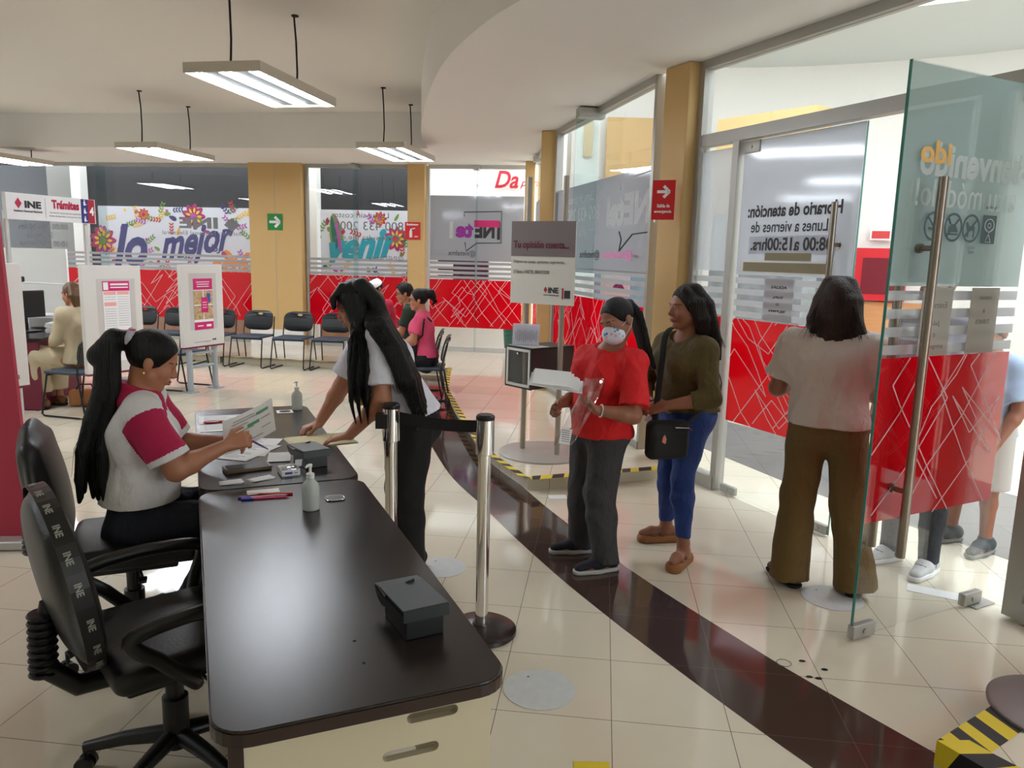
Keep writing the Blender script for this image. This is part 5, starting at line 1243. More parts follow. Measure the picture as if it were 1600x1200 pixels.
for q in ('L', 'R'):
    S_, E_ = B['J']['S'+q]-B['base'], B['J']['E'+q]-B['base']; d = nrm(E_-S_); L_ = np.linalg.norm(E_-S_)
    out = nrm(S_ - (B['J']['N']-B['base'])*V(1, 1, 1)); c0 = S_*1.0
    def test(c, S_=S_, d=d, L_=L_, q=q, lo=0.10, hi=0.72):
        rel = c-S_; t = rel@d/L_; perp = np.linalg.norm(rel-(rel@d)[:, None]*d, axis=1); side = (rel@(-vD if q == 'R' else vD))
        return (t > lo - side*1.4) & (t < hi) & (perp < 0.098) & (side > -0.055 - 0.25*np.maximum(t, 0)*0 )
    sl = split_faces(ps, 'magenta_sleeve', M['polo_m'], test)
pants(B, M['navy'], 'jeans', seed=3, h=0.006, top=0.70)
r, f, u, R = B['head']; up, fw, rt = B['up'], B['fw'], B['rt']; N_ = B['J']['N']
s = SDF(); s.cap(N_ - up*0.020 - fw*0.010, N_ + up*0.030 - fw*0.012, 0.104, 0.076, 0.01, (fw, 0.95), [(N_+up*0.045-fw*0.05, up+fw*0.25)]); s.sub(N_ + up*0.05 + fw*0.012, (0.060, 0.065, 0.06), np.stack([rt, fw, up], 1))
s.cap(N_ + fw*0.075 - up*0.035 + rt*0.02, N_ + fw*0.095 - up*0.085 + rt*0.045, 0.016, 0.010, 0.01); s.cap(N_ + fw*0.075 - up*0.035 - rt*0.02, N_ + fw*0.095 - up*0.085 - rt*0.045, 0.016, 0.010, 0.01)
sdf_obj('collar', s, 0.005, M['polo_m'], B['root'], B['base'])
g = SDF(); P = hair_cap(g, B, 0.010, front=0.0)
pb = P(0, -0.118, 0.050); 
g.chain([P(0, -0.08, 0.04), pb, P(0, -0.160, 0.02), P(0, -0.180, -0.06)], [0.05, 0.024, 0.042, 0.050], 0.02)
tail = [P(0, -0.172, -0.01), Pw - uD*0.085 - vD*0.02 + V(0, 0, 0.54), Pw - uD*0.115 - vD*0.04 + V(0, 0, 0.43), Pw - uD*0.145 - vD*0.05 + V(0, 0, 0.31), Pw - uD*0.155 - vD*0.05 + V(0, 0, 0.20), Pw - uD*0.155 - vD*0.05 + V(0, 0, 0.11)]
rr = random.Random(8)
for i in range(16):
    ox, oy = rr.uniform(-0.05, 0.05), rr.uniform(-0.03, 0.03)
    pts = [p + vD*ox*(0.5+0.25*k) + uD*oy*(0.6+0.2*k) for k, p in enumerate(tail)]; g.chain(pts[:rr.choice([5, 6, 6])], [0.026, 0.028, 0.028, 0.024, 0.018, 0.008], 0.008)
ex = MB(); strands(ex, None, tail[1:], 60, 0.0022, 3, 0.06)
strandify(g, ex)
sdf_obj('hair', g, 0.0052, M['hair'], B['root'], B['base'], extra=ex)
s = SDF()
for k in range(9):
    a = 2*PI*k/9; s.ell(pb + (r*math.cos(a) + u*math.sin(a))*0.026, (0.016, 0.016, 0.018), None, 0.006)
sdf_obj('scrunchie', s, 0.004, mat('lilac_grey_scrunchie', (196, 188, 200), 0.9), B['root'], B['base'])
mb = MB(); mb.lathe([(0.012, -0.002), (0.013, 0.0), (0.012, 0.002)], tuple(pb - f*0.0 + u*0.036 + r*0.02 - B['base']), 12); mb.build('pink_bead', M['pink'], B['root'])
mb = MB(); q = P(0.083, -0.014, -0.050) - B['base']; mb.lathe([(0.0045, -0.006), (0.006, 0), (0.0045, 0.006)], tuple(q), 12); mb.build('earring', mat('gold', (220, 170, 70), 0.2, 0.9), B['root'], smooth=True)
Msh = mat('brown_shoe_leather', (66, 44, 36), 0.5)
for q in ('L', 'R'): shoe(B, q, Msh, M['blackm'], sole_h=0.02)
worker = B

# ---- standing girl in a white T-shirt ------------------------------------------
M['tee'] = mat('white_cotton', (226, 226, 238), 0.85, bump=(13, 0.8, (1, 1, 0.6), 0.03)); M['blackcloth'] = mat('black_trouser_cloth', (13, 13, 15), 0.85)
fg = -uD; Pg = V(-0.535, 3.80, 0.865)
Jg = dict(P=Pg, C=(-0.63, 3.755, 1.155), N=(-0.695, 3.725, 1.315), H=(-0.765, 3.695, 1.425), fw=fg*0.97 - V(0, 0, 0.2), hf=fg*0.85 - V(0, 0, 0.40) + vD*0.22, hu=(0, 0, 1),
  SL=(-0.630, 3.57, 1.275), SR=(-0.755, 3.895, 1.265), EL=(-0.610, 3.50, 1.00), WL=(-0.775, 3.56, 0.815), ER=(-0.90, 3.95, 0.985), WR=(-1.00, 3.86, 0.80),
  hdL=(-0.95, 0.12, -0.25), hnL=(0, 0.1, -1), hdR=(-0.8, -0.55, -0.25), hnR=(0.1, 0.0, -1), cuL=(0.15, 0.25, 0.2), cuR=(0.7, 0.9, 0.6),
  KL=(-0.52, 3.70, 0.46), KR=(-0.58, 3.90, 0.46), AL=(-0.50, 3.71, 0.085), AR=(-0.52, 3.92, 0.085), FL=fg, FR=fg, bust=1.0, belly=0.9, butt=1.05, armr=1.12, legr=1.15)
B = fig('person', Jg, 'young woman with very long black hair in a white T-shirt, standing at the desk', M['skin'], h=0.0055, fat=1.02)
shirt(B, M['tee'], 't_shirt', sleeve=0.78, hem=(-0.54, 3.80, 0.885), seed=9, o=0.016, loose=0.02, hemn=(0.25, 0.1, -1), slr=0.020, amp=0.004)
pants(B, M['blackcloth'], 'trousers', seed=3, h=0.007, wide=0.02, o=0.016, top=0.93)
for q in ('L', 'R'): shoe(B, q, M['blackm'], M['white'], sole_h=0.02)
g = SDF(); P = hair_cap(g, B, 0.016, front=-0.008); r, f, u, R = B['head']
fr = [P(-0.02, 0.085, 0.075), P(-0.05, 0.108, 0.035)]
rr = random.Random(4); Cg = V(Jg['C'])
for i in range(7):  # fringe
    x = -0.06+0.02*i; g.chain([P(x*0.5, 0.02, 0.115), P(x*0.9, 0.085, 0.078), P(x*1.1, 0.100, 0.034)], [0.016, 0.014, 0.008], 0.008)
for i in range(44):  # falling over the back and behind the near shoulder
    a = rr.uniform(-1, 1); b = rr.uniform(-1, 1); c_ = rr.uniform(-0.05, 0.07)
    pts = [P(0.05*a, -0.06, 0.08), P(0.075*a, -0.095, -0.02), V(-0.640+0.03*b, 3.595-0.075*a, 1.355), V(-0.560+0.03*b, 3.555-0.09*a, 1.25), V(-0.490+0.035*b, 3.555-0.09*a, 1.10), V(-0.455+0.03*b, 3.59-0.09*a, 0.98), V(-0.44+0.03*b, 3.60-0.08*a, 0.90+c_)]
    g.chain(pts, [0.036, 0.036, 0.030, 0.025, 0.019, 0.012, 0.003], 0.009)
for i in range(16):  # front curtain on the side seen by the camera
    a = rr.uniform(-1, 1); b = rr.uniform(-1, 1)
    pts = [P(-0.075, -0.005+0.03*a, 0.05), P(-0.092, 0.0+0.03*a, -0.05), V(-0.720+0.045*a, 3.535+0.01*b, 1.27), V(-0.715+0.050*a, 3.495+0.015*b, 1.14), V(-0.715+0.045*a, 3.485+0.02*b, 1.02+0.02*b), V(-0.70+0.035*a, 3.49+0.02*b, 0.93+0.05*b)]
    g.chain(pts, [0.026, 0.024, 0.020, 0.015, 0.010, 0.003], 0.008)
ex = MB(); strands(ex, None, [P(-0.05, -0.05, 0.0), V(-0.62, 3.56, 1.31), V(-0.545, 3.52, 1.18), V(-0.485, 3.51, 1.04), V(-0.43, 3.53, 0.88)], 110, 0.0022, 5, 0.055)
strands(ex, None, [P(-0.08, 0.03, -0.05), V(-0.72, 3.50, 1.27), V(-0.72, 3.475, 1.14), V(-0.705, 3.47, 1.0), V(-0.68, 3.475, 0.88)], 60, 0.002, 6, 0.05)
strandify(g, ex)
sdf_obj('hair', g, 0.0052, M['hair'], B['root'], B['base'], extra=ex)
s = SDF(); bwt = B['fw']; c = V(Jg['C']) + bwt*0.155 - V(0, 0, 0.07); s.ell(c + V(0.02, -0.03, 0.02), (0.05, 0.075, 0.11), None, 0.01)
mg = sdf_obj('shirt_print', s, 0.006, mat('yellow_black_print', (188, 160, 50), 0.7, var=(22, 0.95)), B['root'], B['base'])

# ---- woman with mask -----------------------------------------------------------
M['redtop'] = mat('red_blouse', (214, 20, 24), 0.8, bump=(13, 0.8, (1, 1, 0.6), 0.03)); M['greyp'] = mat('charcoal_trousers', (60, 58, 60), 0.85, bump=(13, 0.8, (1, 1, 0.6), 0.03))
fm = nrm((-0.80, -0.60, 0)); lm = V(0.60, -0.80, 0)
Jm = dict(P=(0.485, 4.07, 0.80), C=(0.485, 4.045, 1.065), N=(0.525, 4.03, 1.225), H=(0.545, 4.00, 1.365), fw=fm, hf=(-0.75, -0.58, -0.40), hu=(-0.18, 0.10, 1),
  SL=(0.635, 3.92, 1.155), SR=(0.415, 4.15, 1.145), EL=(0.625, 3.80, 0.895), WL=(0.435, 3.77, 0.925), ER=(0.355, 4.17, 0.91), WR=(0.255, 4.02, 0.905),
  hdL=(-0.86, 0.10, 0.48), hnL=(0.40, 0.15, 0.9), hdR=(-0.45, -0.75, -0.25), hnR=(0.6, -0.3, -0.3), cuL=(0.35, 0.5, 0.4), cuR=(1.0, 1.1, 0.8), thL=0.8,
  KL=(0.49, 3.98, 0.42), KR=(0.42, 4.16, 0.42), AL=(0.53, 3.93, 0.085), AR=(0.42, 4.19, 0.085), FL=(-0.93, -0.37, 0), FR=(-0.97, -0.2, 0), bust=0.95, belly=0.85, butt=0.95, armr=1.05, legr=1.12, hs=1.0)
B = fig('person', Jm, 'woman in a red blouse and flowered face mask, holding papers and a plastic bag', M['skin_d'], h=0.0055, fat=0.96, sc=0.97)
shirt(B, M['redtop'], 'blouse', sleeve=0.86, hem=0.73, seed=11, o=0.016, loose=0.018, slr=0.028, amp=0.006, neck=(0.105, 0.09), vneck=0.0)
pants(B, M['greyp'], 'trousers', seed=13, h=0.0065, wide=0.020, o=0.016, hemz=0.045, top=0.74)
Mns = mat('navy_knit_shoe', (20, 24, 38), 0.8); Msl = mat('pale_sole', (190, 190, 188), 0.6)
for q in ('L', 'R'): shoe(B, q, Mns, Msl, sole_h=0.026)
g = SDF(); P = hair_cap(g, B, 0.004, front=0.004); r, f, u, R = B['head']
pts = [P(0, -0.08, 0.05), P(0.01, -0.125, 0.045), P(0.0, -0.14, -0.03), P(0, -0.125, -0.12), P(0, -0.105, -0.24), P(0, -0.10, -0.34)]
for i in range(10):
    a = (i-4.5)/9*0.05; g.chain([p + r*a*(0.5+0.12*k) for k, p in enumerate(pts)], [0.024, 0.02, 0.024, 0.023, 0.018, 0.008], 0.008)
ex = MB(); strands(ex, None, pts[1:], 40, 0.002, 9, 0.03)
strandify(g, ex)
sdf_obj('hair', g, 0.005, M['hair'], B['root'], B['base'], extra=ex)
Mm = mat('flower_mask_cloth', (214, 214, 226), 0.85); nt = Mm.node_tree; bs = nt.nodes['Principled BSDF']
tc = nt.nodes.new('ShaderNodeTexCoord'); vo = nt.nodes.new('ShaderNodeTexVoronoi'); vo.inputs['Scale'].default_value = 42; nt.links.new(tc.outputs['Object'], vo.inputs['Vector'])
cr = nt.nodes.new('ShaderNodeValToRGB'); cr.color_ramp.interpolation = 'CONSTANT'; el = cr.color_ramp.elements; el[0].position = 0; el[0].color = lin((70, 130, 190)) + (1,); el[1].position = 0.33; el[1].color = lin((210, 90, 110)) + (1,); e3 = el.new(0.55); e3.color = lin((90, 170, 205)) + (1,); e4 = el.new(0.8); e4.color = lin((225, 170, 190)) + (1,)
sp = nt.nodes.new('ShaderNodeSeparateColor'); nt.links.new(vo.outputs['Color'], sp.inputs[0]); nt.links.new(sp.outputs[0], cr.inputs[0])
lt = nt.nodes.new('ShaderNodeMath'); lt.operation = 'LESS_THAN'; lt.inputs[1].default_value = 0.36; nt.links.new(vo.outputs['Distance'], lt.inputs[0])
mx = nt.nodes.new('ShaderNodeMix'); mx.data_type = 'RGBA'; mx.inputs[6].default_value = lin((220, 220, 230)) + (1,); nt.links.new(lt.outputs[0], mx.inputs[0]); nt.links.new(cr.outputs[0], mx.inputs[7]); nt.links.new(mx.outputs[2], bs.inputs['Base Color'])
s = SDF(); s.ell(P(0, 0.052, -0.058), V(0.062, 0.062, 0.056), R, 0.01, [(P(0, 0.0, -0.010), u + f*0.1), (P(0, 0.012, -0.05), -f - u*0.15)]); s.cap(P(0, 0.090, -0.014), P(0, 0.110, -0.048), 0.013, 0.018, 0.03); s.ell(P(0, 0.066, -0.034), V(0.054, 0.040, 0.028), R, 0.02)
sdf_obj('face_mask', s, 0.004, Mm, B['root'], B['base'])
mb = MB()
for x in (-1, 1):
    mb.tube([Vector(P(x*0.058, 0.045, -0.030) - B['base']), Vector(P(x*0.082, -0.012, 0.0) - B['base']), Vector(P(x*0.086, -0.036, -0.012) - B['base'])], 0.0013, 6); mb.tube([Vector(P(x*0.055, 0.035, -0.085) - B['base']), Vector(P(x*0.080, -0.012, -0.045) - B['base']), Vector(P(x*0.086, -0.036, -0.012) - B['base'])], 0.0013, 6)
mb.build('mask_loops', M['paper'], B['root'])
mb = MB(); WL = V(Jm['WL']); EL = V(Jm['EL']); c = WL*0.90 + EL*0.10; d = Vector(nrm(EL-WL)); a = d.orthogonal().normalized(); b = d.cross(a)
for k in range(22):
    an = 2*PI*k/22; mb.lathe([(0.0032, -0.0032), (0.0045, 0), (0.0032, 0.0032)], tuple(Vector(c) + (a*math.cos(an)+b*math.sin(an))*0.031 - Vector(B['base'])), 8)
mb.build('bead_bracelet', mat('silver_beads', (200, 196, 190), 0.3, 0.5), B['root'], smooth=True)
s = SDF(); sl = V(Jm['SL'])
mask_w = B
# things she holds
t = thing('paper_bundle', 'bundle of folded documents in the hand of the masked woman', 'papers', (0.225, 3.80, 1.055), 0)
ax_ = nrm((-0.95, 0.12, 0.22))
for k in range(5):
    mb = MB(); rzb = math.atan2(ax_[1], ax_[0]); mb.box((-0.006*k, 0.004*k, 0.0048*k), (0.27-0.02*k, 0.15, 0.0016), rz=rzb + 0.05*math.sin(k*2.3), ry=0.02*k); o = mb.build('folded_sheet', M['paper'], t); o.rotation_euler = (0.28+0.03*k, 0.10, 0.05)
t = thing('plastic_bag', 'crumpled clear plastic bag with a white label, hanging from the masked woman\'s hand', 'bag', (0.36, 3.735, 0.90), 0)
Mpb = glass('thin_plastic', (0.93, 0.90, 0.92), 2.4); 
mb = MB(); rr = random.Random(6); rows = []
outl = [(0.05, 0.19, 0.055), (0.035, 0.13, 0.05), (0.01, 0.07, 0.045), (-0.02, 0.01, 0.05), (-0.05, -0.06, 0.055), (-0.08, -0.12, 0.05), (-0.095, -0.155, 0.045)]
vs = []; fs = []; NN = 14
for (cx, cz, w) in outl:
    for k in range(NN):
        a = 2*PI*k/NN; vs.append((cx + math.cos(a)*w + rr.uniform(-0.006, 0.006), math.sin(a)*0.020 + rr.uniform(-0.008, 0.008), cz + rr.uniform(-0.008, 0.008)))
for i in range(len(outl)-1):
    for k in range(NN): fs.append((i*NN+k, i*NN+(k+1) % NN, (i+1)*NN+(k+1) % NN, (i+1)*NN+k))
mb.add(vs, fs); mb.build('bag_film', Mpb, t)
mb = MB(); mb.box((-0.085, -0.026, -0.10), (0.055, 0.002, 0.08), ry=0.15); o = mb.build('white_label', M['paper'], t)
mb = MB()
for k in range(6): mb.box((-0.085, -0.0275, -0.125+k*0.011), (0.04, 0.001, 0.003), ry=0.15)
mb.build('printed_lines', M['txt_grey'], o)

# ---- woman in olive top --------------------------------------------------------
M['olive'] = mat('olive_knit', (86, 72, 38), 0.85, bump=(13, 0.8, (1, 1, 0.6), 0.03)); M['blue'] = mat('blue_denim', (36, 62, 128), 0.8, bump=(13, 0.8, (1, 1, 0.6), 0.03), var=(6, 0.25))
fo = nrm((-0.93, -0.36, 0))
Jo = dict(P=(0.975, 4.20, 0.875), C=(0.955, 4.16, 1.13), N=(0.955, 4.15, 1.295), H=(0.935, 4.12, 1.435), fw=fo, hf=(-0.95, -0.25, -0.08), hu=(0, 0, 1),
  SL=(1.02, 4.00, 1.215), SR=(0.885, 4.305, 1.215), EL=(1.045, 3.91, 0.975), WL=(0.825, 3.945, 0.925), ER=(0.77, 4.35, 0.99), WR=(0.765, 4.17, 0.92),
  hdL=(-0.85, 0.42, -0.30), hnL=(-0.2, 0.75, -0.5), hdR=(-0.45, -0.8, -0.35), hnR=(0.5, -0.4, -0.75), cuL=(0.5, 0.6, 0.5), cuR=(0.5, 0.6, 0.5),
  KL=(0.96, 4.08, 0.48), KR=(0.93, 4.28, 0.47), AL=(0.985, 4.055, 0.118), AR=(0.955, 4.40, 0.118), FL=(-0.55, -0.83, 0), FR=(-0.98, -0.15, 0), bust=1.05, belly=1.0, butt=1.05, armr=1.12, legr=1.12)
B = fig('person', Jo, 'woman in an olive long-sleeved top and blue jeans, standing with hands joined', M['skin_d'], h=0.0055, fat=1.06)
shirt(B, M['olive'], 'top', sleeve=1.45, hem=0.865, seed=15, o=0.013, neck=(0.085, 0.09), vneck=0.03)
pants(B, M['blue'], 'jeans', seed=17, h=0.006, wide=-0.004, o=0.012, hemz=-0.03, top=0.88)
g = SDF(); P = hair_cap(g, B, 0.014, front=0.0); r, f, u, R = B['head']
rr = random.Random(14)
for i in range(20):
    a = rr.uniform(-1, 1); b = rr.uniform(-1, 1)
    g.chain([P(0.06*a, -0.03, 0.09), P(0.085*a, -0.085, 0.01), P(0.09*a, -0.105+0.01*b, -0.08), P(0.10*a, -0.125+0.02*b, -0.18), P(0.10*a, -0.135+0.03*b, -0.27+0.03*b)], [0.034, 0.034, 0.03, 0.022, 0.006], 0.010)
for i in range(6): g.chain([P(-0.05, 0.03, 0.095), P(-0.082, 0.01-0.01*i, 0.03), P(-0.092, -0.015-0.01*i, -0.06), P(-0.085, -0.03-0.01*i, -0.14)], [0.02, 0.022, 0.02, 0.008], 0.01)
ex = MB(); strands(ex, None, [P(-0.03, -0.09, 0.0), P(-0.05, -0.13, -0.12), P(-0.06, -0.15, -0.22), P(-0.05, -0.17, -0.32)], 50, 0.002, 12, 0.05)
strandify(g, ex)
sdf_obj('hair', g, 0.005, M['hair_br'], B['root'], B['base'], extra=ex)
Mw_ = mat('tan_wedge_sandal', (150, 96, 52), 0.6); Mst = mat('brown_sandal_strap', (120, 72, 40), 0.55)
def sandal(B, q):
    J = B['J']; A_ = V(J['A'+q]); ft = nrm(J['F'+q]); sd = V(ft[1], -ft[0], 0); g0 = V(A_[0], A_[1], 0); o = B['base']
    t = SDF(); t.cap(g0 - ft*0.05 + V(0, 0, 0.02), g0 + ft*0.13 + V(0, 0, 0.02), 0.045, 0.047, 0.02); ob = sdf_obj('platform_sandal', t, 0.005, Mw_, B['root'], o, [((0, 0, 0.001), (0, 0, -1)), ((0, 0, 0.048), (0, 0, 1))])
    for d, w in ((0.085, 0.026), (0.03, 0.02)):
        t = SDF(); c = g0 + ft*d + V(0, 0, 0.050); t.ell(c, (0.042, 0.042, 0.030 if d < 0.05 else 0.024), None, 0.005, [(c + ft*w, ft), (c - ft*w, -ft), ((0, 0, 0.035), (0, 0, -1))]); sdf_obj('strap', t, 0.004, Mst, ob, o)
for q in ('L', 'R'): sandal(B, q)
olive_w = B
bg = thing('shoulder_bag', 'black crossbody bag hanging at the hip of the woman in olive', 'bag', (0.835, 3.95, 0.74), 0.25)
s = SDF(); s.box((0, 0, 0.0), (0.118, 0.045, 0.105), None, 0.01, 0.035); s.box((0, -0.035, -0.02), (0.10, 0.02, 0.07), None, 0.01, 0.018); sdf_obj('bag_body', s, 0.006, M['blackm'], bg)
mb = MB(); mb.cyl((0.02, -0.05, 0.075), (0.10, -0.05, 0.07), 0.0025, n=8); mb.cyl((0.10, -0.05, 0.07), (0.118, -0.052, 0.055), 0.003, n=8); mb.build('zip', M['chrome'], bg)
mb = MB(); mb.prism([(-0.055, 0.0), (-0.035, -0.01), (-0.03, 0.015), (-0.04, 0.04), (-0.05, 0.03)], -0.057, -0.055, axis='y'); mb.build('pink_badge', mat('peach_badge', (215, 130, 110), 0.5), bg)
inv = lambda p: Vector(p) - Vector((0.835, 3.95, 0.74))
mb = MB(); Rz = Matrix.Rotation(-0.25, 3, 'Z')
path = [(0.76, 3.935, 0.82), (0.785, 4.00, 1.0), (0.81, 4.08, 1.16), (0.85, 4.20, 1.285), (0.94, 4.28, 1.30), (1.10, 4.22, 1.15), (1.13, 4.05, 1.0), (0.93, 3.95, 0.82)]
mb.tube([Rz @ inv(p) for p in catmull(path, 5)], 0.017, 8, flat=0.22); mb.build('strap', M['blackm'], bg)
mb = MB(); mb.box((0, 0, 0), (0.05, 0.005, 0.09), ry=0.4); o = mb.build('folded_document', mat('pinkish_paper', (220, 200, 205), 0.8)); o.location = (0.765, 4.03, 0.85); o.rotation_euler = (0.1, 0.2, 0.4); tag(o, 'folded pinkish paper in the hands of the woman in olive', 'paper')

# ---- woman seen from behind ----------------------------------------------------
M['cream'] = mat('off_white_knit', (205, 190, 182), 0.85, bump=(13, 0.8, (1, 1, 0.6), 0.03)); M['khaki'] = mat('olive_brown_twill', (108, 84, 44), 0.85, bump=(13, 0.8, (1, 1, 0.6), 0.03))
fb = nrm((0.40, 0.92, 0)); 
Jb = dict(P=(1.625, 3.80, 0.915), C=(1.605, 3.83, 1.17), N=(1.625, 3.85, 1.35), H=(1.645, 3.875, 1.49), fw=fb, hf=(0.45, 0.9, -0.1), hu=(0, 0, 1),
  SL=(1.445, 3.89, 1.285), SR=(1.785, 3.745, 1.28), EL=(1.415, 3.985, 1.03), WL=(1.55, 4.15, 1.02), ER=(1.89, 3.77, 1.03), WR=(1.87, 4.0, 1.0),
  hnL=(0.3, 0, 1), hnR=(-0.3, 0, 1), KL=(1.515, 3.84, 0.48), KR=(1.745, 3.75, 0.48), AL=(1.50, 3.82, 0.09), AR=(1.80, 3.72, 0.09), FL=(-0.25, 0.95, 0), FR=(0.45, 0.9, 0), bust=0.9, belly=1.0, butt=1.05, armr=1.15, legr=1.15)
B = fig('person', Jb, 'woman seen from behind in a cream top and olive-brown trousers, walking out through the doors', M['skin_d'], h=0.0055, fat=1.10)
shirt(B, M['cream'], 'top', sleeve=0.72, hem=0.885, seed=25, o=0.016, loose=0.016, slr=0.028)
pants(B, M['khaki'], 'wide_trousers', seed=27, h=0.0065, wide=0.030, o=0.012, hemz=0.058, hemo=0.03, top=0.895)
for q in ('L', 'R'): shoe(B, q, Msh, M['blackm'], sole_h=0.02)
g = SDF(); P = hair_cap(g, B, 0.016, front=0.0); rr = random.Random(24)
for i in range(40):
    a = rr.uniform(-1, 1); b = rr.uniform(-1, 1); s1 = 0.014*math.sin(i*1.7); s2 = -0.014*math.sin(i*1.7)
    g.chain([P(0.05*a, -0.02, 0.095), P(0.088*a, -0.08+0.04*a*a, 0.01), P(0.110*a+s1, -0.085+0.05*a*a, -0.085), P(0.130*a+s2, -0.090+0.05*a*a+0.01*b, -0.160), P(0.140*a+s1, -0.100+0.05*a*a+0.02*b, -0.225+0.025*b)], [0.036, 0.034, 0.030, 0.020, 0.006], 0.009)
ex = MB()
for a in (-1, -0.5, 0, 0.5, 1): strands(ex, None, [P(0.08*a, -0.09, -0.02), P(0.11*a, -0.10, -0.11), P(0.13*a, -0.105, -0.18), P(0.14*a, -0.11, -0.245)], 14, 0.0022, int(a*4)+30, 0.035)
strandify(g, ex)
sdf_obj('hair', g, 0.005, mat('chestnut_tipped_hair', (46, 27, 18), 0.45, spec=0.28, bump=(150, 1.0, (1, 1, 0.10)), var=(7, 0.7)), B['root'], B['base'], extra=ex)
def seated_joints(x, y, fwd, seat=0.47, lean=0.0, H=1.6, hand=(0.22, -0.02), look=-0.15, **kw):
    k = H/1.6; f = nrm((fwd[0], fwd[1], 0)); r = V(f[1], -f[0], 0); z = V(0, 0, 1); P = V(x, y, seat+0.09)
    J = dict(P=P, C=P + f*(0.02+lean*0.5) + z*0.33*k, N=P + f*(0.02+lean) + z*0.51*k, H=P + f*(0.06+lean*1.15) + z*0.645*k, fw=f - z*0.1, hf=f + z*look,
      SL=P - r*0.17*k + f*(0.02+lean*0.9) + z*0.45*k, SR=P + r*0.17*k + f*(0.02+lean*0.9) + z*0.45*k,
      EL=P - r*0.20*k + f*(0.10+lean) + z*0.20*k, ER=P + r*0.20*k + f*(0.10+lean) + z*0.20*k, WL=P - r*0.09*k + f*(hand[0]+0.08) + z*(0.13+hand[1]), WR=P + r*0.09*k + f*(hand[0]+0.08) + z*(0.13+hand[1]),
      hdL=f + r*0.4 - z*0.2, hdR=f - r*0.4 - z*0.2, hnL=V(0, 0, -1), hnR=V(0, 0, -1),
      KL=P - r*0.11 + f*0.43*k, KR=P + r*0.11 + f*0.43*k, AL=P*V(1, 1, 0) - r*0.11 + f*0.44*k + z*0.09, AR=P*V(1, 1, 0) + r*0.11 + f*0.44*k + z*0.09, FL=f, FR=f)
    J.update(kw); return J
def standing_joints(x, y, fwd, H=1.7, look=-0.05, **kw):
    k = H/1.7; f = nrm((fwd[0], fwd[1], 0)); r = V(f[1], -f[0], 0); z = V(0, 0, 1); P = V(x, y, 0.92*k)
    J = dict(P=P, C=P + z*0.30*k, N=P + z*0.49*k + f*0.0, H=P + z*0.64*k + f*0.03, fw=f, hf=f + z*look, SL=P - r*0.185*k + z*0.42*k, SR=P + r*0.185*k + z*0.42*k,
      EL=P - r*0.24*k + z*0.13*k, ER=P + r*0.24*k + z*0.13*k, WL=P - r*0.22*k + f*0.12 - z*0.08*k, WR=P + r*0.22*k + f*0.12 - z*0.08*k, hnL=r, hnR=-r,
      KL=P - r*0.10 - z*0.44*k, KR=P + r*0.10 - z*0.44*k, AL=P*V(1, 1, 0) - r*0.11 + z*0.09, AR=P*V(1, 1, 0) + r*0.11 + z*0.09, FL=f - r*0.15, FR=f + r*0.15)
    J.update(kw); return J
def short_hair(B, m, seed=3, n=26, L=0.03):
    g = SDF(); P = hair_cap(g, B, 0.010, front=0.0); rr = random.Random(seed)
    for i in range(n):
        a = rr.uniform(0, 2*PI); t = rr.uniform(0.1, 1.0); p = P(0.066*math.cos(a)*t, -0.015+0.085*math.sin(a)*t, 0.035+0.085*math.sqrt(max(0, 1-t*t*0.8)))
        g.cap(p, p + B['head'][1]*rr.uniform(0.0, L) + B['head'][2]*0.012, 0.016, 0.006, 0.008)
    return g, P
def cap_hat(B, m, patch=False, label=None):
    r, f, u, R = B['head']; c = B['J']['H']; sc = B['sc']
    def P(x, y, z): return c + (r*x + f*y + u*z)*sc
    g = SDF(); g.ell(P(0, -0.010, 0.045), V(0.088, 0.104, 0.090)*sc, R, 0.01, [(P(0, 0, 0.030), -u)]); g.cap(P(-0.03, 0.09, 0.038), P(0.03, 0.09, 0.038), 0.02, None, 0.01, (u, 0.4)); g.ell(P(0, 0.115, 0.034), V(0.068, 0.065, 0.008)*sc, R, 0.008)
    return sdf_obj('cap', g, 0.006, m, B['root'], B['base']), P

# pink woman and the young man in green beside the right-hand row
M['pinktee'] = mat('pink_tee', (222, 80, 118), 0.85); M['greent'] = mat('dark_green_tee', (38, 58, 44), 0.85); M['redpolo'] = mat('crimson_polo', (178, 32, 62), 0.85); M['beigek'] = mat('beige_cardigan', (190, 176, 146), 0.9)
B = fig('person', seated_joints(-0.98, 8.42, (-1, -0.05), 0.46, 0.02, 1.58, belly=1.05, bust=1.1, armr=1.15, legr=1.2, look=-0.1), 'woman in a pink T-shirt and glasses, dark hair tied up, seated in the right-hand row', M['skin'], h=0.008, fat=1.12)
shirt(B, M['pinktee'], 't_shirt', sleeve=0.7, hem=0.56, seed=31); pants(B, M['blackcloth'], 'trousers', seed=32, h=0.009)
g = SDF(); P = hair_cap(g, B, 0.012); g.chain([P(0, -0.09, 0.07), P(0, -0.145, 0.055), P(0, -0.17, 0.02)], [0.05, 0.050, 0.038], 0.02); g.chain([P(0.02, -0.15, 0.02), P(0.03, -0.19, -0.03), P(0.03, -0.15, -0.07)], [0.03, 0.022, 0.01], 0.01); sdf_obj('hair', g, 0.007, M['hair'], B['root'], B['base'])
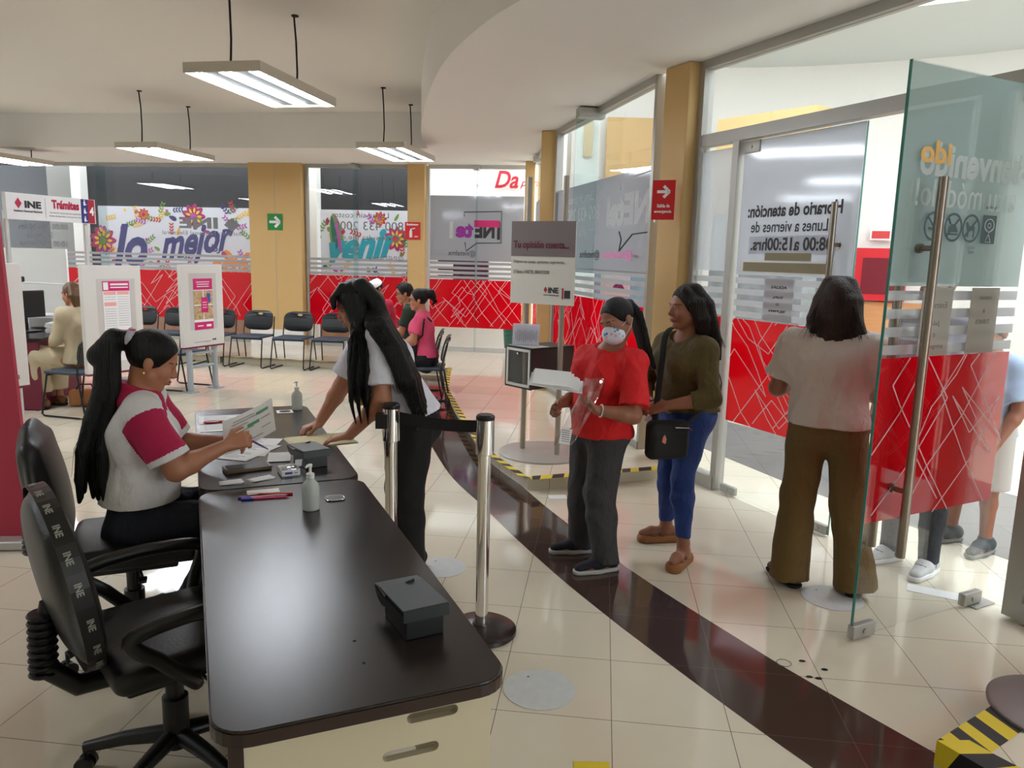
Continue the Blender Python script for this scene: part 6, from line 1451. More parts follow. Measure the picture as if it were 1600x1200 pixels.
def glasses(B):
    r, f, u, R = B['head']; mb = MB(); o = B['base']; c = B['J']['H']
    for x in (-1, 1):
        cc = c + r*x*0.032 + f*0.094; mb.tube([Vector(cc + r*math.cos(a)*0.022 + u*math.sin(a)*0.018 - o) for a in [2*PI*k/16 for k in range(17)]], 0.0022, 6, cap=False)
        mb.tube([Vector(c + r*x*0.055 + f*0.090 + u*0.006 - o), Vector(c + r*x*0.080 + f*0.0 + u*0.006 - o)], 0.0022, 6)
    mb.build('glasses', M['black'], B['root'])
glasses(B); shoe(B, 'L', M['blackm'], M['white']); shoe(B, 'R', M['blackm'], M['white'])
t = thing('handbag', 'small black handbag on the lap of the woman in pink', 'bag', (-1.20, 8.27, 0.66))
s = SDF(); s.box((0, 0, 0), (0.15, 0.06, 0.075), None, 0.01, 0.03); sdf_obj('bag_body', s, 0.009, M['blackm'], t)
mb = MB(); mb.tube([(0.10, 0.0, 0.05), (0.22, -0.11, 0.16), (0.235, -0.12, 0.30), (0.23, -0.02, 0.38), (0.30, 0.06, 0.30)], 0.010, 6); mb.build('strap', M['blackm'], t)
B = fig('person', seated_joints(-1.20, 9.15, (-1, -0.1), 0.46, 0.05, 1.66, look=-0.2, hand=(0.26, 0.02)), 'young man in a dark green T-shirt and glasses, seated behind the woman in pink', M['skin'], h=0.009, fat=0.95)
shirt(B, M['greent'], 't_shirt', sleeve=0.7, hem=0.56, seed=33); pants(B, M['navy'], 'trousers', seed=34, h=0.01); g, P = short_hair(B, M['hair'], 5); sdf_obj('hair', g, 0.008, M['hair'], B['root'], B['base']); glasses(B); shoe(B, 'L', M['blackm'], M['white']); shoe(B, 'R', M['blackm'], M['white'])
B = fig('person', seated_joints(-1.66, 10.35, (-0.75, -0.6), 0.46, 0.16, 1.66, look=-0.5, armr=1.05), 'man in a crimson polo and white cap sitting half hidden behind the standing young woman', M['skin_d'], h=0.009, fat=1.05)
shirt(B, M['redpolo'], 'polo_shirt', sleeve=0.75, hem=0.56, seed=35); pants(B, M['navy'], 'trousers', seed=36, h=0.01); g, P = short_hair(B, M['hair'], 6); sdf_obj('hair', g, 0.008, M['hair'], B['root'], B['base']); cap_hat(B, M['paper']); shoe(B, 'L', M['blackm'], M['white']); shoe(B, 'R', M['blackm'], M['white'])
# woman in beige at the far-left desk
B = fig('person', seated_joints(-4.42, 7.72, (-0.97, 0.25), 0.46, 0.02, 1.60, look=-0.1), 'woman in a beige cardigan and skirt seated at the burgundy desk', M['skin'], h=0.008, fat=1.0)
shirt(B, M['beigek'], 'cardigan', sleeve=1.5, hem=0.50, seed=37, o=0.02, loose=0.02, amp=0.006)
s = SDF(); J = B['J']
for q in ('L', 'R'):
    s.cap(J['P'], J['K'+q], 0.15, 0.11, 0.05); s.cap(J['K'+q], J['A'+q]+V(0, 0, 0.12), 0.11, 0.10, 0.05)
sdf_obj('skirt', s, 0.010, M['beigek'], B['root'], B['base'], [((0, 0, 0.18), (0, 0, -1))], folds(0.008, 16, 3))
g = SDF(); P = hair_cap(g, B, 0.012)
for i in range(10): g.chain([P(0.02*(i-5)/2, -0.05, 0.08), P(0.035*(i-5)/2, -0.09, -0.02), P(0.03*(i-5)/2, -0.085, -0.12)], [0.03, 0.03, 0.012], 0.01)
sdf_obj('hair', g, 0.007, mat('light_brown_hair', (92, 62, 34), 0.45), B['root'], B['base']); shoe(B, 'L', Mst, M['blackm']); shoe(B, 'R', Mst, M['blackm'])
# people outside the doors
M['greytee'] = mat('grey_tee', (150, 150, 158), 0.85)
B = fig('person', standing_joints(2.28, 4.10, (-0.85, -0.55), 1.74, look=-0.1, EL=(2.10, 3.86, 1.08), WL=(1.93, 3.98, 1.15), hnL=(0, 0, 1), hdL=(-0.9, 0.3, 0.1)), 'man outside in a horse-badge cap, grey shirt and jeans, behind the open door', M['skin_d'], h=0.0075, fat=1.05)
shirt(B, M['greytee'], 't_shirt', sleeve=0.75, hem=0.85, seed=41, loose=0.02); pants(B, M['navy'], 'jeans', seed=42, wide=0.01); g, P = short_hair(B, M['hair'], 7); sdf_obj('hair', g, 0.007, M['hair'], B['root'], B['base'])
ch, P = cap_hat(B, mat('beige_cap_cloth', (196, 186, 160), 0.85)); r, f, u, R = B['head']
mb = MB()
cpt = P(0.083, 0.008, 0.068); nrmv = nrm(r*0.9 + f*0.12 + u*0.40); e1 = nrm(np.cross(u, nrmv)); e2 = np.cross(nrmv, e1); o_ = B['base']
def q3(a, b, d): return Vector(cpt + e1*a + e2*b + nrmv*d - o_)
sh = [(-0.012, -0.018), (-0.002, -0.012), (0.008, -0.020), (0.014, -0.016), (0.006, -0.004), (0.010, 0.006), (0.016, 0.010), (0.006, 0.018), (-0.002, 0.014), (-0.008, 0.002), (-0.016, -0.006)]
n_ = len(sh); mb.add([q3(a, b, 0.006) for a, b in sh] + [q3(a, b, 0.004) for a, b in sh], [tuple(range(n_)), tuple(range(2*n_-1, n_-1, -1))] + [(i, i+n_, (i+1) % n_+n_, (i+1) % n_) for i in range(n_)])
for (a, b, c_, d_) in ((-0.026, -0.026, 0.026, -0.026), (0.026, -0.026, 0.026, 0.026), (0.026, 0.026, -0.026, 0.026), (-0.026, 0.026, -0.026, -0.026)): mb.tube([q3(a, b, 0.004), q3(c_, d_, 0.004)], 0.0022, 6)
mb.build('horse_badge', M['blackm'], B['root'])
Msn = mat('white_blue_sneaker', (206, 206, 204), 0.6); Mbl = mat('sneaker_blue', (60, 90, 170), 0.5)
for q in ('L', 'R'):
    ob = shoe(B, q, Msn, M['paper'], sole_h=0.03, sc=1.1)
    J = B['J']; ft = nrm(J['F'+q]); sd = V(ft[1], -ft[0], 0); a0 = V(J['A'+q][0], J['A'+q][1], 0) - B['base']
    for sg in (-1, 1):
        mb = MB(); mb.prism([(-0.03, 0.055), (0.02, 0.040), (0.055, 0.058), (0.02, 0.050), (-0.02, 0.072)], -0.001, 0.001, axis='y'); o = mb.build('side_swoosh', Mbl, ob); o.location = Vector(a0 + sd*sg*0.0455 + ft*0.02); o.rotation_euler.z = math.atan2(ft[1], ft[0]); o.name = 'side_stripe'
    mb = MB()
    for k in range(4): mb.tube([Vector(a0 + ft*(0.03+0.022*k) + sd*(-0.026) + V(0, 0, 0.092-0.008*k)), Vector(a0 + ft*(0.04+0.022*k) + V(0, 0, 0.100-0.009*k)), Vector(a0 + ft*(0.03+0.022*k) + sd*0.026 + V(0, 0, 0.092-0.008*k))], 0.003, 6)
    mb.build('laces', M['navy'], ob)
B = fig('person', standing_joints(2.80, 4.42, (-0.9, -0.4), 1.44, look=-0.3), 'short person outside in a white cap, light shirt, shorts and dark sneakers', M['skin_d'], h=0.0075, fat=0.95)
shirt(B, mat('pale_blue_tee', (170, 190, 215), 0.85), 't_shirt', sleeve=0.8, hem=0.72, seed=43, loose=0.02)
s = SDF(); J = B['J']
for q in ('L', 'R'): s.cap(B['hips'][1 if q == 'R' else -1], J['K'+q], 0.105, 0.10, 0.04, None, [(J['K'+q], (0, 0, -1))])
s.cap(J['P'], J['P']+V(0, 0, 0.04), 0.155, 0.15, 0.05, (B['fw'], 0.78)); sdf_obj('shorts', s, 0.008, mat('stone_shorts', (186, 180, 172), 0.85), B['root'], B['base'])
g, P = short_hair(B, M['hair'], 8); sdf_obj('hair', g, 0.008, M['hair'], B['root'], B['base']); ch, P = cap_hat(B, M['paper'])
r, f, u, R = B['head']; mb = MB(); text_mb(mb, 'AFB', Vector(P(0.093, -0.055, 0.045) - B['base']), Vector(f), Vector(u), width=0.07, height=0.03, bold=0.04); mb.build('cap_lettering', M['navy'], B['root'])
Mgs = mat('grey_green_sneaker', (62, 70, 72), 0.6)
for q in ('L', 'R'): shoe(B, q, Mgs, mat('grey_sole', (120, 124, 124), 0.6) if 'grey_sole' not in bpy.data.materials else bpy.data.materials['grey_sole'], sc=1.0)

# ---------------------------------------------------------------- waiting-room chairs
M['seatp'] = mat('black_chair_plastic', (26, 29, 33), 0.38); M['seatf'] = mat('grey_blue_seat', (56, 66, 80), 0.6)
def waiting_chair(x, y, rz, label, group='black waiting chairs'):
    t = thing('waiting_chair', label, 'chair', (x, y, 0), rz, group)
    # local: front is -y
    n = 10
    out = []
    for k in range(28):
        a = 2*PI*k/28; c, s_ = math.cos(a), math.sin(a); out.append((0.225*abs(c)**0.55*(1 if c > 0 else -1), 0.66 + 0.145*abs(s_)**0.6*(1 if s_ > 0 else -1)))
    hole = [(0.042*math.cos(2*PI*k/14), 0.755+0.017*math.sin(2*PI*k/14)) for k in range(14)]
    loops = [[Vector((a, b, 0)) for a, b in out], [Vector((a, b, 0)) for a, b in reversed(hole)]]
    tri = tessellate_polygon(loops); flat = [p for lp in loops for p in lp]; N = len(flat)
    def cv(p, o): return (p.x, 0.205 + 0.05*(1-(p.x/0.225)**2) + (p.y-0.66)*0.22 + o, p.y)
    vs = [cv(p, -0.008) for p in flat] + [cv(p, 0.008) for p in flat]; fs = []
    for a in tri: fs += [tuple(a), tuple(reversed([i+N for i in a]))]
    st = 0
    for lp in loops:
        m_ = len(lp); fs += [(st+i, st+(i+1) % m_, st+(i+1) % m_+N, st+i+N) for i in range(m_)]; st += m_
    mb = MB(); mb.add(vs, fs); mb.build('backrest', M['seatp'], t)
    mb = MB(); mb.rbox((0, 0, 0.445), (0.46, 0.44, 0.035), 0.016); mb.build('seat', M['seatf'], t, smooth=True)
    for sx in (-1, 1):
        x_ = 0.235*sx; mb = MB()
        mb.tube([(x_*0.98, 0.25, 0.72), (x_, 0.205, 0.52), (x_, 0.19, 0.44), (x_*1.05, 0.27, 0.012), (x_*1.05, 0.20, 0.010), (x_*1.05, -0.22, 0.010), (x_*1.05, -0.25, 0.03), (x_, -0.17, 0.43)], 0.0095, 8); mb.build('leg', M['black'], t, smooth=True)
    mb = MB(); mb.tube([(-0.235, 0.19, 0.44), (0.235, 0.19, 0.44)], 0.009, 8); mb.tube([(-0.235, -0.17, 0.42), (0.235, -0.17, 0.42)], 0.009, 8); mb.build('crossbar', M['black'], t)
    return t
c0 = waiting_chair(-2.62, 10.92, -0.12, 'black waiting chair of the back row, nearest the standing woman')
def wc(x, y, rz, label, group='black waiting chairs'):
    c = copy_tree(c0); c.location = (x, y, 0); c.rotation_euler = (0, 0, rz); c['label'] = label; c['group'] = group; return c
wc(-3.20, 10.98, -0.12, 'black waiting chair against the middle of the wide ochre pillar')
wc(-3.82, 11.06, -0.15, 'black waiting chair just left of the wide ochre pillar')
wc(-4.42, 11.18, -0.12, 'black waiting chair mostly hidden behind the right edge of the photo-poster stand')
wc(-5.10, 11.28, -0.12, 'black waiting chair seen between the two poster stands')
wc(-5.68, 11.36, -0.12, 'black waiting chair whose corner shows at the right edge of the document-poster stand')
wc(-1.66, 10.42, -0.9, 'black waiting chair under the man in the crimson polo')
wc(-4.05, 9.15, -PI/2-0.25, 'black chair standing sideways behind the photo-poster stand')
wc(-4.36, 7.55, -PI/2-0.25, 'black chair with a grey-blue seat under the woman in beige')
for y, lb in ((8.42, 'black waiting chair under the woman in pink'), (9.12, 'black waiting chair under the young man in green')): wc(-0.98 if y < 9 else -1.12, y, -PI/2+0.05, lb)
wc(-1.0, 7.80, -PI/2+0.05, 'empty black waiting chair at the near end of the right-hand row') if False else None

# ---------------------------------------------------------------- office chairs
M['leather'] = mat('black_leatherette', (15, 15, 16), 0.42, bump=(90, 0.08))
def office_chair(x, y, rz, label, back_tilt=0.16, zoff=0.0, arms=True):
    t = thing('office_chair', label, 'chair', (x, y, 0), rz, 'black swivel office chairs')   # front is +y
    s = SDF(); s.box((0, 0.02, 0.475), (0.245, 0.245, 0.042), None, 0.02, 0.04); s.ell((0, -0.02, 0.50), (0.2, 0.2, 0.03), None, 0.03); sdf_obj('seat', s, 0.008, M['leather'], t)
    mb = MB(); mb.rbox((0, 0.0, 0.415), (0.36, 0.36, 0.03), 0.01); mb.rbox((0, -0.02, 0.385), (0.12, 0.2, 0.05), 0.01); mb.build('seat_pan', M['black'], t, smooth=True)
    R = np.array(Matrix.Rotation(back_tilt, 3, 'X'))
    s = SDF(); cb = V(0, -0.285, 0.745); s.ell(cb, (0.26, 0.05, 0.27), R, 0.02); s.box(cb, (0.19, 0.032, 0.20), R, 0.03, 0.03)
    s.ell(cb + V(0, -0.03, 0.02), (0.20, 0.035, 0.22), R, 0.03); s.ell(cb + V(0, 0.03, -0.05), (0.20, 0.03, 0.19), R, 0.03)
    sdf_obj('backrest', s, 0.008, M['leather'], t)
    mb = MB(); mb.tube([(0, -0.10, 0.39), (0, -0.27, 0.40), (0, -0.345, 0.48), (0, -0.345, 0.58), (0, -0.33, 0.68)], [0.03, 0.032, 0.032, 0.028, 0.02], 12)
    for k in range(9): mb.lathe([(0.036, -0.006), (0.040, 0), (0.036, 0.006)], (0, -0.352+0.0008*k, 0.47+k*0.022), 14)
    mb.build('back_bellows', M['black'], t, smooth=True)
    for sx in ((-1, 1) if arms else ()):
        mb = MB(); mb.tube([Vector((x_, y_, z_ if z_ < 0.55 else 0.55+(z_-0.55)*0.7)) for x_, y_, z_ in catmull([(0.17*sx, 0.12, 0.40), (0.25*sx, 0.14, 0.42), (0.285*sx, 0.17, 0.52), (0.29*sx, 0.20, 0.64), (0.285*sx, 0.16, 0.69), (0.285*sx, 0.0, 0.705), (0.285*sx, -0.14, 0.69), (0.285*sx, -0.19, 0.65), (0.28*sx, -0.12, 0.55), (0.26*sx, -0.02, 0.44), (0.18*sx, 0.0, 0.40)], 4)], 0.022, 12); mb.build('armrest', M['black'], t, smooth=True)
    mb = MB(); mb.cyl((0, 0, 0.10), (0, 0, 0.38), 0.028, n=20); mb.cyl((0, 0, 0.09), (0, 0, 0.26), 0.04, n=20); mb.build('gas_column', M['black'], t, smooth=True)
    for k in range(5):
        a = 2*PI*k/5 + 0.3; d = Vector((math.cos(a), math.sin(a), 0)); mb = MB(); mb.tube([Vector((0, 0, 0.13)) + d*0.02, Vector((0, 0, 0.115)) + d*0.16, Vector((0, 0, 0.085)) + d*0.29], [0.030, 0.024, 0.018], 10); mb.build('base_leg', M['black'], t, smooth=True)
        mb = MB(); pd = Vector((-d.y, d.x, 0)); c = d*0.29 + Vector((0, 0, 0.030))
        for sg in (-1, 1): mb.cyl(c + pd*sg*0.008, c + pd*sg*0.026, 0.028, n=18)
        mb.cyl(d*0.29 + Vector((0, 0, 0.03)), d*0.29 + Vector((0, 0, 0.09)), 0.008, n=8); mb.build('caster', M['black'], t, smooth=True)
    mb = MB(); mb.cyl((0.05, 0.02, 0.395), (0.22, 0.05, 0.385), 0.006, n=8); mb.rbox((0.23, 0.05, 0.385), (0.05, 0.03, 0.012), 0.004); mb.build('lever', M['black'], t)
    return t
oc = office_chair(-1.575, 3.015, math.atan2(0.393, 0.92)-PI/2, 'black armless swivel chair the seated worker is sitting on', arms=False)
oc2 = office_chair(-1.06, 2.24, math.atan2(0.66, 0.75)-PI/2, 'empty black swivel chair in the foreground with a lanyard round its backrest', back_tilt=0.16)
s = SDF(); R = np.array(Matrix.Rotation(0.16, 3, 'X')); cb = V(0, -0.285, 0.745)
# printed lanyard band around the edge of the backrest
loop = []
for k in range(41):
    a = 2*PI*k/40; c_, s_ = math.cos(a), math.sin(a); p = V(0.261*abs(c_)**0.88*(1 if c_ > 0 else -1), 0.0, 0.271*abs(s_)**0.88*(1 if s_ > 0 else -1)); loop.append(Vector(cb + R@p))
mb = MB(); vs = []; fs = []
for i, p in enumerate(loop):
    d = (p - Vector(cb)); d.normalize(); e = Vector(R@V(0, 1, 0)); vs += [p + e*0.024 + d*0.001, p - e*0.024 + d*0.001, p - e*0.024 + d*0.003, p + e*0.024 + d*0.003]
for i in range(40):
    for j in range(4): fs.append((4*i+j, 4*i+(j+1) % 4, 4*i+4+(j+1) % 4, 4*i+4+j))
mb.add(vs, fs); bandm = mb.build('lanyard_band', M['black'], oc2)
mb = MB()
for k in range(1, 40, 2):
    p = loop[k]; d = (p - Vector(cb)); d.normalize(); tg = (loop[(k+1) % 41]-loop[k-1]).normalized(); e = Vector(R@V(0, 1, 0)); nn = tg.cross(e)
    if nn.dot(d) < 0: tg = -tg; nn = -nn
    if k % 2 == 1: text_mb(mb, 'INE', p + nn*0.0042 - e*(0.010 + 0.006*math.sin(k*3)) - tg*0.02, tg*math.cos(k)*0.5 + tg, e, width=0.036, height=0.018, bold=0.03)
mb.build('lettering', mat('grey_print', (150, 150, 140), 0.7), bandm)

# ---------------------------------------------------------------- poster stands and booth sign
M['standw'] = mat('off_white_board', (216, 214, 208), 0.55); M['standg'] = mat('grey_blue_steel', (168, 176, 182), 0.4, 0.2); M['holder'] = glass('acrylic_holder', (0.97, 0.97, 0.97), 0.6)
M['wine'] = mat('wine_edge', (120, 30, 60), 0.5)
def poster_stand(p, q, z0, z1, label, poster, legs=True):
    a = Vector((p[0], p[1], 0)); b = Vector((q[0], q[1], 0)); L = (b-a).length; rz = math.atan2(b.y-a.y, b.x-a.x)
    t = thing('poster_stand', label, 'poster stand', tuple(a), rz)
    mb = MB(); mb.box((L/2, 0, (z0+z1)/2), (L, 0.055, z1-z0)); mb.build('board', M['standw'], t, bevel=0.004)
    mb = MB(); mb.box((L/2, 0, z0-0.008), (L, 0.06, 0.018)); mb.build('bottom_edge', M['wine'], t)
    if legs:
        for x in (L*0.2, L*0.82):
            mb = MB(); mb.cyl((x, 0.03, 0.01), (x, 0.03, z0), 0.034, n=20); mb.rbox((x, 0.03, 0.006), (0.12, 0.16, 0.012), 0.004); mb.build('leg', M['standg'], t, smooth=True)
        mb = MB()
        for z in (z0*0.55, z0*0.84): mb.cyl((L*0.2, 0.03, z), (L*0.82, 0.03, z), 0.018, n=12)
        mb.build('crossbar', M['standg'], t, smooth=True)
    poster(t, L, z0, z1); return t
def poster_photo(t, L, z0, z1):
    c = L*0.5; y = -0.030; mb = MB(); mb.box((c, y, (z0+z1)/2+0.05), (L*0.66, 0.002, 0.66)); mb.build('acrylic_cover', M['holder'], t)
    w = L*0.46; zt = z1-0.17; mb = MB(); mb.box((c, y, zt-0.29), (w, 0.003, 0.60)); po = mb.build('poster', M['paper'], t)
    mb = MB(); mb.box((c, y-0.002, zt-0.055), (w, 0.001, 0.13)); mb.box((c, y-0.002, zt-0.545), (w, 0.001, 0.09)); mb.build('magenta_bands', M['pink'], po)
    mb = MB(); mb.box((c, y-0.002, zt-0.30), (w, 0.001, 0.34)); pm = mb.build('photo_collage', mat('photo_collage', (190, 160, 120), 0.6, var=(30, 0.9)), po)
    mb = MB()
    for dx, dz, cc in ((0.28, 0.08, 0),): mb.box((c+w*dx, y-0.003, zt-0.22), (w*0.2, 0.001, 0.11))
    mb.build('blue_figure', mat('blue_figure', (50, 90, 160), 0.6), po)
    mb = MB(); mb.box((c, y-0.0032, zt-0.30), (w, 0.001, 0.012)); mb.box((c-w*0.0, y-0.0032, zt-0.30), (0.012, 0.001, 0.34)); mb.build('white_gaps', M['paper'], po)
    mb = MB(); mb.rbox((c+w*0.06, y-0.0035, zt-0.30), (w*0.36, 0.0012, 0.18), 0.0005); mb.build('magenta_badge', M['pink'], po)
    mb = MB()
    for k in range(3): mb.box((c, y-0.003, zt-0.03-k*0.026), (w*0.7*(0.9 if k else 1), 0.001, 0.009))
    for k in range(3): mb.box((c+w*0.06, y-0.0045, zt-0.27-k*0.03), (w*0.22, 0.001, 0.008))
    mb.box((c-w*0.2, y-0.003, zt-0.545), (w*0.3, 0.001, 0.012)); mb.box((c+w*0.25, y-0.003, zt-0.545), (w*0.25, 0.001, 0.028)); mb.build('white_print', M['paper'], po)
    mb = MB(); text_mb(mb, 'INE', (c+w*0.42, y, z0+0.055), X3, Z3, width=0.06, height=0.022, bold=0.04); text_mb(mb, 'Avisos al ciudadano', (c-w*0.55, y, z0+0.045), X3, Z3, width=0.26, height=0.012); mb.build('lettering', M['txt_dark'], t)
def poster_doc(t, L, z0, z1):
    c = L*0.55; y = -0.030; mb = MB(); mb.box((c, y, (z0+z1)/2), (L*0.66, 0.002, 0.74)); mb.build('acrylic_cover', M['holder'], t)
    w = L*0.46; zt = z1-0.15; mb = MB(); mb.box((c, y, zt-0.36), (w, 0.003, 0.74)); po = mb.build('poster', M['paper'], t)
    mb = MB(); mb.box((c, y-0.002, zt-0.035), (w, 0.001, 0.09)); mb.build('magenta_header', M['pink'], po)
    mb = MB(); mb.box((c+w*0.12, y-0.003, zt-0.02), (w*0.66, 0.001, 0.018)); mb.box((c+w*0.12, y-0.003, zt-0.048), (w*0.66, 0.001, 0.010)); mb.box((c-w*0.38, y-0.003, zt-0.035), (w*0.18, 0.001, 0.07)); mb.build('white_print', M['paper'], po)
    mb = MB(); mb.box((c-w*0.24, y-0.002, zt-0.10), (w*0.44, 0.001, 0.03)); mb.box((c+w*0.25, y-0.002, zt-0.10), (w*0.44, 0.001, 0.03)); mb.box((c-w*0.24, y-0.002, zt-0.20), (w*0.44, 0.001, 0.035)); mb.box((c+w*0.25, y-0.002, zt-0.54), (w*0.44, 0.001, 0.20)); mb.build('salmon_blocks', mat('salmon_print', (236, 170, 160), 0.7), po)
    mb = MB()
    for k in range(26):
        if not 2 <= k <= 4: mb.box((c-w*0.24, y-0.002, zt-0.135-k*0.022), (w*0.42, 0.001, 0.004))
        if k < 13: mb.box((c+w*0.25, y-0.002, zt-0.135-k*0.022), (w*0.42, 0.001, 0.004))
    mb.build('printed_lines', mat('grey_lines', (176, 176, 176), 0.7), po)
poster_stand((-3.83, 8.72), (-3.58, 9.30), 0.545, 1.50, 'white poster stand with a photo-collage poster on grey tubular legs', poster_photo)
poster_stand((-3.87, 6.80), (-3.58, 7.28), 0.53, 1.51, 'white poster stand with a two-column printed document, right behind the worker\'s head', poster_doc)
def poster_edge(t, L, z0, z1):
    y = -0.030; mb = MB(); mb.box((L*0.45, y, (z0+z1)/2), (L*0.7, 0.002, 0.62)); mb.build('acrylic_cover', M['holder'], t)
    mb = MB(); mb.box((L*0.40, y, z1-0.45), (L*0.45, 0.003, 0.45)); po = mb.build('poster', M['paper'], t)
    mb = MB(); mb.box((L*0.63, y-0.002, z0+0.24), (0.05, 0.001, 0.05)); mb.build('magenta_square', M['pink'], t)
    mb = MB(); text_mb(mb, 'INE', (L*0.74, y, z0+0.06), X3, Z3, width=0.09, height=0.032, bold=0.04); mb.build('lettering', M['txt_dark'], t)
poster_stand((-4.30, 5.60), (-4.00, 6.17), 0.54, 1.53, 'white poster stand at the left edge, partly hidden by the red panel', poster_edge)
bs = thing('booth_sign', 'white overhead sign reading INE Trámites 4, on two grey posts', 'sign', (-4.06, 6.16, 0), math.atan2(6.95-6.16, -3.80+4.06))
Lb = math.hypot(6.95-6.16, 0.26)
for x in (0.02, Lb-0.06):
    mb = MB(); mb.cyl((x, 0.035, 0), (x, 0.035, 1.95), 0.020, n=16); mb.build('post', M['alu_light'], bs, smooth=True)
mb = MB(); mb.box((Lb/2, 0, 1.985), (Lb+0.02, 0.04, 0.21)); sp_ = mb.build('sign_panel', mat('glossy_sign_white', (226, 226, 226), 0.4), bs)
mb = MB(); text_mb(mb, 'INE', (0.15, -0.022, 1.975), X3, Z3, width=0.15, height=0.058, bold=0.05); text_mb(mb, 'Instituto Nacional Electoral', (0.055, -0.022, 1.942), X3, Z3, width=0.25, height=0.016, bold=0.03); mb.build('lettering', M['txt_dark'], sp_)
mb = MB(); text_mb(mb, 'Trámites', (0.40, -0.022, 1.985), X3, Z3, width=0.27, height=0.075, bold=0.05); mb.prism([(0.065, 2.01), (0.095, 1.968), (0.125, 2.01), (0.095, 2.052)], -0.0225, -0.0205, axis='y'); mb.build('crimson_print', mat('crimson_print', (180, 25, 65), 0.5), sp_)
mb = MB(); text_mb(mb, 'Inscripción, reposición de credencial', (0.38, -0.022, 1.945), X3, Z3, width=0.30, height=0.014); text_mb(mb, 'cambio de domicilio, corrección de datos', (0.37, -0.022, 1.918), X3, Z3, width=0.32, height=0.014); mb.box((0.34, -0.0215, 1.985), (0.002, 0.001, 0.16)); mb.build('grey_print', M['txt_grey'], sp_)
mb = MB(); mb.box((Lb-0.105, -0.0215, 1.985), (0.07, 0.002, 0.205)); mb.build('blue_field', mat('sign_blue', (40, 45, 120), 0.5), sp_)
mb = MB(); mb.box((Lb-0.035, -0.0215, 1.985), (0.07, 0.002, 0.205)); mb.build('red_field', mat('sign_red', (165, 25, 50), 0.5), sp_)
mb = MB(); text_mb(mb, '4', (Lb-0.055, -0.0235, 1.95), X3, Z3, width=0.045, height=0.075, bold=0.04)
for k, z in enumerate((2.055, 1.985, 1.915)): mb.lathe([(0.006, -0.004), (0.006, 0.004)], (Lb-0.105, -0.0235, z+0.022), 10); mb.box((Lb-0.105, -0.0235, z-0.004), (0.018, 0.001, 0.034)); mb.box((Lb-0.098, -0.0235, z-0.012), (0.03, 0.001, 0.006))
mb.build('white_pictograms', M['paper'], sp_)
# tall red panel at the left edge
t = thing('red_panel', 'tall plain red banner panel cut off by the left edge of the photo', 'panel', (-2.69, 4.10, 0), PI+0.10)
mb = MB(); mb.box((0.45, 0, 1.05), (0.9, 0.03, 2.06), ry=0.0); o = mb.build('banner', mat('dusty_red_print', (186, 56, 78), 0.6), t); o.rotation_euler = (0, 0.028, 0)
mb = MB(); mb.rbox((0.45, 0, 0.03), (0.95, 0.22, 0.05), 0.01); mb.build('foot', M['alu_light'], t)

# ---------------------------------------------------------------- burgundy desk and equipment at far left
M['burg'] = mat('burgundy_laminate', (112, 28, 52), 0.5)
t = thing('service_desk', 'burgundy office desk with a dark top at the far left', 'desk', (-6.3, 7.75, 0), 0.12)
mb = MB(); mb.rbox((0.75, 0.50, 0.735), (1.5, 1.65, 0.03), 0.006); mb.build('desktop', M['desk'], t)
mb = MB(); mb.box((0.75, -0.28, 0.36), (1.42, 0.02, 0.70)); mb.box((1.42, -0.05, 0.36), (0.02, 0.45, 0.70)); mb.box((0.06, 0.3, 0.36), (0.02, 1.1, 0.70)); mb.build('front_panel', M['burg'], t)
mb = MB(); mb.box((1.12, 0.6, 0.36), (0.45, 0.6, 0.70)); mb.build('drawer_unit', M['burg'], t)
mb = MB(); mb.cyl((1.40, -0.26, 0.0), (1.40, -0.26, 0.70), 0.02, n=10); mb.build('leg', M['black'], t)
t = thing('monitor', 'black computer monitor seen from the side on the burgundy desk', 'monitor', (-5.25, 8.15, 0.75), 1.2)
mb = MB(); mb.rbox((0, 0, 0.30), (0.44, 0.035, 0.29), 0.008); mb.build('screen', M['black'], t); mb = MB(); mb.box((0, 0.02, 0.10), (0.05, 0.03, 0.2)); mb.rbox((0, 0, 0.01), (0.24, 0.18, 0.018), 0.006); mb.build('foot', M['black'], t)
t = thing('printer', 'grey-white printer on the burgundy desk beside the monitor', 'printer', (-5.22, 8.62, 0.75), 0.2)
mb = MB(); mb.rbox((0, 0, 0.07), (0.42, 0.36, 0.14), 0.012); mb.build('printer_body', mat('grey_printer', (190, 188, 184), 0.5), t); mb = MB(); mb.rbox((0, 0.02, 0.15), (0.42, 0.32, 0.02), 0.006); mb.build('lid', M['white'], t); mb = MB(); mb.box((0, -0.22, 0.03), (0.3, 0.12, 0.01)); mb.build('tray', M['black'], t)
t = thing('paper_pile', 'pile of white papers on the burgundy desk beside the printer', 'papers', (-4.93, 8.26, 0.75), 0.15)
for k in range(9):
    mb = MB(); mb.box((0.004*math.sin(k*2), 0.006*math.cos(k*3), 0.006+k*0.012), (0.22, 0.30, 0.010), rz=0.06*math.sin(k*5)); mb.build('sheet_bundle', M['paper'], t)
t = thing('document_tray', 'black document tray on the burgundy desk nearest the woman in beige', 'tray', (-5.02, 9.02, 0.75), 0.1)
mb = MB(); mb.box((0, 0, 0.01), (0.26, 0.34, 0.02)); mb.box((-0.13, 0, 0.06), (0.01, 0.34, 0.12)); mb.box((0.13, 0, 0.06), (0.01, 0.34, 0.12)); mb.box((0, 0.17, 0.06), (0.26, 0.01, 0.12)); mb.build('tray_body', M['black'], t)
t = thing('webcam_arm', 'small dark camera on a white arm above the burgundy desk', 'camera', (-5.70, 8.72, 0.75), 0.0)
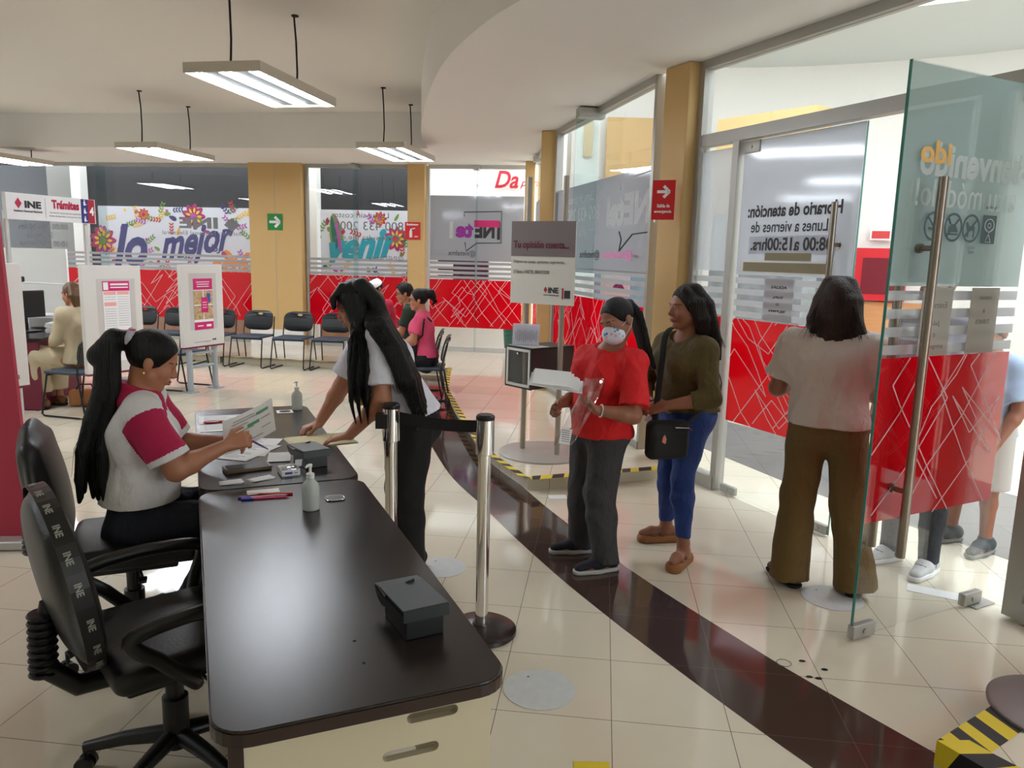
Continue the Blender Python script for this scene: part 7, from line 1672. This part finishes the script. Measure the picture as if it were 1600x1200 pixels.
mb = MB(); mb.tube([(0.55, 0.2, 0.0), (0.55, 0.2, 0.48), (0.20, 0.05, 0.50), (0, 0, 0.50)], 0.012, 8); mb.tube([(0.06, 0, 0.50), (0.09, 0, 0.34)], 0.012, 8); mb.rbox((0.55, 0.2, 0.01), (0.12, 0.12, 0.02), 0.005); mb.build('arm', M['white'], t)
mb = MB(); mb.rbox((-0.05, 0, 0.54), (0.26, 0.10, 0.07), 0.02); mb.rbox((-0.02, 0, 0.60), (0.08, 0.08, 0.07), 0.02); mb.build('camera_body', M['black'], t)
t = thing('partition_screen', 'white photo backdrop panel standing behind the burgundy desk', 'screen', (-7.1, 9.6, 0), 0.05)
mb = MB(); mb.box((0.7, 0, 1.0), (1.50, 0.04, 1.28)); mb.build('panel', M['white'], t); mb = MB(); mb.cyl((0.1, 0, 0), (0.1, 0, 0.4), 0.02); mb.cyl((1.3, 0, 0), (1.3, 0, 0.4), 0.02); mb.build('legs', M['alu_light'], t)
t = thing('handbag', 'tan handbag on the floor under the burgundy desk', 'bag', (-4.55, 7.95, 0), 0.3)
s = SDF(); s.box((0, 0, 0.09), (0.15, 0.07, 0.085), None, 0.01, 0.03); sdf_obj('bag_body', s, 0.010, mat('tan_leather', (176, 116, 66), 0.5), t); mb = MB(); mb.tube([(-0.09, 0, 0.15), (-0.06, 0, 0.23), (0.06, 0, 0.23), (0.09, 0, 0.15)], 0.008, 8); mb.build('handle', M['navy'], t)

# ---------------------------------------------------------------- wall signs
def plate(name, label, loc, rz, w, h, m, cat='sign'):
    t = thing(name, label, cat, loc, rz); mb = MB(); mb.box((0, 0, 0), (w, 0.006, h)); mb.build('plate', m, t, bevel=0.0015); return t
Mgreen = mat('safety_green', (20, 130, 50), 0.45); Mred = mat('safety_red', (205, 25, 30), 0.45)
def arrow(t, s, z=0):
    mb = MB(); y = -0.0045; mb.box((-0.006*s, y, z), (0.125*s, 0.0015, 0.030*s)); mb.box((0.030*s, y, z+0.028*s), (0.085*s, 0.0015, 0.030*s), ry=PI/4); mb.box((0.030*s, y, z-0.028*s), (0.085*s, 0.0015, 0.030*s), ry=-PI/4); mb.build('arrow', M['paper'], t)
p = wpt(5.56, -0.175); t = plate('exit_arrow_sign', 'green square sign with a white arrow on the wide ochre pillar', (p.x, p.y, 2.16), Wrz, 0.27, 0.27, Mgreen); arrow(t, 1.45)
p = wpt(7.93, -0.16); t = plate('extinguisher_sign', 'red sign reading Extintor with a fire extinguisher drawing on the narrow ochre pillar', (p.x, p.y, 2.06), Wrz, 0.26, 0.28, Mred)
mb = MB(); text_mb(mb, 'Extintor', (-0.10, -0.0035, 0.085), X3, Z3, width=0.20, height=0.035, bold=0.04); mb.box((-0.03, -0.0045, -0.05), (0.045, 0.0015, 0.11)); mb.lathe([(0.018, -0.001), (0.018, 0.001)], (0, 0, 0), 6) if False else None
mb.box((-0.03, -0.0045, 0.02), (0.02, 0.0015, 0.03)); mb.box((0.005, -0.0045, 0.035), (0.075, 0.0015, 0.014), ry=-0.25); mb.box((0.06, -0.0045, -0.09), (0.06, 0.0015, 0.014)); mb.build('extinguisher_drawing', M['paper'], t)
# emergency exit sign on the near pillar's left face
k1 = Vector((1.235, 5.82)); pl = k1 - bd*0.13 - bn*0.006
t = plate('emergency_exit_sign', 'red sign with an arrow reading Salida de emergencia on the near ochre pillar', (1.10, 5.84, 2.13), -0.38, 0.17, 0.29, Mred)
arrow(t, 0.72, 0.06)
mb = MB(); text_mb(mb, 'Salida de', (-0.045, -0.0035, -0.055), X3, Z3, width=0.095, height=0.026, bold=0.03); text_mb(mb, 'emergencia', (-0.065, -0.0035, -0.10), X3, Z3, width=0.13, height=0.026, bold=0.03); mb.build('lettering', M['paper'], t)
# fire extinguisher
t = thing('fire_extinguisher', 'red fire extinguisher low against the back wall beside the narrow pillar', 'extinguisher', (-1.82, 12.15, 0.1))
mb = MB(); mb.lathe([(0.07, 0), (0.08, 0.01), (0.08, 0.36), (0.06, 0.42), (0.025, 0.45), (0.025, 0.47)], n=24); mb.build('cylinder', Mred, t, smooth=True); mb = MB(); mb.rbox((0, 0, 0.50), (0.10, 0.04, 0.06), 0.008); mb.tube([(0.05, 0, 0.5), (0.12, 0, 0.56), (0.13, 0, 0.70), (0.05, 0, 0.78), (-0.05, 0, 0.70)], 0.012, 8); mb.build('valve_and_hose', M['black'], t, smooth=True)
t = thing('waste_bin', 'dark teal bin outside the glass beyond the comment box', 'bin', (0.02, 12.95, 0.0))
mb = MB(); mb.lathe([(0.16, 0), (0.20, 0.55), (0.21, 0.58), (0.17, 0.68), (0.05, 0.72)], n=24); mb.build('bin_body', mat('teal_plastic', (25, 95, 85), 0.4), t, smooth=True)
# plinth under the wide pillar
p = wpt(5.56, -0.19); mb = MB(); mb.box((0, 0, 0.0), (0.95, 0.05, 0.26)); o = mb.build('trim_6', M['wall']); o.location = (p.x, p.y, 0.23); o.rotation_euler.z = Wrz; tag(o, kind='structure')

# ---------------------------------------------------------------- things on the floor
def sticker(x, y, r, label):
    mb = MB(); mb.lathe([(r, 0.0016), (r, 0.0026)], (0, 0, 0), 48); o = mb.build('floor_sticker', mat('worn_white_sticker', (208, 212, 212), 0.5, var=(22, 0.12))); o.location = (x, y, 0); tag(o, label, 'sticker')
    mb = MB(); mb.lathe([(0.006, 0.0026), (0.006, 0.003)], (-r*0.3, r*0.6, 0), 10); mb.build('scratches', M['txt_grey'], o)
sticker(0.139, 2.755, 0.143, 'round white floor sticker beside the near desk corner')
sticker(-0.36, 3.915, 0.135, 'round white floor sticker partly behind the near queue post')
sticker(1.665, 3.655, 0.15, 'worn round white floor sticker under the foot of the woman in cream')
for x, y, w, l, a, lb in ((0.345, 5.20, 0.13, 0.09, 0.1, 'scrap of white paper on the floor at the step corner'), (2.26, 3.74, 0.30, 0.10, -0.5, 'white paper sheet taped to the floor under the open door')):
    mb = MB(); mb.box((0, 0, 0.0022), (w, l, 0.001)); o = mb.build('floor_paper', M['paper']); o.location = (x, y, 0); o.rotation_euler.z = a; tag(o, lb, 'paper')
for x, y, w_ in ((1.275, 3.02, 'the farthest from the desk camera side'), (1.345, 2.955, 'the rightmost of them'), (1.258, 2.895, 'the leftmost of the nearest pair'), (1.292, 2.885, 'the right one of the nearest pair')):
    mb = MB(); mb.lathe([(0.010, 0.0016), (0.009, 0.0026)], (0, 0, 0), 10, sx=1.5); o = mb.build('floor_bolt_hole', M['blackm']); o.location = (x, y, 0); tag(o, 'small dark bolt hole by the open door, ' + w_.replace('the farthest from the desk camera side', 'topmost in the photo'), 'hole', 'bolt holes in the floor')
mb = MB(); ring_pts = [(0.03*math.cos(a), 0.03*math.sin(a), 0.002) for a in [2*PI*k/20 for k in range(21)]]; mb.tube(ring_pts, 0.0015, 5, cap=False); o = mb.build('floor_mark', M['txt_grey']); o.location = (1.19, 3.0, 0); tag(o, 'faint grey ring mark on the tiles left of the bolt holes', 'mark')
mb = MB(); mb.rbox((0, 0, 0.004), (0.16, 0.075, 0.008), 0.003); o = mb.build('floor_pivot_plate', M['alu']); o.location = (2.40, 3.63, 0); o.rotation_euler.z = Drz; tag(o, 'metal floor pivot plate under the hinge of the open glass door', 'plate')
# base plate of the sign on the corner step
t = thing('sign_base', 'grey round steel base of a sign stand on the taped corner step at lower right', 'base', (2.03, 2.51, 0.1))
mb = MB(); mb.lathe([(0.25, 0), (0.25, 0.012), (0.24, 0.016)], n=48); mb.build('base_plate', mat('taupe_steel', (128, 118, 116), 0.4, 0.3), t, smooth=True); mb = MB(); mb.cyl((0.08, 0.0, 0.016), (0.08, 0.0, 1.5), 0.022, n=16); mb.build('post', mat('taupe_post', (150, 142, 134), 0.4, 0.3), t, smooth=True)

# the form the worker is reading and her pen
t = thing('held_form', 'white and green form held up in the seated worker\'s hands', 'paper', tuple(Pw + uD*0.44 - vD*0.02 + V(0, 0, 0.315)), DRZ)
N = 8; vs = []; fs = []
for k in range(N+1):
    x = -0.10 + 0.21*k/N
    for yy in (-0.075, 0.075): vs.append((x, yy + 0.02*math.sin(k/N*2), 0.09*(k/N)**1.4 + yy*0.75))
vs2 = [(x, y+0.0005, z-0.0008) for x, y, z in vs]; n_ = len(vs)
for k in range(N): a = 2*k; fs += [(a, a+1, a+3, a+2), (a+n_+2, a+n_+3, a+n_+1, a+n_)]
mb = MB(); mb.add(vs + vs2, fs); o = mb.build('sheet', M['paper'], t, smooth=True)
mb = MB()
for x0, x1, v0, v1 in ((-0.07, -0.02, -0.045, -0.032), (0.0, 0.05, 0.0, 0.014), (0.04, 0.09, 0.035, 0.047)):
    q = []
    for (x, yy) in ((x0, v0), (x1, v0), (x1, v1), (x0, v1)):
        kk = (x+0.10)/0.21; q.append((x, yy+0.02*math.sin(kk*2)-0.001, 0.09*kk**1.4+yy*0.75+0.0015))
    mb.add(q, [(0, 1, 2, 3)])
mb.build('green_print', mat('green_form_print', (90, 160, 110), 0.6), t)
mb = MB(); rf = random.Random(2)
for k_ in range(9):
    v0 = -0.060+0.0135*k_; x0 = -0.085+rf.uniform(0, 0.03); x1 = x0+rf.uniform(0.05, 0.12)
    if k_ in (2, 5): x0 = 0.055; x1 = 0.095
    q = []
    for (x, yy) in ((x0, v0), (x1, v0), (x1, v0+0.003), (x0, v0+0.003)):
        kk = (x+0.10)/0.21; q.append((x, yy+0.02*math.sin(kk*2)-0.001, 0.09*kk**1.4+yy*0.75+0.0022))
    mb.add(q, [(0, 1, 2, 3)])
mb.build('printed_lines', M['txt_grey'], t)
a = Pw + uD*0.40 - vD*0.10 + V(0, 0, 0.345); b = a + uD*0.115 - V(0, 0, 0.075)
mb = MB(); mb.tube([tuple(a), tuple(a*0.3+b*0.7), tuple(b)], [0.005, 0.0045, 0.002], 10); o = mb.build('pen', Mv, smooth=True); tag(o, 'purple pen held across the form in the worker\'s hand', 'pen')

mb = MB(); mb.box((0, 0, 0.0024), (0.12, 0.045, 0.0012)); o = mb.build('floor_tape', M['tape_y']); o.location = (0.30, 2.30, 0); tag(o, 'short strip of yellow tape on the tiles at the bottom edge of the photo', 'tape')

t = thing('information_board', 'pale blue and purple information board outside, behind the striped film of the right glass wall', 'board', (1.22, 8.55, 0), -1.0)
mb = MB(); mb.box((0, 0, 1.42), (1.0, 0.05, 0.62)); mb.build('board_panel', mat('pale_blue_board', (150, 200, 226), 0.5), t)
mb = MB(); mb.box((-0.12, -0.028, 1.45), (0.5, 0.006, 0.34)); mb.build('white_sheet', M['paper'], t)
mb = MB(); mb.prism([(0.11*math.cos(PI*k/14)-0.05, 1.32+0.10*math.sin(PI*k/14)) for k in range(15)], -0.036, -0.032, axis='y'); mb.build('purple_arc', mat('purple_print', (110, 30, 110), 0.5), t)
for x in (-0.42, 0.42):
    mb = MB(); mb.cyl((x, 0, 0), (x, 0, 1.15), 0.02, n=12); mb.build('leg', M['alu_light'], t)
